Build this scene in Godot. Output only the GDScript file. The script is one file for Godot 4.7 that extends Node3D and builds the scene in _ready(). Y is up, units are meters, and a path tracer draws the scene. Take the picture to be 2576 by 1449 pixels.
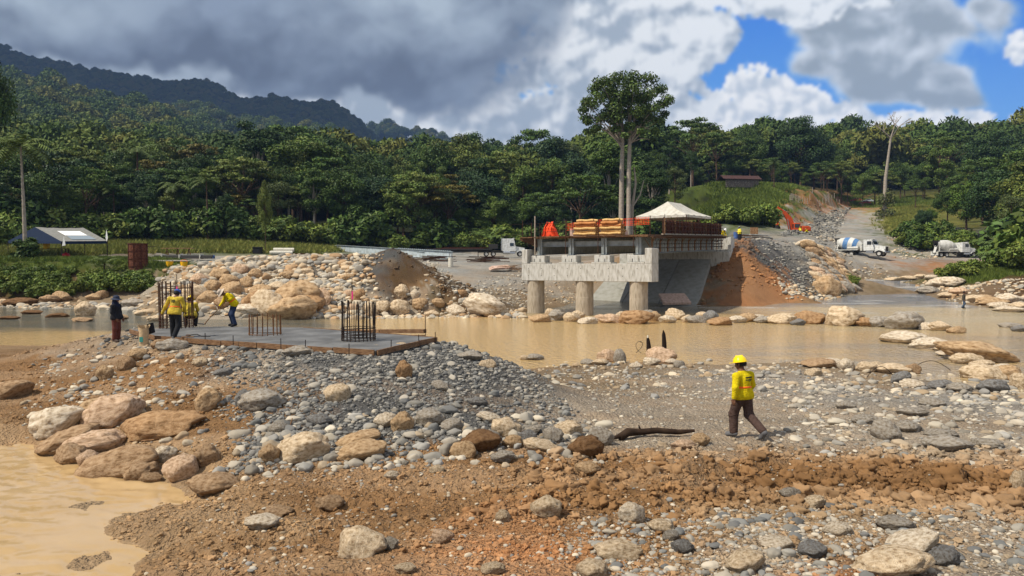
extends Node3D
# A river crossing under construction, seen from the near gravel bank. x right, y up, -z away from the camera; river level y = 0.
# Positions were read off the photograph on a 2576 x 1449 grid: hit() or at_height() turn such a point into a place on the ground.

const F := 1860.0
const EYE := Vector3(0, 4.3, 0)
const PITCH := 1.786
var look: Basis
var used := {}
var M := {}
var T := {}
var rng := RandomNumberGenerator.new()
var fine := FastNoiseLite.new()
var broad := FastNoiseLite.new()
var clod := FastNoiseLite.new()

# ---------------------------------------------------------------- helpers: rays
func ray(u: float, v: float) -> Vector3:
	return look * Vector3((u - 1288.0) / F, (724.5 - v) / F, -1.0)

func at_depth(u: float, v: float, d: float) -> Vector3:
	var r := ray(u, v)
	return EYE + r * (d / -r.z)

func at_height(u: float, v: float, y: float) -> Vector3:
	var r := ray(u, v)
	return EYE + r * ((y - EYE.y) / r.y)

# ---------------------------------------------------------------- helpers: mesh building
class MB:
	var v := PackedVector3Array()
	var n := PackedVector3Array()
	var c := PackedColorArray()
	var uv := PackedVector2Array()
	var ix := PackedInt32Array()
	var col := Color.WHITE
	func vert(p: Vector3, nn: Vector3, t := Vector2.ZERO) -> int:
		v.append(p); n.append(nn); c.append(col); uv.append(t)
		return v.size() - 1
	func quad(a: Vector3, b: Vector3, cc: Vector3, d: Vector3) -> void:   # counter-clockwise from outside
		var nn := (b - a).cross(cc - a)
		if nn.length_squared() < 1e-14: nn = (cc - a).cross(d - a)
		nn = nn.normalized()
		var i := vert(a, nn, Vector2(0, 0)); vert(b, nn, Vector2(1, 0)); vert(cc, nn, Vector2(1, 1)); vert(d, nn, Vector2(0, 1))
		ix.append_array(PackedInt32Array([i, i + 2, i + 1, i, i + 3, i + 2]))
	func tri(a: Vector3, b: Vector3, cc: Vector3) -> void:
		var nn := (b - a).cross(cc - a).normalized()
		var i := vert(a, nn); vert(b, nn); vert(cc, nn)
		ix.append_array(PackedInt32Array([i, i + 2, i + 1]))
	func box(ctr: Vector3, size: Vector3, bs := Basis.IDENTITY, bevel := 0.0) -> void:
		var h := size * 0.5
		var b := minf(bevel, minf(h.x, minf(h.y, h.z)) * 0.9)
		var ax := [bs.x, bs.y, bs.z]
		var hh := [h.x, h.y, h.z]
		for k in 3:
			var k1 := (k + 1) % 3
			var k2 := (k + 2) % 3
			for s in [-1.0, 1.0]:
				var o: Vector3 = ctr + ax[k] * (s * hh[k])
				var e1: Vector3 = ax[k1] * (hh[k1] - b)
				var e2: Vector3 = ax[k2] * (hh[k2] - b)
				if s > 0: quad(o - e1 - e2, o + e1 - e2, o + e1 + e2, o - e1 + e2)
				else: quad(o - e1 - e2, o - e1 + e2, o + e1 + e2, o + e1 - e2)
		if b <= 0.0: return
		for k in 3:
			var k1 := (k + 1) % 3
			var k2 := (k + 2) % 3
			var e: Vector3 = ax[k] * (hh[k] - b)
			for s1 in [-1.0, 1.0]:
				for s2 in [-1.0, 1.0]:
					var p: Vector3 = ctr + ax[k1] * (s1 * hh[k1]) + ax[k2] * (s2 * (hh[k2] - b))
					var q: Vector3 = ctr + ax[k1] * (s1 * (hh[k1] - b)) + ax[k2] * (s2 * hh[k2])
					if s1 * s2 > 0: quad(p - e, q - e, q + e, p + e)
					else: quad(p - e, p + e, q + e, q - e)
		for sx in [-1.0, 1.0]:
			for sy in [-1.0, 1.0]:
				for sz in [-1.0, 1.0]:
					var px: Vector3 = ctr + ax[0] * (sx * h.x) + ax[1] * (sy * (h.y - b)) + ax[2] * (sz * (h.z - b))
					var py: Vector3 = ctr + ax[0] * (sx * (h.x - b)) + ax[1] * (sy * h.y) + ax[2] * (sz * (h.z - b))
					var pz: Vector3 = ctr + ax[0] * (sx * (h.x - b)) + ax[1] * (sy * (h.y - b)) + ax[2] * (sz * h.z)
					if sx * sy * sz > 0: tri(px, py, pz)
					else: tri(px, pz, py)
	func beam(a: Vector3, b: Vector3, w: float, h: float, bevel := 0.0) -> void:
		var z := (b - a)
		var l := z.length()
		z /= l
		var up := Vector3.UP if absf(z.y) < 0.95 else Vector3.RIGHT
		var x := up.cross(z).normalized()
		box((a + b) * 0.5, Vector3(w, h, l), Basis(x, z.cross(x), z), bevel)
	func tube(path: Array, radii: Array, sides := 8, caps := true) -> void:
		var cnt := path.size()
		var side := Vector3.ZERO
		var start := v.size()
		for i in cnt:
			var tan: Vector3 = (path[mini(i + 1, cnt - 1)] - path[maxi(i - 1, 0)])
			tan = tan.normalized()
			if side == Vector3.ZERO:
				side = tan.cross(Vector3.UP if absf(tan.y) < 0.9 else Vector3.RIGHT).normalized()
			else:
				side = (side - tan * side.dot(tan)).normalized()
			var up := side.cross(tan)
			var r: float = radii[mini(i, radii.size() - 1)]
			for k in sides + 1:
				var a := TAU * k / sides
				var dir := side * cos(a) + up * sin(a)
				vert(path[i] + dir * r, dir, Vector2(float(k) / sides, float(i)))
		for i in cnt - 1:
			for k in sides:
				var a0 := start + i * (sides + 1) + k
				var b0 := a0 + sides + 1
				ix.append_array(PackedInt32Array([a0, a0 + 1, b0, a0 + 1, b0 + 1, b0]))
		if caps:
			for e in [0, cnt - 1]:
				var tn: Vector3 = (path[1] - path[0]).normalized() * -1.0 if e == 0 else (path[cnt - 1] - path[cnt - 2]).normalized()
				var m := vert(path[e], tn)
				var rim := []
				for k in sides:
					rim.append(vert(v[start + e * (sides + 1) + k], tn))
				for k in sides:
					if e == 0: ix.append_array(PackedInt32Array([m, rim[(k + 1) % sides], rim[k]]))
					else: ix.append_array(PackedInt32Array([m, rim[k], rim[(k + 1) % sides]]))
	func rod(a: Vector3, b: Vector3, r: float, sides := 6) -> void:
		tube([a, b], [r], sides)
	func lathe(profile: Array, sides: int, xf := Transform3D.IDENTITY) -> void:   # Vector2(radius, y) from bottom to top
		for i in profile.size() - 1:
			var p0: Vector2 = profile[i]
			var p1: Vector2 = profile[i + 1]
			var e := p1 - p0
			var nr := Vector2(e.y, -e.x).normalized()
			var s0 := v.size()
			for k in sides + 1:
				var a := TAU * k / sides
				var d := Vector3(cos(a), 0, sin(a))
				var nn := (xf.basis * (d * nr.x + Vector3.UP * nr.y)).normalized()
				vert(xf * (d * p0.x + Vector3.UP * p0.y), nn, Vector2(float(k) / sides, float(i)))
				vert(xf * (d * p1.x + Vector3.UP * p1.y), nn, Vector2(float(k) / sides, float(i + 1)))
			for k in sides:
				var a0 := s0 + k * 2
				ix.append_array(PackedInt32Array([a0, a0 + 2, a0 + 1, a0 + 2, a0 + 3, a0 + 1]))
	func prism(poly: Array, depth: float, xf := Transform3D.IDENTITY) -> void:   # polygon in local xy (counter-clockwise), from z = -depth/2 to depth/2
		var pts := PackedVector2Array(poly)
		if Geometry2D.is_polygon_clockwise(pts): pts.reverse()
		var t := Geometry2D.triangulate_polygon(pts)
		var h := depth * 0.5
		for i in range(0, t.size(), 3):
			var a := pts[t[i]]
			var b := pts[t[i + 1]]
			var d := pts[t[i + 2]]
			if (b - a).cross(d - a) < 0.0:
				var q := b
				b = d
				d = q
			tri(xf * Vector3(a.x, a.y, h), xf * Vector3(b.x, b.y, h), xf * Vector3(d.x, d.y, h))
			tri(xf * Vector3(a.x, a.y, -h), xf * Vector3(d.x, d.y, -h), xf * Vector3(b.x, b.y, -h))
		for i in pts.size():
			var a := pts[i]
			var b := pts[(i + 1) % pts.size()]
			quad(xf * Vector3(a.x, a.y, -h), xf * Vector3(b.x, b.y, -h), xf * Vector3(b.x, b.y, h), xf * Vector3(a.x, a.y, h))
	func mesh(mat: Material = null) -> ArrayMesh:
		var m := ArrayMesh.new()
		var a := []
		a.resize(Mesh.ARRAY_MAX)
		a[Mesh.ARRAY_VERTEX] = v; a[Mesh.ARRAY_NORMAL] = n; a[Mesh.ARRAY_COLOR] = c; a[Mesh.ARRAY_TEX_UV] = uv; a[Mesh.ARRAY_INDEX] = ix
		m.add_surface_from_arrays(Mesh.PRIMITIVE_TRIANGLES, a)
		if mat: m.surface_set_material(0, mat)
		return m

# ---------------------------------------------------------------- helpers: nodes
func numbered(called: String) -> String:
	var k: int = used.get(called, 0)
	used[called] = k + 1
	return called if k == 0 else "%s_%03d" % [called, k]

func tag(o: Node, label := "", category := "", group := "", kind := "") -> Node:
	if label: o.set_meta("label", label)
	if category: o.set_meta("category", category)
	if group: o.set_meta("group", group)
	if kind: o.set_meta("kind", kind)
	return o

func thing(called: String, label: String, category: String, at := Vector3.ZERO, turn := 0.0, group := "") -> Node3D:
	var o := Node3D.new()
	o.name = numbered(called)
	add_child(o)
	o.position = at
	o.rotation.y = turn
	tag(o, label, category, group)
	return o

func part(called: String, shape, mat: Material, parent: Node, at := Vector3.ZERO) -> MeshInstance3D:
	var o := MeshInstance3D.new()
	o.mesh = shape.mesh(mat) if shape is MB else shape
	if not shape is MB: o.material_override = mat
	o.name = called
	parent.add_child(o, true)
	o.position = at
	return o

func solo(called: String, shape, mat: Material, label: String, category: String, at := Vector3.ZERO, turn := 0.0, group := "") -> MeshInstance3D:
	var o := part(numbered(called), shape, mat, self, at)
	o.rotation.y = turn
	tag(o, label, category, group)
	return o

func setting(called: String, shape, mat: Material, parent: Node = null) -> MeshInstance3D:
	var o := part(numbered(called) if parent == null else called, shape, mat, self if parent == null else parent)
	if parent == null: tag(o, "", "", "", "structure")
	return o

func copy_of(src: Node3D, at: Vector3, turn := 0.0, size := Vector3.ONE, label := "", group := "") -> Node3D:
	var o: Node3D = src.duplicate()
	var base: String = src.get_meta("base", String(src.name))
	o.name = numbered(base)
	add_child(o)
	o.position = at
	o.rotation = Vector3(0, turn, 0)
	o.scale = size
	if label: o.set_meta("label", label)
	if group: o.set_meta("group", group)
	return o

func bx(ctr: Vector3, size: Vector3, bevel := 0.0, bs := Basis.IDENTITY) -> MB:
	var m := MB.new()
	m.box(ctr, size, bs, bevel)
	return m

# ---------------------------------------------------------------- helpers: materials
func noise_tex(called: String, freq: float, kind: int, lo: Color, hi: Color, octaves := 4, size := 512, mid = null, sd := 1) -> NoiseTexture2D:
	if T.has(called): return T[called]
	var f := FastNoiseLite.new()
	f.noise_type = kind as FastNoiseLite.NoiseType
	f.frequency = freq
	f.fractal_octaves = octaves
	f.seed = sd
	if called == "ripple":
		f.domain_warp_enabled = true
		f.domain_warp_amplitude = 40.0
		f.domain_warp_frequency = 0.01
	var g := Gradient.new()
	g.set_color(0, lo)
	g.set_color(1, hi)
	if mid != null: g.add_point(0.5, mid)
	var t := NoiseTexture2D.new()
	t.width = size
	t.height = size
	t.seamless = true
	t.noise = f
	t.color_ramp = g
	T[called] = t
	return t

func mat(called: String, color: Color, rough := 0.8, opts := {}) -> StandardMaterial3D:
	if M.has(called): return M[called]
	var m := StandardMaterial3D.new()
	m.resource_name = called
	m.albedo_color = color
	m.roughness = rough
	m.metallic = opts.get("metal", 0.0)
	m.metallic_specular = opts.get("spec", 0.35)
	if opts.has("vc"): m.vertex_color_use_as_albedo = true
	if opts.has("tex"):
		m.albedo_texture = opts.tex
		m.uv1_triplanar = true
		m.uv1_world_triplanar = opts.get("world", false)
		var s: float = opts.get("scale", 1.0)
		m.uv1_scale = Vector3(s, opts.get("sy", s), s)
	if opts.has("bump"):
		m.heightmap_enabled = true
		m.heightmap_texture = opts.bump
		m.heightmap_scale = opts.get("relief", 2.0)
		if not opts.has("tex"):
			m.uv1_triplanar = true
			m.uv1_world_triplanar = opts.get("world", false)
			var s2: float = opts.get("scale", 1.0)
			m.uv1_scale = Vector3(s2, opts.get("sy", s2), s2)
	if opts.has("back"):
		m.backlight_enabled = true
		m.backlight = opts.back
	if opts.has("coat"):
		m.clearcoat_enabled = true
		m.clearcoat = opts.coat
		m.clearcoat_roughness = 0.15
	M[called] = m
	return m

func rgb(r: int, g: int, b: int) -> Color:
	return Color8(r, g, b)

func make_materials() -> void:
	var P := FastNoiseLite.TYPE_SIMPLEX_SMOOTH
	var C := FastNoiseLite.TYPE_CELLULAR
	var grain := noise_tex("grain", 0.03, P, Color(0.76, 0.75, 0.73), Color(1, 1, 1), 6, 1024)
	var specks := noise_tex("specks", 0.05, P, Color(0, 0, 0), Color(1, 1, 1), 5, 512, null, 5)
	var stone := noise_tex("stone", 0.012, P, Color(0.50, 0.42, 0.33), Color(1, 1, 1), 6, 512, Color(0.87, 0.84, 0.80), 8)
	var stain := noise_tex("stain", 0.006, P, Color(0.78, 0.77, 0.73), Color(1, 1, 1), 7, 1024, Color(0.93, 0.925, 0.91), 9)
	var rusty := noise_tex("rusty", 0.015, P, Color(0.45, 0.36, 0.32), Color(1, 0.95, 0.9), 6, 512, Color(0.75, 0.66, 0.6), 12)
	var ripple := noise_tex("ripple", 0.02, P, Color(0, 0, 0), Color(1, 1, 1), 4, 1024, null, 21)
	var crumbs := noise_tex("crumbs", 0.035, C, Color(0, 0, 0), Color(1, 1, 1), 3, 1024, null, 31)
	mat("ground", Color.WHITE, 0.95, {"vc": 1, "tex": grain, "world": true, "scale": 0.33, "bump": crumbs, "relief": 10.0, "spec": 0.2})
	mat("river", Color.WHITE, 0.08, {"vc": 1, "bump": ripple, "relief": 11.0, "world": true, "scale": 0.11, "spec": 0.5})
	mat("pool", Color.WHITE, 0.10, {"vc": 1, "spec": 0.45})
	mat("pebbles", Color.WHITE, 0.85, {"vc": 1, "spec": 0.25})
	var tones := {"cream": rgb(224, 207, 180), "tan": rgb(202, 176, 142), "grey": rgb(178, 174, 166), "slate": rgb(144, 146, 148), "rust": rgb(186, 154, 118), "pink": rgb(220, 194, 168), "muddy": rgb(186, 160, 130), "pale": rgb(228, 218, 200), "umber": rgb(130, 102, 74)}
	for k in tones:
		mat("stone_" + k, tones[k], 0.88, {"tex": stone, "scale": 0.7, "bump": specks, "relief": 3.0, "spec": 0.25})
	mat("concrete", rgb(200, 199, 194), 0.9, {"tex": noise_tex("drips", 0.010, P, Color(0.66, 0.64, 0.60), Color(1, 1, 1), 6, 1024, Color(0.92, 0.915, 0.90), 63), "scale": 0.36, "sy": 0.10, "bump": specks, "relief": 0.5})
	mat("wet_concrete", rgb(122, 122, 121), 0.6, {"tex": noise_tex("damp", 0.006, P, Color(0.70, 0.70, 0.70), Color(1, 1, 1), 6, 512, null, 44), "scale": 0.25, "bump": specks, "relief": 1.2})
	mat("old_concrete", rgb(184, 172, 154), 0.9, {"tex": T.drips, "scale": 0.5, "sy": 0.10, "bump": specks, "relief": 0.6})
	mat("paving", rgb(158, 158, 152), 0.9, {"tex": stain, "scale": 0.2, "bump": specks, "relief": 0.8})
	mat("steel", rgb(150, 158, 162), 0.55, {"tex": stain, "scale": 0.3})
	mat("pale_steel", rgb(186, 198, 205), 0.5, {"tex": stain, "scale": 0.2})
	mat("rebar", rgb(96, 72, 58), 0.8, {"tex": rusty, "scale": 2.0})
	mat("rebar_dark", rgb(62, 54, 50), 0.75, {"tex": rusty, "scale": 2.0})
	mat("rebar_tan", rgb(150, 120, 88), 0.85, {"tex": rusty, "scale": 2.0})
	mat("rust_panel", rgb(128, 88, 70), 0.85, {"tex": rusty, "scale": 0.5})
	mat("form_rust", rgb(104, 66, 52), 0.85, {"tex": rusty, "scale": 0.7})
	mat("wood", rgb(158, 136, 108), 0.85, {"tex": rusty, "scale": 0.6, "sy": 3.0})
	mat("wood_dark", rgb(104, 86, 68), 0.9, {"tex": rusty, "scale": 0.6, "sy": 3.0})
	mat("wood_pale", rgb(196, 172, 136), 0.85, {"tex": rusty, "scale": 0.5, "sy": 2.0})
	mat("ply_pink", rgb(206, 176, 160), 0.8, {"tex": stain, "scale": 0.5})
	mat("canvas", rgb(206, 203, 194), 0.85, {"tex": stain, "scale": 0.3, "back": Color(0.25, 0.24, 0.22)})
	mat("navy", rgb(24, 40, 66), 0.8)
	mat("tarp_grey", rgb(138, 138, 134), 0.75, {"tex": stain, "scale": 0.3})
	mat("white_cloth", rgb(236, 236, 234), 0.8, {"back": Color(0.2, 0.2, 0.2)})
	mat("white_paint", rgb(226, 228, 228), 0.35, {"coat": 0.4, "tex": stain, "scale": 0.35})
	mat("blue_paint", rgb(92, 134, 186), 0.4, {"coat": 0.3, "tex": stain, "scale": 0.35})
	mat("drum_white", rgb(214, 214, 210), 0.5, {"tex": stain, "scale": 0.3})
	mat("machine", rgb(206, 84, 36), 0.5, {"tex": stain, "scale": 0.5})
	mat("red_paint", rgb(150, 40, 42), 0.35, {"coat": 0.5})
	mat("silver_paint", rgb(176, 184, 192), 0.3, {"coat": 0.5})
	mat("rubber", rgb(42, 41, 40), 0.85, {"tex": grain, "scale": 2.0})
	mat("rim", rgb(182, 180, 174), 0.5)
	mat("dark_metal", rgb(52, 50, 48), 0.7)
	mat("chrome", rgb(190, 192, 194), 0.25, {"metal": 0.8})
	mat("glass", rgb(30, 38, 44), 0.08, {"spec": 0.6})
	mat("black", rgb(28, 28, 30), 0.7)
	mat("yellow_plastic", rgb(232, 178, 24), 0.45)
	mat("red_plastic", rgb(176, 30, 34), 0.5)
	mat("orange_net", rgb(238, 78, 34), 0.6, {"back": Color(0.3, 0.08, 0.03)})
	mat("roll", rgb(222, 184, 122), 0.8, {"tex": stain, "scale": 0.8})
	mat("roll_orange", rgb(214, 146, 88), 0.8, {"tex": stain, "scale": 0.8})
	mat("roll_inside", rgb(110, 84, 50), 0.9)
	mat("blue_wrap", rgb(72, 98, 150), 0.4)
	mat("pipe_white", rgb(222, 218, 206), 0.6, {"tex": stain, "scale": 0.5})
	mat("paper_sack", rgb(196, 172, 138), 0.85, {"tex": stain, "scale": 1.5})
	mat("teal_print", rgb(62, 140, 130), 0.8)
	mat("pink_tape", rgb(240, 60, 140), 0.6)
	mat("burnt", rgb(44, 38, 34), 0.9, {"tex": rusty, "scale": 2.0})
	mat("tin_roof", rgb(92, 66, 60), 0.6, {"tex": rusty, "scale": 0.3})
	mat("tin_wall", rgb(156, 160, 162), 0.6, {"tex": rusty, "scale": 0.3})
	mat("bark", rgb(118, 106, 92), 0.95, {"tex": rusty, "scale": 0.4, "bump": specks, "relief": 3.0})
	mat("bark_pale", rgb(168, 158, 146), 0.95, {"tex": stain, "scale": 0.3, "bump": specks, "relief": 2.0})
	mat("bark_dark", rgb(70, 60, 50), 0.95, {"tex": rusty, "scale": 0.4})
	mat("leaf", Color.WHITE, 0.55, {"vc": 1, "back": Color(0.16, 0.20, 0.03), "spec": 0.3})
	mat("far_leaf", Color.WHITE, 0.7, {"vc": 1, "spec": 0.2})
	mat("grass", Color.WHITE, 0.7, {"vc": 1, "back": Color(0.10, 0.13, 0.02), "spec": 0.2})
	mat("hills", Color.WHITE, 0.95, {"vc": 1, "tex": grain, "world": true, "scale": 0.012, "spec": 0.1})
# ---------------------------------------------------------------- sky: air and clouds only
var cloud_white := [[1830, 305, 130, 85], [1895, 235, 75, 65], [1960, 258, 95, 75], [2042, 272, 52, 68], [1765, 318, 75, 40], [2178, 232, 24, 22], [2130, 285, 70, 45], [2190, 325, 160, 45], [2330, 322, 140, 40], [2460, 306, 60, 32], [2050, 345, 420, 30], [2585, 320, 60, 45], [2570, 120, 38, 50]]
var cloud_mid := [[1500, 110, 220, 210], [1650, 70, 180, 140], [1770, 95, 85, 95], [1560, 260, 230, 130], [1690, 190, 85, 100], [1300, 330, 380, 60], [1000, 318, 300, 55], [560, 240, 240, 60], [760, 290, 240, 60], [1000, 330, 400, 90], [1350, 350, 420, 90], [400, 260, 360, 100], [820, 310, 400, 110], [1250, 340, 320, 120], [1960, -20, 260, 72], [2000, 40, 90, 32]]
var cloud_grey := [[2120, 50, 190, 110], [2260, 110, 200, 130], [2230, 195, 150, 85], [2370, 70, 150, 130], [2060, 165, 85, 40], [2330, 250, 120, 32], [2470, 20, 70, 70], [2390, 190, 90, 60]]
var base_line := [[-3000, 130], [0, 148], [200, 182], [390, 210], [500, 212], [620, 242], [760, 262], [900, 270], [1050, 292], [1170, 296], [1260, 262], [1330, 190], [1390, 110], [1440, 0], [1470, -400], [3000, -3000]]

func lobes(list: Array, u: float, v: float) -> float:
	var best := -4.0
	for e in list:
		var du: float = (u - e[0]) / e[2]
		var dv: float = (v - e[1]) / e[3]
		if absf(du) < 2.0 and absf(dv) < 2.0:
			best = maxf(best, 1.0 - sqrt(du * du + dv * dv))
	return best

func sky_front(u0: float, v0: float, n1: FastNoiseLite, n2: FastNoiseLite) -> Vector3:
	var u := u0 + 22.0 * n1.get_noise_2d(u0 * 1.6 + 500.0, v0 * 1.6)
	var v := v0 + 18.0 * n1.get_noise_2d(u0 * 1.6, v0 * 1.6 + 700.0)
	var a := n1.get_noise_2d(u, v * 1.3)
	var b := n2.get_noise_2d(u, v * 1.2)
	var puff := 1.0 - absf(n2.get_noise_2d(u * 0.8 + 900.0, v * 0.8)) * 2.2
	var relief := 1.5 * (n3.get_noise_2d(u, v * 1.1) - n3.get_noise_2d(u + 20.0, (v + 26.0) * 1.1))
	var t := clampf((v0 + 60.0) / 420.0, 0.0, 1.0)
	var c := Vector3(0.19, 0.47, 0.87).lerp(Vector3(0.42, 0.68, 0.95), t)
	# low bright cumulus
	var bill := 1.0 - absf(n3.get_noise_2d(u * 2.2 + 300.0, v * 2.2)) * 2.4
	var m := lobes(cloud_white, u, v) + b * 0.34 + bill * 0.22 - 0.10
	var k := smoothstep(0.0, 0.07, m)
	var fine_relief := n3.get_noise_2d(u * 2.6, v * 2.6) - n3.get_noise_2d((u + 9.0) * 2.6, (v + 11.0) * 2.6)
	var sh := clampf(0.70 + relief * 0.7 + fine_relief * 0.8 + a * 0.4 - maxf(0.0, v - 300.0) / 260.0, 0.0, 1.0)
	c = c.lerp(Vector3(0.78, 0.82, 0.87).lerp(Vector3(1.0, 1.0, 1.0), sh), k)
	# grey cloud, right
	m = lobes(cloud_grey, u, v) + a * 0.75 + b * 0.30
	k = smoothstep(-0.20, 0.34, m)
	sh = clampf(m * 0.9 + 0.15 + a * 0.5 - relief * 0.35, 0.0, 1.0)
	c = c.lerp(Vector3(0.86, 0.89, 0.93).lerp(Vector3(0.60, 0.645, 0.69), sh), k)
	# pale bank in the middle
	m = lobes(cloud_mid, u, v) + b * 0.40 + a * 0.2 + bill * 0.14 + 1.2 * smoothstep(1350.0, 1050.0, u)
	k = smoothstep(0.0, 0.16, m)
	sh = clampf(0.52 + a * 1.1 + relief * 0.7 + fine_relief * 0.4 + b * 0.15 + (u0 - 1500.0) / 1800.0 + smoothstep(250.0, 330.0, v0) * 0.12, 0.0, 1.0)
	c = c.lerp(Vector3(0.66, 0.71, 0.77).lerp(Vector3(0.94, 0.955, 0.97), sh), k)
	# dark deck, left
	var base := 0.0
	for i in base_line.size() - 1:
		if u >= base_line[i][0] and u < base_line[i + 1][0]:
			var f: float = (u - base_line[i][0]) / (base_line[i + 1][0] - base_line[i][0])
			base = lerpf(base_line[i][1], base_line[i + 1][1], f)
	var soft := smoothstep(1050.0, 1300.0, u)
	var over := base - v + a * 60.0 + b * 30.0
	k = smoothstep(-14.0 - 70.0 * soft, 40.0 + 110.0 * soft, over)
	var depth := clampf(over / 230.0, 0.0, 1.0)
	var pale := clampf(1.0 - Vector2((u - 1080.0) / 430.0, (v - 10.0) / 150.0).length(), 0.0, 1.0)
	pale = maxf(pale, 0.7 * clampf(1.0 - Vector2((u - 60.0) / 460.0, (v - 20.0) / 120.0).length(), 0.0, 1.0))
	var dark := Vector3(0.40, 0.445, 0.52).lerp(Vector3(0.56, 0.615, 0.695), clampf(depth * 0.8 + a * 0.8 + b * 0.16 + relief * 0.10, 0.0, 1.0))
	dark = dark.lerp(Vector3(0.70, 0.755, 0.81), clampf(pale * (1.1 + a * 1.6), 0.0, 1.0))
	return c.lerp(dark, k)

func sky_any(dir: Vector3, n1: FastNoiseLite) -> Vector3:
	var p := Vector3(dir.x, maxf(dir.y, 0.0) * 1.6, dir.z)
	var a := n1.get_noise_3d(p.x * 420.0, p.y * 420.0, p.z * 420.0)
	var b := n1.get_noise_3d(p.x * 1300.0 + 50.0, p.y * 1300.0, p.z * 1300.0)
	var blue := Vector3(0.45, 0.68, 0.93).lerp(Vector3(0.20, 0.47, 0.86), clampf(dir.y * 1.6, 0.0, 1.0))
	var k := smoothstep(-0.42, -0.05, a + b * 0.35)
	return blue.lerp(Vector3(0.94, 0.93, 0.915).lerp(Vector3(0.68, 0.69, 0.71), clampf(0.35 + a * 1.4 + b, 0.0, 1.0)), k)

func sky_colour(dir: Vector3, n1: FastNoiseLite, n2: FastNoiseLite) -> Color:
	var c := sky_any(dir, n1)
	if dir.z < -0.2:
		var az := absf(rad_to_deg(atan2(dir.x, -dir.z)))
		var el := rad_to_deg(asin(dir.y))
		var w := smoothstep(52.0, 41.0, az) * smoothstep(36.0, 23.0, el)
		if w > 0.0:
			var q := look.transposed() * dir
			c = c.lerp(sky_front(1288.0 + F * q.x / -q.z, 724.5 - F * q.y / -q.z, n1, n2), w)
	if dir.y < 0.0:
		c = c.lerp(Vector3(0.42, 0.40, 0.34), smoothstep(0.0, -0.12, dir.y))
	return Color(c.x, c.y, c.z)

func panorama() -> ImageTexture:
	var n1 := FastNoiseLite.new()
	n1.frequency = 0.0032
	n1.fractal_octaves = 5
	n1.seed = 4
	var n2 := FastNoiseLite.new()
	n2.frequency = 0.009
	n2.fractal_octaves = 6
	n2.fractal_gain = 0.52
	n2.seed = 11
	n3.frequency = 0.010
	n3.fractal_octaves = 4
	n3.seed = 23
	var im := Image.create(256, 128, false, Image.FORMAT_RGB8)
	for y in 128:
		for x in 256:
			im.set_pixel(x, y, sky_colour(pano_dir((x + 0.5) / 256.0, (y + 0.5) / 128.0), n1, n2))
	im.resize(2048, 1024, Image.INTERPOLATE_CUBIC)
	for y in range(300, 530):
		for k in range(-300, 300):
			var x := posmod(k, 2048)
			im.set_pixel(x, y, sky_colour(pano_dir((x + 0.5) / 2048.0, (y + 0.5) / 1024.0), n1, n2))
	return ImageTexture.create_from_image(im)

func pano_dir(a: float, b: float) -> Vector3:
	var az := a * TAU
	var el := (0.5 - b) * PI
	return Vector3(sin(az) * cos(el), sin(el), -cos(az) * cos(el))

var n3 := FastNoiseLite.new()

func camera_and_light() -> void:
	look = Basis(Vector3.RIGHT, deg_to_rad(-PITCH))
	var cam := Camera3D.new()
	cam.name = "camera"
	cam.position = EYE
	cam.basis = look
	cam.fov = rad_to_deg(2.0 * atan(724.5 / F))
	cam.near = 0.1
	cam.far = 9000.0
	add_child(cam)
	var e := Environment.new()
	e.background_mode = Environment.BG_SKY
	var sm := PanoramaSkyMaterial.new()
	sm.panorama = panorama()
	var sky := Sky.new()
	sky.sky_material = sm
	e.sky = sky
	e.background_energy_multiplier = 0.9
	e.tonemap_mode = Environment.TONE_MAPPER_LINEAR
	e.tonemap_exposure = 1.16
	e.fog_enabled = true
	e.fog_density = 0.00011
	e.fog_light_color = Color(0.50, 0.62, 0.80)
	e.sdfgi_enabled = true
	e.ssao_enabled = true
	e.ssil_enabled = true
	var we := WorldEnvironment.new()
	we.name = "world_environment"
	we.environment = e
	add_child(we)
	var sun := DirectionalLight3D.new()
	sun.name = "sun"
	add_child(sun)
	sun.look_at_from_position(Vector3(-0.56, 0.80, 0.24) * 100.0, Vector3.ZERO)
	sun.light_energy = 1.5
	sun.light_angular_distance = 0.8
	sun.light_color = Color(1.0, 0.96, 0.89)
	sun.shadow_enabled = true
# ---------------------------------------------------------------- terrain: survey points joined by triangles, then roughened
const NT := 610
const RATIO := 1.0056
const D0 := 3.4
var NR := 0
var H := PackedFloat32Array()
var CR := PackedFloat32Array()
var CG := PackedFloat32Array()
var CB := PackedFloat32Array()
var RO := PackedFloat32Array()
var GC := PackedColorArray()
const TMAX := 1.05
# soil colours, linear: g gravel, d dark gravel, b brown soil, o orange soil, t tan mud, k dark brown, s stony brown, n grass, f forest floor, r road, w river bed, p pale dust
var soils := {
	"g": [0.395, 0.330, 0.255, 0.6], "d": [0.115, 0.114, 0.112, 0.5], "b": [0.265, 0.155, 0.076, 1.15], "o": [0.390, 0.195, 0.092, 0.7], "h": [0.190, 0.108, 0.050, 1.4], "t": [0.415, 0.280, 0.162, 0.35],
	"k": [0.118, 0.070, 0.036, 1.0], "s": [0.310, 0.235, 0.155, 0.8], "n": [0.085, 0.115, 0.024, 0.4], "f": [0.026, 0.032, 0.014, 0.4], "r": [0.400, 0.378, 0.340, 0.3], "w": [0.200, 0.145, 0.080, 0.3], "y": [0.210, 0.205, 0.050, 0.4], "m": [0.340, 0.322, 0.292, 0.5]}

func wl(x: float, d: float) -> float:   # level of the river, which falls towards the near pool
	return smoothstep(-8.0, 6.0, x) * maxf(0.0, d - 62.0) * 0.04

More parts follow.
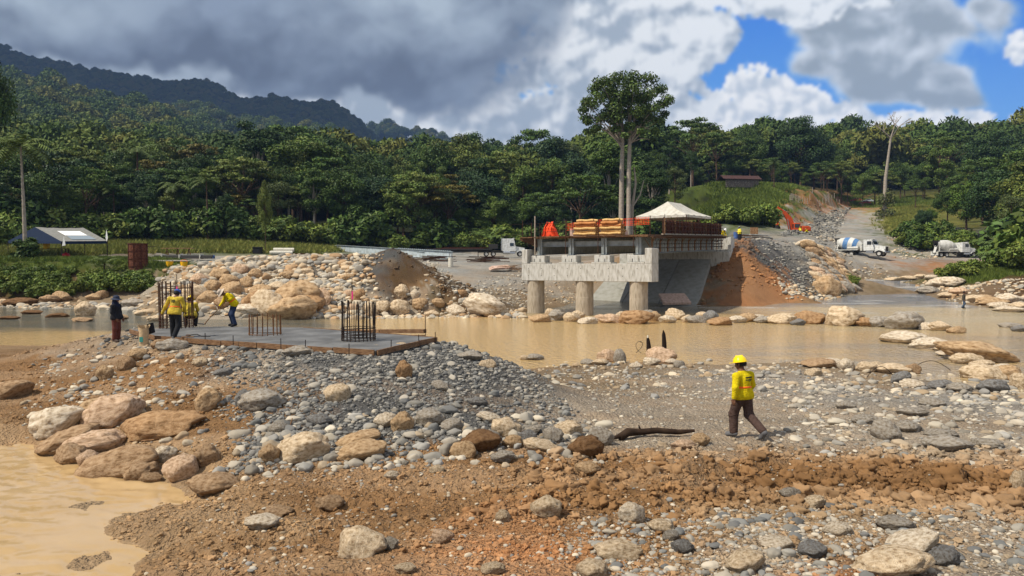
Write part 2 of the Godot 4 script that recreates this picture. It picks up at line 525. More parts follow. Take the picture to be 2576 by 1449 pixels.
func survey() -> Array:
	var p := []
	for a in [   # u, v, height
		# foreground
		[-500, 1600, -0.4, "t"], [100, 1600, -0.2, "t"], [500, 1600, 0.55, "b"], [1000, 1600, 0.8, "b"], [1500, 1600, 0.9, "o"], [2000, 1600, 0.9, "o"], [2600, 1600, 0.9, "g"], [3300, 1600, 0.9, "g"],
		[480, 1449, 0.35, "b"], [800, 1449, 0.6, "b"], [1150, 1449, 0.7, "o"], [1500, 1449, 0.75, "o"], [1850, 1449, 0.78, "s"], [2150, 1440, 0.8, "o"], [2420, 1449, 0.8, "g"], [3200, 1449, 0.8, "g"],
		[620, 1370, 0.4, "b"], [900, 1380, 0.55, "b"], [1180, 1385, 0.62, "o"], [1380, 1360, 0.62, "o"], [1650, 1370, 0.65, "b"], [1900, 1330, 0.66, "s"], [2250, 1340, 0.68, "s"], [2560, 1370, 0.7, "g"], [3000, 1350, 0.7, "g"], [1950, 1400, 0.72, "g"], [2150, 1390, 0.74, "b"],
		[560, 1310, 0.25, "t"], [700, 1290, 0.32, "t"], [900, 1300, 0.4, "b"], [1100, 1260, 0.45, "b"], [1400, 1260, 0.5, "b"], [1700, 1240, 0.55, "b"], [1950, 1235, 0.6, "h"], [2300, 1245, 0.6, "h"], [2570, 1265, 0.6, "h"], [1700, 1210, 0.55, "h"], [1850, 1190, 0.56, "h"], [2100, 1205, 0.57, "h"], [2250, 1215, 0.57, "h"], [2450, 1225, 0.57, "h"], [1500, 1235, 0.52, "h"], [3100, 1240, 0.6, "g"],
		[620, 1240, 0.28, "t"], [820, 1210, 0.38, "b"], [1050, 1190, 0.45, "b"], [1350, 1160, 0.5, "b"], [1650, 1165, 0.52, "b"], [1950, 1160, 0.56, "b"], [2250, 1180, 0.56, "b"], [2560, 1195, 0.55, "b"], [3000, 1170, 0.5, "g"],
		# pool: rim and bed
		[-500, 1135, 0.0, "t"], [0, 1130, 0.0, "t"], [60, 1122, 0.0, "t"], [130, 1152, 0.0, "t"], [200, 1185, 0.0, "t"], [330, 1215, 0.0, "t"], [455, 1256, 0.0, "t"], [382, 1273, 0.0, "t"], [250, 1276, 0.0, "t"], [160, 1279, 0.0, "t"], [208, 1325, 0.0, "t"], [288, 1367, 0.0, "t"], [354, 1393, 0.0, "t"], [323, 1412, 0.0, "t"], [208, 1433, 0.0, "t"], [100, 1441, 0.0, "t"], [-100, 1449, 0.0, "t"],
		[-400, 1250, -0.4, "t"], [60, 1200, -0.35, "t"], [250, 1235, -0.3, "t"], [370, 1255, -0.15, "t"], [40, 1330, -0.4, "t"], [150, 1390, -0.3, "t"], [-300, 1400, -0.4, "t"], [300, 1310, 0.14, "t"], [420, 1300, 0.2, "t"], [380, 1345, 0.18, "t"],
		# flat gravel on the right
		[1620, 1120, 0.5, "g"], [1870, 1105, 0.52, "g"], [2200, 1120, 0.52, "g"], [2500, 1120, 0.5, "g"], [3000, 1100, 0.45, "g"], [1600, 1060, 0.5, "g"], [1850, 1040, 0.48, "g"], [2150, 1040, 0.46, "g"], [2450, 1050, 0.45, "g"], [1560, 1000, 0.45, "g"], [1800, 990, 0.42, "g"], [2100, 990, 0.4, "m"], [2400, 1010, 0.38, "m"], [2900, 1040, 0.3, "g"],
		[1400, 955, 0.32, "s"], [1600, 945, 0.3, "s"], [1800, 945, 0.28, "m"], [2000, 945, 0.25, "m"], [2200, 965, 0.25, "s"], [2400, 975, 0.22, "m"], [2570, 1010, 0.2, "m"], [1450, 932, 0.16, "s"], [1700, 925, 0.15, "s"], [2100, 930, 0.18, "s"],
		[1345, 924, 0.0, "t"], [1480, 915, 0.0, "t"], [1620, 909, 0.0, "t"], [1850, 914, 0.0, "s"], [2050, 906, 0.0, "s"], [2180, 920, 0.0, "s"], [2300, 948, 0.0, "s"], [2440, 950, 0.0, "s"], [2576, 988, 0.0, "s"], [2900, 1000, 0.0, "s"],
		# bed of the near pool
		[1400, 895, -0.4, "w"], [1620, 885, -0.5, "w"], [1850, 885, -0.5, "w"], [2100, 880, -0.5, "w"], [2300, 905, -0.5, "w"], [2500, 920, -0.5, "w"], [2900, 930, -0.5, "w"], [1250, 850, -0.7, "w"], [1500, 850, -0.7, "w"], [1900, 845, -0.7, "w"], [2300, 850, -0.6, "w"], [2700, 850, -0.6, "w"], [1100, 812, -0.6, "w"], [1500, 815, -0.6, "w"], [2000, 815, -0.4, "w"], [2500, 815, -0.4, "w"], [3000, 820, -0.4, "w"],
		# slab mound: flat top, flanks, toe
		[940, 896, 1.68, "d"], [650, 876, 1.68, "d"], [480, 866, 1.68, "g"], [330, 854, 1.68, "g"], [270, 846, 1.6, "g"], [1112, 856, 1.66, "d"], [760, 826, 1.66, "d"], [560, 819, 1.66, "g"], [345, 822, 1.62, "g"],
		[940, 925, 1.52, "d"], [650, 905, 1.52, "g"], [420, 890, 1.5, "b"], [900, 1000, 1.05, "d"], [1150, 985, 1.05, "d"], [650, 985, 1.05, "b"], [450, 975, 0.98, "b"], [1130, 905, 1.5, "d"],
		[280, 975, 0.85, "b"], [150, 1012, 0.58, "b"], [80, 1060, 0.4, "b"], [0, 1098, 0.15, "t"], [-300, 1098, 0.12, "t"], [420, 1070, 0.5, "b"], [560, 1090, 0.6, "b"], [750, 1085, 0.68, "d"], [1000, 1085, 0.68, "d"], [1250, 1070, 0.66, "d"],
		[1490, 1052, 0.46, "g"], [1400, 1128, 0.5, "g"], [1150, 1135, 0.48, "b"], [900, 1145, 0.45, "b"], [700, 1172, 0.38, "b"], [570, 1205, 0.25, "t"], [300, 1120, 0.2, "t"], [450, 1150, 0.25, "t"],
		[60, 888, 0.45, "b"], [130, 868, 0.0, "t"], [0, 868, 0.0, "t"], [-400, 872, 0.0, "t"], [-300, 950, 0.5, "b"], [-100, 920, 0.5, "b"],
		# river on the left
		[-300, 830, -0.6, "w"], [0, 830, -0.6, "w"], [200, 825, -0.6, "w"], [0, 785, -0.15, "w"], [200, 785, -0.2, "w"], [330, 800, -0.4, "w"], [-400, 785, -0.3, "w"],
		[-500, 762, 0.0, "s"], [-100, 762, 0.0, "s"], [60, 764, 0.0, "s"], [200, 768, 0.0, "s"], [300, 775, 0.0, "s"], [380, 797, 0.0, "s"],
		# gravel heap on the far bank, toe
		[480, 803, 0.0, "g"], [620, 804, 0.0, "g"], [860, 801, 0.0, "g"], [1060, 794, 0.0, "g"], [1180, 797, 0.0, "b"], [1330, 801, 0.0, "k"], [330, 757, 0.35, "s"], [200, 752, 0.35, "s"]]:
		p.append([at_height(a[0], a[1], a[2]), a[3]])
	for a in [   # u, v, distance
		[1200, 881, 24.2, "d"], [1330, 953, 21.2, "d"], [1440, 1013, 19.5, "g"], [150, 897, 26.5, "b"], [40, 985, 22.0, "b"],
		# left bank
		[-500, 745, 86, "k"], [0, 746, 86, "k"], [200, 745, 86, "k"], [370, 745, 84, "s"], [-500, 655, 92, "n"], [0, 655, 92, "n"], [200, 657, 91, "n"], [330, 668, 90, "n"], [400, 700, 88, "s"], [420, 735, 82, "s"], [440, 675, 90, "n"],
		# gravel heap, crest and faces
		[430, 740, 64, "g"], [470, 695, 66, "g"], [560, 656, 69, "g"], [700, 648, 70, "g"], [850, 645, 70, "d"], [930, 636, 69, "d"], [985, 617, 68, "k"], [1015, 630, 67.5, "k"], [1060, 668, 66.5, "k"], [1120, 715, 65, "k"], [1175, 765, 63, "k"], [600, 740, 64, "g"], [850, 730, 64.5, "d"], [1000, 715, 64.5, "k"], [940, 720, 64.5, "d"], [1080, 750, 63, "b"],
		[560, 655, 78, "g"], [450, 672, 80, "g"], [700, 648, 80, "g"], [850, 648, 80, "r"], [985, 652, 80, "r"], [1060, 690, 76, "r"],
		# ground behind, up to the trees
		[1100, 690, 88, "r"], [1300, 700, 86, "r"], [1200, 735, 76, "s"], [1290, 765, 70, "s"], [1320, 740, 76, "s"], [1230, 780, 66, "k"], [1100, 668, 105, "r"], [1300, 664, 110, "r"], [1200, 652, 135, "r"], [1000, 650, 135, "r"], [1330, 648, 145, "r"], [820, 648, 120, "r"], [640, 646, 112, "r"], [500, 648, 108, "r"],
		[-500, 648, 108, "n"], [0, 650, 112, "n"], [200, 651, 110, "k"], [330, 648, 112, "n"], [420, 640, 118, "r"], [560, 636, 122, "n"], [700, 632, 132, "n"], [800, 630, 142, "n"], [1000, 640, 160, "r"], [1300, 640, 165, "r"], [1450, 640, 150, "r"],
		[-600, 610, 128, "f"], [0, 612, 130, "f"], [300, 612, 134, "f"], [600, 615, 142, "f"], [800, 618, 158, "f"], [1000, 622, 176, "f"], [1300, 625, 185, "f"], [1500, 628, 175, "f"], [1700, 625, 150, "f"],
		# under the bridge
		[1410, 700, 92, "s"], [1400, 760, 74, "s"], [1340, 768, 70, "s"], [1400, 668, 115, "r"], [1600, 660, 118, "s"], [1500, 650, 130, "s"],
		# embankment, gravel and riprap
		[1812, 604, 83, "o"], [1878, 602, 85, "d"], [1950, 600, 92, "m"], [2030, 613, 91, "m"], [2095, 640, 94, "m"], [2140, 690, 91, "s"], [1900, 690, 77, "o"], [1990, 680, 84, "d"], [1940, 680, 80, "o"], [2026, 720, 81, "d"], [1975, 720, 77, "o"], [2030, 690, 84, "d"], [1878, 640, 80, "o"], [1930, 640, 84, "d"], [1850, 740, 73, "o"],
		[1840, 597, 96, "o"], [1900, 597, 110, "m"], [1980, 596, 130, "m"], [2030, 600, 120, "m"], [1980, 596, 168, "m"], [2030, 597, 170, "m"], [1900, 590, 165, "o"], [2060, 598, 140, "m"],
		[2050, 560, 200, "m"], [2100, 530, 255, "m"], [2020, 570, 190, "m"],
		# ford and road
		[2120, 560, 214, "r"], [2206, 560, 214, "r"], [2098, 600, 164, "r"], [2238, 600, 164, "r"], [2165, 600, 164, "r"], [2152, 530, 277, "r"], [2197, 530, 277, "r"], [2172, 580, 186, "r"], [2110, 580, 186, "r"], [2222, 580, 186, "r"], [2165, 545, 240, "r"], [2200, 668, 122, "r"], [2220, 688, 117, "s"], [2300, 690, 118, "s"], [2380, 690, 116, "s"], [2120, 650, 128, "r"], [2190, 647, 130, "r"], [2280, 648, 134, "r"], [2330, 668, 125, "o"], [2400, 648, 148, "r"], [2550, 648, 150, "r"], [2420, 668, 122, "o"],
		# hill with the cut
		[1800, 560, 150, "n"], [1900, 562, 155, "n"], [1950, 510, 190, "n"], [1850, 500, 185, "n"], [2060, 478, 232, "n"], [2000, 468, 242, "n"], [1900, 462, 235, "n"], [1780, 462, 230, "n"],
		[1955, 575, 172, "o"], [2000, 548, 200, "o"], [2060, 531, 232, "o"], [2130, 523, 265, "o"], [1960, 524, 190, "o"], [2040, 485, 232, "o"], [2100, 497, 262, "o"], [2140, 519, 288, "o"], [1990, 532, 200, "o"], [2025, 512, 228, "o"], [2070, 510, 246, "o"], [2105, 512, 264, "o"], [1985, 500, 208, "n"], [2090, 482, 262, "n"],
		[2240, 560, 210, "y"], [2300, 530, 240, "y"], [2340, 512, 265, "y"], [2260, 592, 180, "n"], [2210, 522, 280, "n"], [2300, 640, 152, "n"], [2300, 600, 170, "n"], [2400, 600, 175, "n"], [2550, 580, 185, "f"], [2800, 570, 190, "f"],
		# right bank
		[2576, 672, 96, "n"], [2800, 672, 90, "n"], [2440, 680, 100, "n"], [2380, 700, 100, "n"], [2440, 732, 88, "k"], [2500, 705, 86, "k"], [2576, 695, 80, "k"], [2800, 695, 78, "k"], [2576, 748, 74, "k"], [2800, 760, 70, "s"]]:
		p.append([at_depth(a[0], a[1], a[2]), a[3]])
	for a in [   # x, distance, height
		[-4.6, 0.5, 2.0, "g"], [4.6, 0.5, 2.0, "g"], [-9, 3, 1.2, "g"], [0, 3.6, 1.3, "g"], [9, 3, 1.2, "g"],
		[-17, 36, 0.0, "t"], [-13, 35.5, 0.0, "g"], [-8.5, 33, 0.0, "g"], [-4.5, 30, 0.0, "d"], [-1.6, 28.6, 0.0, "d"], [0.0, 31, 0.0, "t"], [1.8, 24.5, 0.35, "s"], [0.7, 27.5, 0.15, "s"], [-8, 36, -0.6, "w"], [-3, 34, -0.5, "w"], [-14, 40, -0.6, "w"], [-20, 46, -0.7, "w"], [-6, 48, -0.8, "w"], [-20, 56, -0.6, "w"],
		# river bed right of the piers
		[8, 66, -0.3, "w"], [13, 66, -0.3, "w"], [20, 62, -0.4, "w"], [30, 64, -0.4, "w"], [40, 60, -0.5, "w"], [32, 72, -0.1, "w"], [40, 76, 0.1, "w"], [43, 84, 0.4, "w"], [46, 92, 0.7, "w"], [50, 102, 1.1, "w"], [56, 110, 1.5, "w"], [16, 69, -0.05, "w"], [10, 72, 0.05, "w"], [22, 68, -0.1, "w"],
		[7.9, 78, 0.45, "s"], [13, 75, 0.42, "s"], [17.8, 72.2, 0.36, "s"], [13.4, 87.5, 4.7, "s"], [22.0, 82.2, 4.7, "s"], [9.7, 81.1, 1.2, "s"], [15.1, 77.9, 1.2, "s"], [19.4, 75.2, 1.2, "s"], [11.5, 84.3, 2.9, "s"], [16.9, 81.1, 2.9, "s"], [20.9, 78.6, 2.9, "s"], [18.6, 84.5, 4.7, "s"], [19.7, 72.4, 0.6, "o"], [21.4, 76.4, 2.3, "o"], [22.9, 79.6, 4.1, "o"], [23.5, 82.9, 6.9, "o"], [14.4, 88.4, 6.9, "s"], [12, 90, 5.0, "s"],
		[23.6, 71.7, 0.39, "o"], [28, 75, 0.5, "o"], [31.7, 79, 0.67, "o"], [35, 82, 0.8, "s"], [38.7, 84.5, 0.9, "s"], [42, 92, 1.2, "s"], [46, 102, 1.6, "s"], [52, 113, 2.1, "s"], [57, 117, 2.2, "s"], [62, 117, 2.3, "s"], [66, 112, 2.0, "s"],
		[56, 100, 1.6, "s"], [48.7, 87, 1.05, "s"], [46, 78, 0.7, "s"], [44.8, 72.5, 0.44, "s"], [46, 66, 0.2, "s"], [60, 66, 0.6, "s"],
		# woods and far ground
		[-110, 200, 14, "f"], [-60, 200, 14, "f"], [-10, 215, 14, "f"], [30, 220, 16, "f"], [60, 215, 18, "f"], [-150, 300, 30, "f"], [-60, 300, 26, "f"], [0, 310, 26, "f"], [60, 320, 34, "f"], [110, 330, 42, "f"], [160, 340, 38, "f"], [220, 330, 40, "f"], [300, 330, 46, "f"], [220, 240, 26, "f"], [160, 190, 16, "f"],
		[-400, 420, 60, "f"], [-250, 450, 56, "f"], [-100, 450, 44, "f"], [0, 450, 44, "f"], [120, 450, 56, "f"], [260, 450, 58, "f"], [420, 450, 58, "f"], [-700, 640, 150, "f"], [-400, 640, 110, "f"], [-150, 640, 66, "f"], [0, 640, 58, "f"], [200, 640, 60, "f"], [600, 640, 60, "f"],
		[-1000, 940, 260, "f"], [-500, 940, 190, "f"], [-200, 940, 100, "f"], [0, 940, 62, "f"], [400, 940, 60, "f"], [1000, 940, 60, "f"], [-140, 120, 7, "n"], [140, 120, 8, "f"], [110, 90, 4.6, "n"], [-110, 80, 0.4, "k"], [-60, 55, -0.6, "w"], [-50, 38, 0.1, "t"], [90, 60, 0.5, "s"], [60, 45, -0.4, "w"], [40, 25, 0.1, "s"]]:
		p.append([Vector3(a[0], a[2], -a[1]), a[3]])
	return p

func seg_dist(p: Vector2, line: Array) -> float:
	var best := 1e9
	for i in line.size() - 1:
		best = minf(best, p.distance_squared_to(Geometry2D.get_closest_point_to_segment(p, line[i], line[i + 1])))
	return sqrt(best)

func flat_line(pts: Array, y: float) -> Array:
	var out := []
	for q in pts:
		var w := at_height(q[0], q[1], y)
		out.append(Vector2(w.x, -w.z))
	return out

func build_terrain() -> void:
	NR = int(log(940.0 / D0) / log(RATIO))
	H.resize(NT * NR); CR.resize(NT * NR); CG.resize(NT * NR); CB.resize(NT * NR); RO.resize(NT * NR)
	H.fill(-99.0)
	var pts := survey()
	var flat := PackedVector2Array()
	for q in pts: flat.append(Vector2(q[0].x, -q[0].z))
	var tr := Geometry2D.triangulate_delaunay(flat)
	var lr := log(RATIO)
	for k in range(0, tr.size(), 3):
		var a := flat[tr[k]]
		var b := flat[tr[k + 1]]
		var c := flat[tr[k + 2]]
		var den := (b - a).cross(c - a)
		if absf(den) < 1e-6: continue
		var dmin := maxf(minf(a.y, minf(b.y, c.y)), D0)
		var dmax := maxf(a.y, maxf(b.y, c.y))
		if dmax < D0: continue
		var r0 := maxi(0, int(log(dmin / D0) / lr))
		var r1 := mini(NR - 1, int(log(dmax / D0) / lr) + 1)
		var sa: Array = soils[pts[tr[k]][1]]
		var sb: Array = soils[pts[tr[k + 1]][1]]
		var sc: Array = soils[pts[tr[k + 2]][1]]
		var ha: float = pts[tr[k]][0].y
		var hb: float = pts[tr[k + 1]][0].y
		var hc: float = pts[tr[k + 2]][0].y
		for r in range(r0, r1 + 1):
			var d := D0 * pow(RATIO, r)
			# where this row crosses the triangle
			var x0 := 1e9
			var x1 := -1e9
			for e in [[a, b], [b, c], [c, a]]:
				var e0: Vector2 = e[0]
				var e1: Vector2 = e[1]
				if (e0.y - d) * (e1.y - d) <= 0.0 and absf(e1.y - e0.y) > 1e-9:
					var x := lerpf(e0.x, e1.x, (d - e0.y) / (e1.y - e0.y))
					x0 = minf(x0, x)
					x1 = maxf(x1, x)
			if x1 < x0: continue
			var t0 := maxi(0, int(ceil((x0 / d + TMAX) / (2.0 * TMAX) * (NT - 1) - 0.001)))
			var t1 := mini(NT - 1, int(floor((x1 / d + TMAX) / (2.0 * TMAX) * (NT - 1) + 0.001)))
			for t in range(t0, t1 + 1):
				var p := Vector2((float(t) / (NT - 1) * 2.0 - 1.0) * TMAX * d, d)
				var wb := (p - a).cross(c - a) / den
				var wc := (b - a).cross(p - a) / den
				var wa := 1.0 - wb - wc
				var i := r * NT + t
				H[i] = wa * ha + wb * hb + wc * hc
				CR[i] = wa * sa[0] + wb * sb[0] + wc * sc[0]
				CG[i] = wa * sa[1] + wb * sb[1] + wc * sc[1]
				CB[i] = wa * sa[2] + wb * sb[2] + wc * sc[2]
				RO[i] = wa * sa[3] + wb * sb[3] + wc * sc[3]
	for r in NR:   # anything outside the survey continues from its neighbour
		for t in range(NT / 2, NT):
			if H[r * NT + t] < -90.0: fill_from(r * NT + t, r * NT + t - 1)
		for t in range(NT / 2, -1, -1):
			if H[r * NT + t] < -90.0: fill_from(r * NT + t, r * NT + t + 1)
	for pass_ in 2:
		var o := H.duplicate()
		for r in range(1, NR - 1):
			for t in range(1, NT - 1):
				var i := r * NT + t
				H[i] = (o[i] * 2.0 + o[i - 1] + o[i + 1] + o[i - NT] + o[i + NT]) / 6.0
	# ridges of churned soil and wheel ruts
	var ridges := [[flat_line([[1250, 1275], [1500, 1235], [1750, 1190], [1950, 1150], [2050, 1190], [2300, 1200], [2700, 1215]], 0.6), 0.55, 0.72], [flat_line([[1880, 1170], [1950, 1140], [1990, 1165]], 0.7), 0.4, 0.3], [flat_line([[330, 1425], [700, 1370], [1000, 1320], [1300, 1285]], 0.4), 0.35, 0.17], [flat_line([[560, 1330], [800, 1300], [1200, 1225], [1500, 1180]], 0.4), 0.3, 0.13], [flat_line([[700, 1215], [1000, 1180], [1350, 1150]], 0.45), 0.35, 0.14], [flat_line([[1830, 985], [2100, 975], [2500, 1010]], 0.4), 0.5, 0.07], [flat_line([[1400, 985], [1650, 965], [1950, 955]], 0.4), 0.5, 0.07], [flat_line([[20, 900], [110, 880], [150, 880]], 0.4), 0.9, 0.25]]
	var lows := [flat_line([[560, 1345], [900, 1335], [1300, 1255], [1550, 1205]], 0.45), flat_line([[620, 1265], [1000, 1235], [1350, 1190]], 0.45), flat_line([[1450, 970], [1700, 955]], 0.4)]
	var boxes := []
	for rd in ridges:
		var bb := Rect2(rd[0][0], Vector2.ZERO)
		for q in rd[0]: bb = bb.expand(q)
		boxes.append(bb.grow(2.0))
	var lbox := []
	for ln in lows:
		var bb := Rect2(ln[0], Vector2.ZERO)
		for q in ln: bb = bb.expand(q)
		lbox.append(bb.grow(1.0))
	for r in NR:
		var d := D0 * pow(RATIO, r)
		for t in NT:
			var i := r * NT + t
			var x := (float(t) / (NT - 1) * 2.0 - 1.0) * TMAX * d
			var p := Vector2(x, d)
			var ro := RO[i]
			var add := 0.0
			if d < 42.0:
				for k in ridges.size():
					if boxes[k].has_point(p):
						var s: float = seg_dist(p + Vector2(0.0, 0.7 * fine.get_noise_2d(x * 5.0, 3.0 + k)), ridges[k][0]) / ridges[k][1]
						if s < 2.2:
							var q := exp(-s * s) * (0.75 + clod.get_noise_2d(x * 9.0, d * 9.0) * 0.9)
							add += ridges[k][2] * q * (0.85 + 1.1 * fine.get_noise_2d(x * 7.0 + 31.0, 8.0 * k))
							ro += q * 0.8
				for k in lows.size():
					if lbox[k].has_point(p):
						var s := seg_dist(p, lows[k]) / 0.28
						if s < 2.0: add -= exp(-s * s) * (0.12 + 0.028 * sin((x + d * 0.55) * 21.0))
				if d < 20.0 and x < 0.0 and absf(H[i]) < 0.3: add += 0.07 * fine.get_noise_2d(x * 22.0 + 5.0, d * 22.0)
				var wet := clampf((H[i] + 0.10) / 0.25, 0.25, 1.0)
				add += ro * wet * (0.075 * clod.get_noise_2d(x * 22.0, d * 22.0) + 0.06 * fine.get_noise_2d(x * 6.0, d * 6.0) + 0.045 * clod.get_noise_2d(x * 60.0, d * 60.0) + 0.03 * fine.get_noise_2d(x * 90.0, d * 90.0))
			else:
				var amp := clampf(d / 90.0, 0.5, 3.0)
				add = ro * amp * (0.20 * fine.get_noise_2d(x * 2.2, d * 2.2) + 0.16 * clod.get_noise_2d(x * 5.0, d * 5.0) + 0.14 * clod.get_noise_2d(x * 13.0, d * 13.0) * smoothstep(150.0, 90.0, d))
				if H[i] < wl(x, d) + 0.12: add *= 0.3
			H[i] += add
	var st := MB.new()
	st.v.resize(NT * NR); st.n.resize(NT * NR); st.c.resize(NT * NR); st.uv.resize(NT * NR)
	for r in NR:
		var d := D0 * pow(RATIO, r)
		for t in NT:
			var i := r * NT + t
			var x := (float(t) / (NT - 1) * 2.0 - 1.0) * TMAX * d
			st.v[i] = Vector3(x, H[i], -d)
			# soils meet along ragged lines
			var j := fine.get_noise_2d(x * 4.0 + 70.0, d * 4.0) * 0.10 + fine.get_noise_2d(x * 16.0 + 9.0, d * 16.0) * 0.05
			var rr := clampi(r + int(j * 145.0), 0, NR - 1)
			var tt := clampi(t + int((fine.get_noise_2d(x * 4.0 - 40.0, d * 4.0) * 0.10 + fine.get_noise_2d(x * 16.0, d * 16.0 + 30.0) * 0.05) * 160.0), 0, NT - 1)
			var q := rr * NT + tt
			var tone := 1.0 + 0.30 * broad.get_noise_2d(x * 3.0, d * 3.0) + 0.20 * fine.get_noise_2d(x * 21.0, d * 21.0)
			var warm := 0.12 * broad.get_noise_2d(x * 5.0 + 300.0, d * 5.0)
			if d < 36.0 and H[i] > 0.05:   # bands left by wheels and blades
				var band := smoothstep(0.02, 0.30, fine.get_noise_2d(x * 1.1 + 20.0, d * 9.0 + x * 1.6)) * clampf(RO[i] * 1.2, 0.0, 1.0)
				var dust := smoothstep(0.05, 0.30, fine.get_noise_2d(x * 1.3 - 60.0, d * 8.0 + x)) * 0.5
				st.c[i] = Color(lerpf(CR[q], 0.42, band * 0.40) * tone * (1.0 - 0.22 * dust), lerpf(CG[q], 0.29, band * 0.40) * tone * (1.0 - 0.24 * dust), lerpf(CB[q], 0.18, band * 0.40) * tone * (1.0 - 0.27 * dust))
				continue
			st.c[i] = Color(CR[q] * tone * (1.0 + warm), CG[q] * tone, CB[q] * tone * (1.0 - warm))
	for r in NR:
		for t in NT:
			var i := r * NT + t
			var dx := st.v[i + (1 if t < NT - 1 else 0)] - st.v[i - (1 if t > 0 else 0)]
			var dz := st.v[i + (NT if r < NR - 1 else 0)] - st.v[i - (NT if r > 0 else 0)]
			st.n[i] = dx.cross(dz).normalized()
	st.ix.resize((NR - 1) * (NT - 1) * 6)
	var w := 0
	for r in NR - 1:
		for t in NT - 1:
			var i := r * NT + t
			for q in [i, i + NT, i + 1, i + 1, i + NT, i + NT + 1]:
				st.ix[w] = q
				w += 1
	GC = st.c
	setting("ground", st, M.ground)

func fill_from(i: int, j: int) -> void:
	H[i] = H[j]; CR[i] = CR[j]; CG[i] = CG[j]; CB[i] = CB[j]; RO[i] = RO[j]

func ground_y(x: float, d: float) -> float:
	var r := clampf(log(maxf(d, D0) / D0) / log(RATIO), 0.0, NR - 1.001)
	var t := clampf((x / d / TMAX + 1.0) * 0.5 * (NT - 1), 0.0, NT - 1.001)
	var i := int(r) * NT + int(t)
	var fr := r - int(r)
	var ft := t - int(t)
	return lerpf(lerpf(H[i], H[i + 1], ft), lerpf(H[i + NT], H[i + NT + 1], ft), fr)

func ground_col(x: float, d: float) -> Color:
	var r := clampi(int(log(maxf(d, D0) / D0) / log(RATIO)), 0, NR - 1)
	var t := clampi(int((x / d / TMAX + 1.0) * 0.5 * (NT - 1)), 0, NT - 1)
	return GC[r * NT + t]

func on_ground(x: float, d: float) -> Vector3:
	return Vector3(x, ground_y(x, d), -d)

func hit(u: float, v: float, wet := false) -> Vector3:   # where the line of sight through a photo point meets the ground (or the water)
	var r := ray(u, v)
	r /= -r.z
	var d := 5.0
	var last := d
	while d < 900.0:
		var p := EYE + r * d
		var g := ground_y(p.x, d)
		if wet: g = maxf(g, wl(p.x, d))
		if p.y <= g:
			var lo := last
			var hi := d
			for k in 12:
				var m := (lo + hi) * 0.5
				p = EYE + r * m
				g = ground_y(p.x, m)
				if wet: g = maxf(g, wl(p.x, m))
				if p.y <= g: hi = m
				else: lo = m
			p = EYE + r * hi
			return p
		last = d
		d *= 1.004
	return EYE + r * 900.0

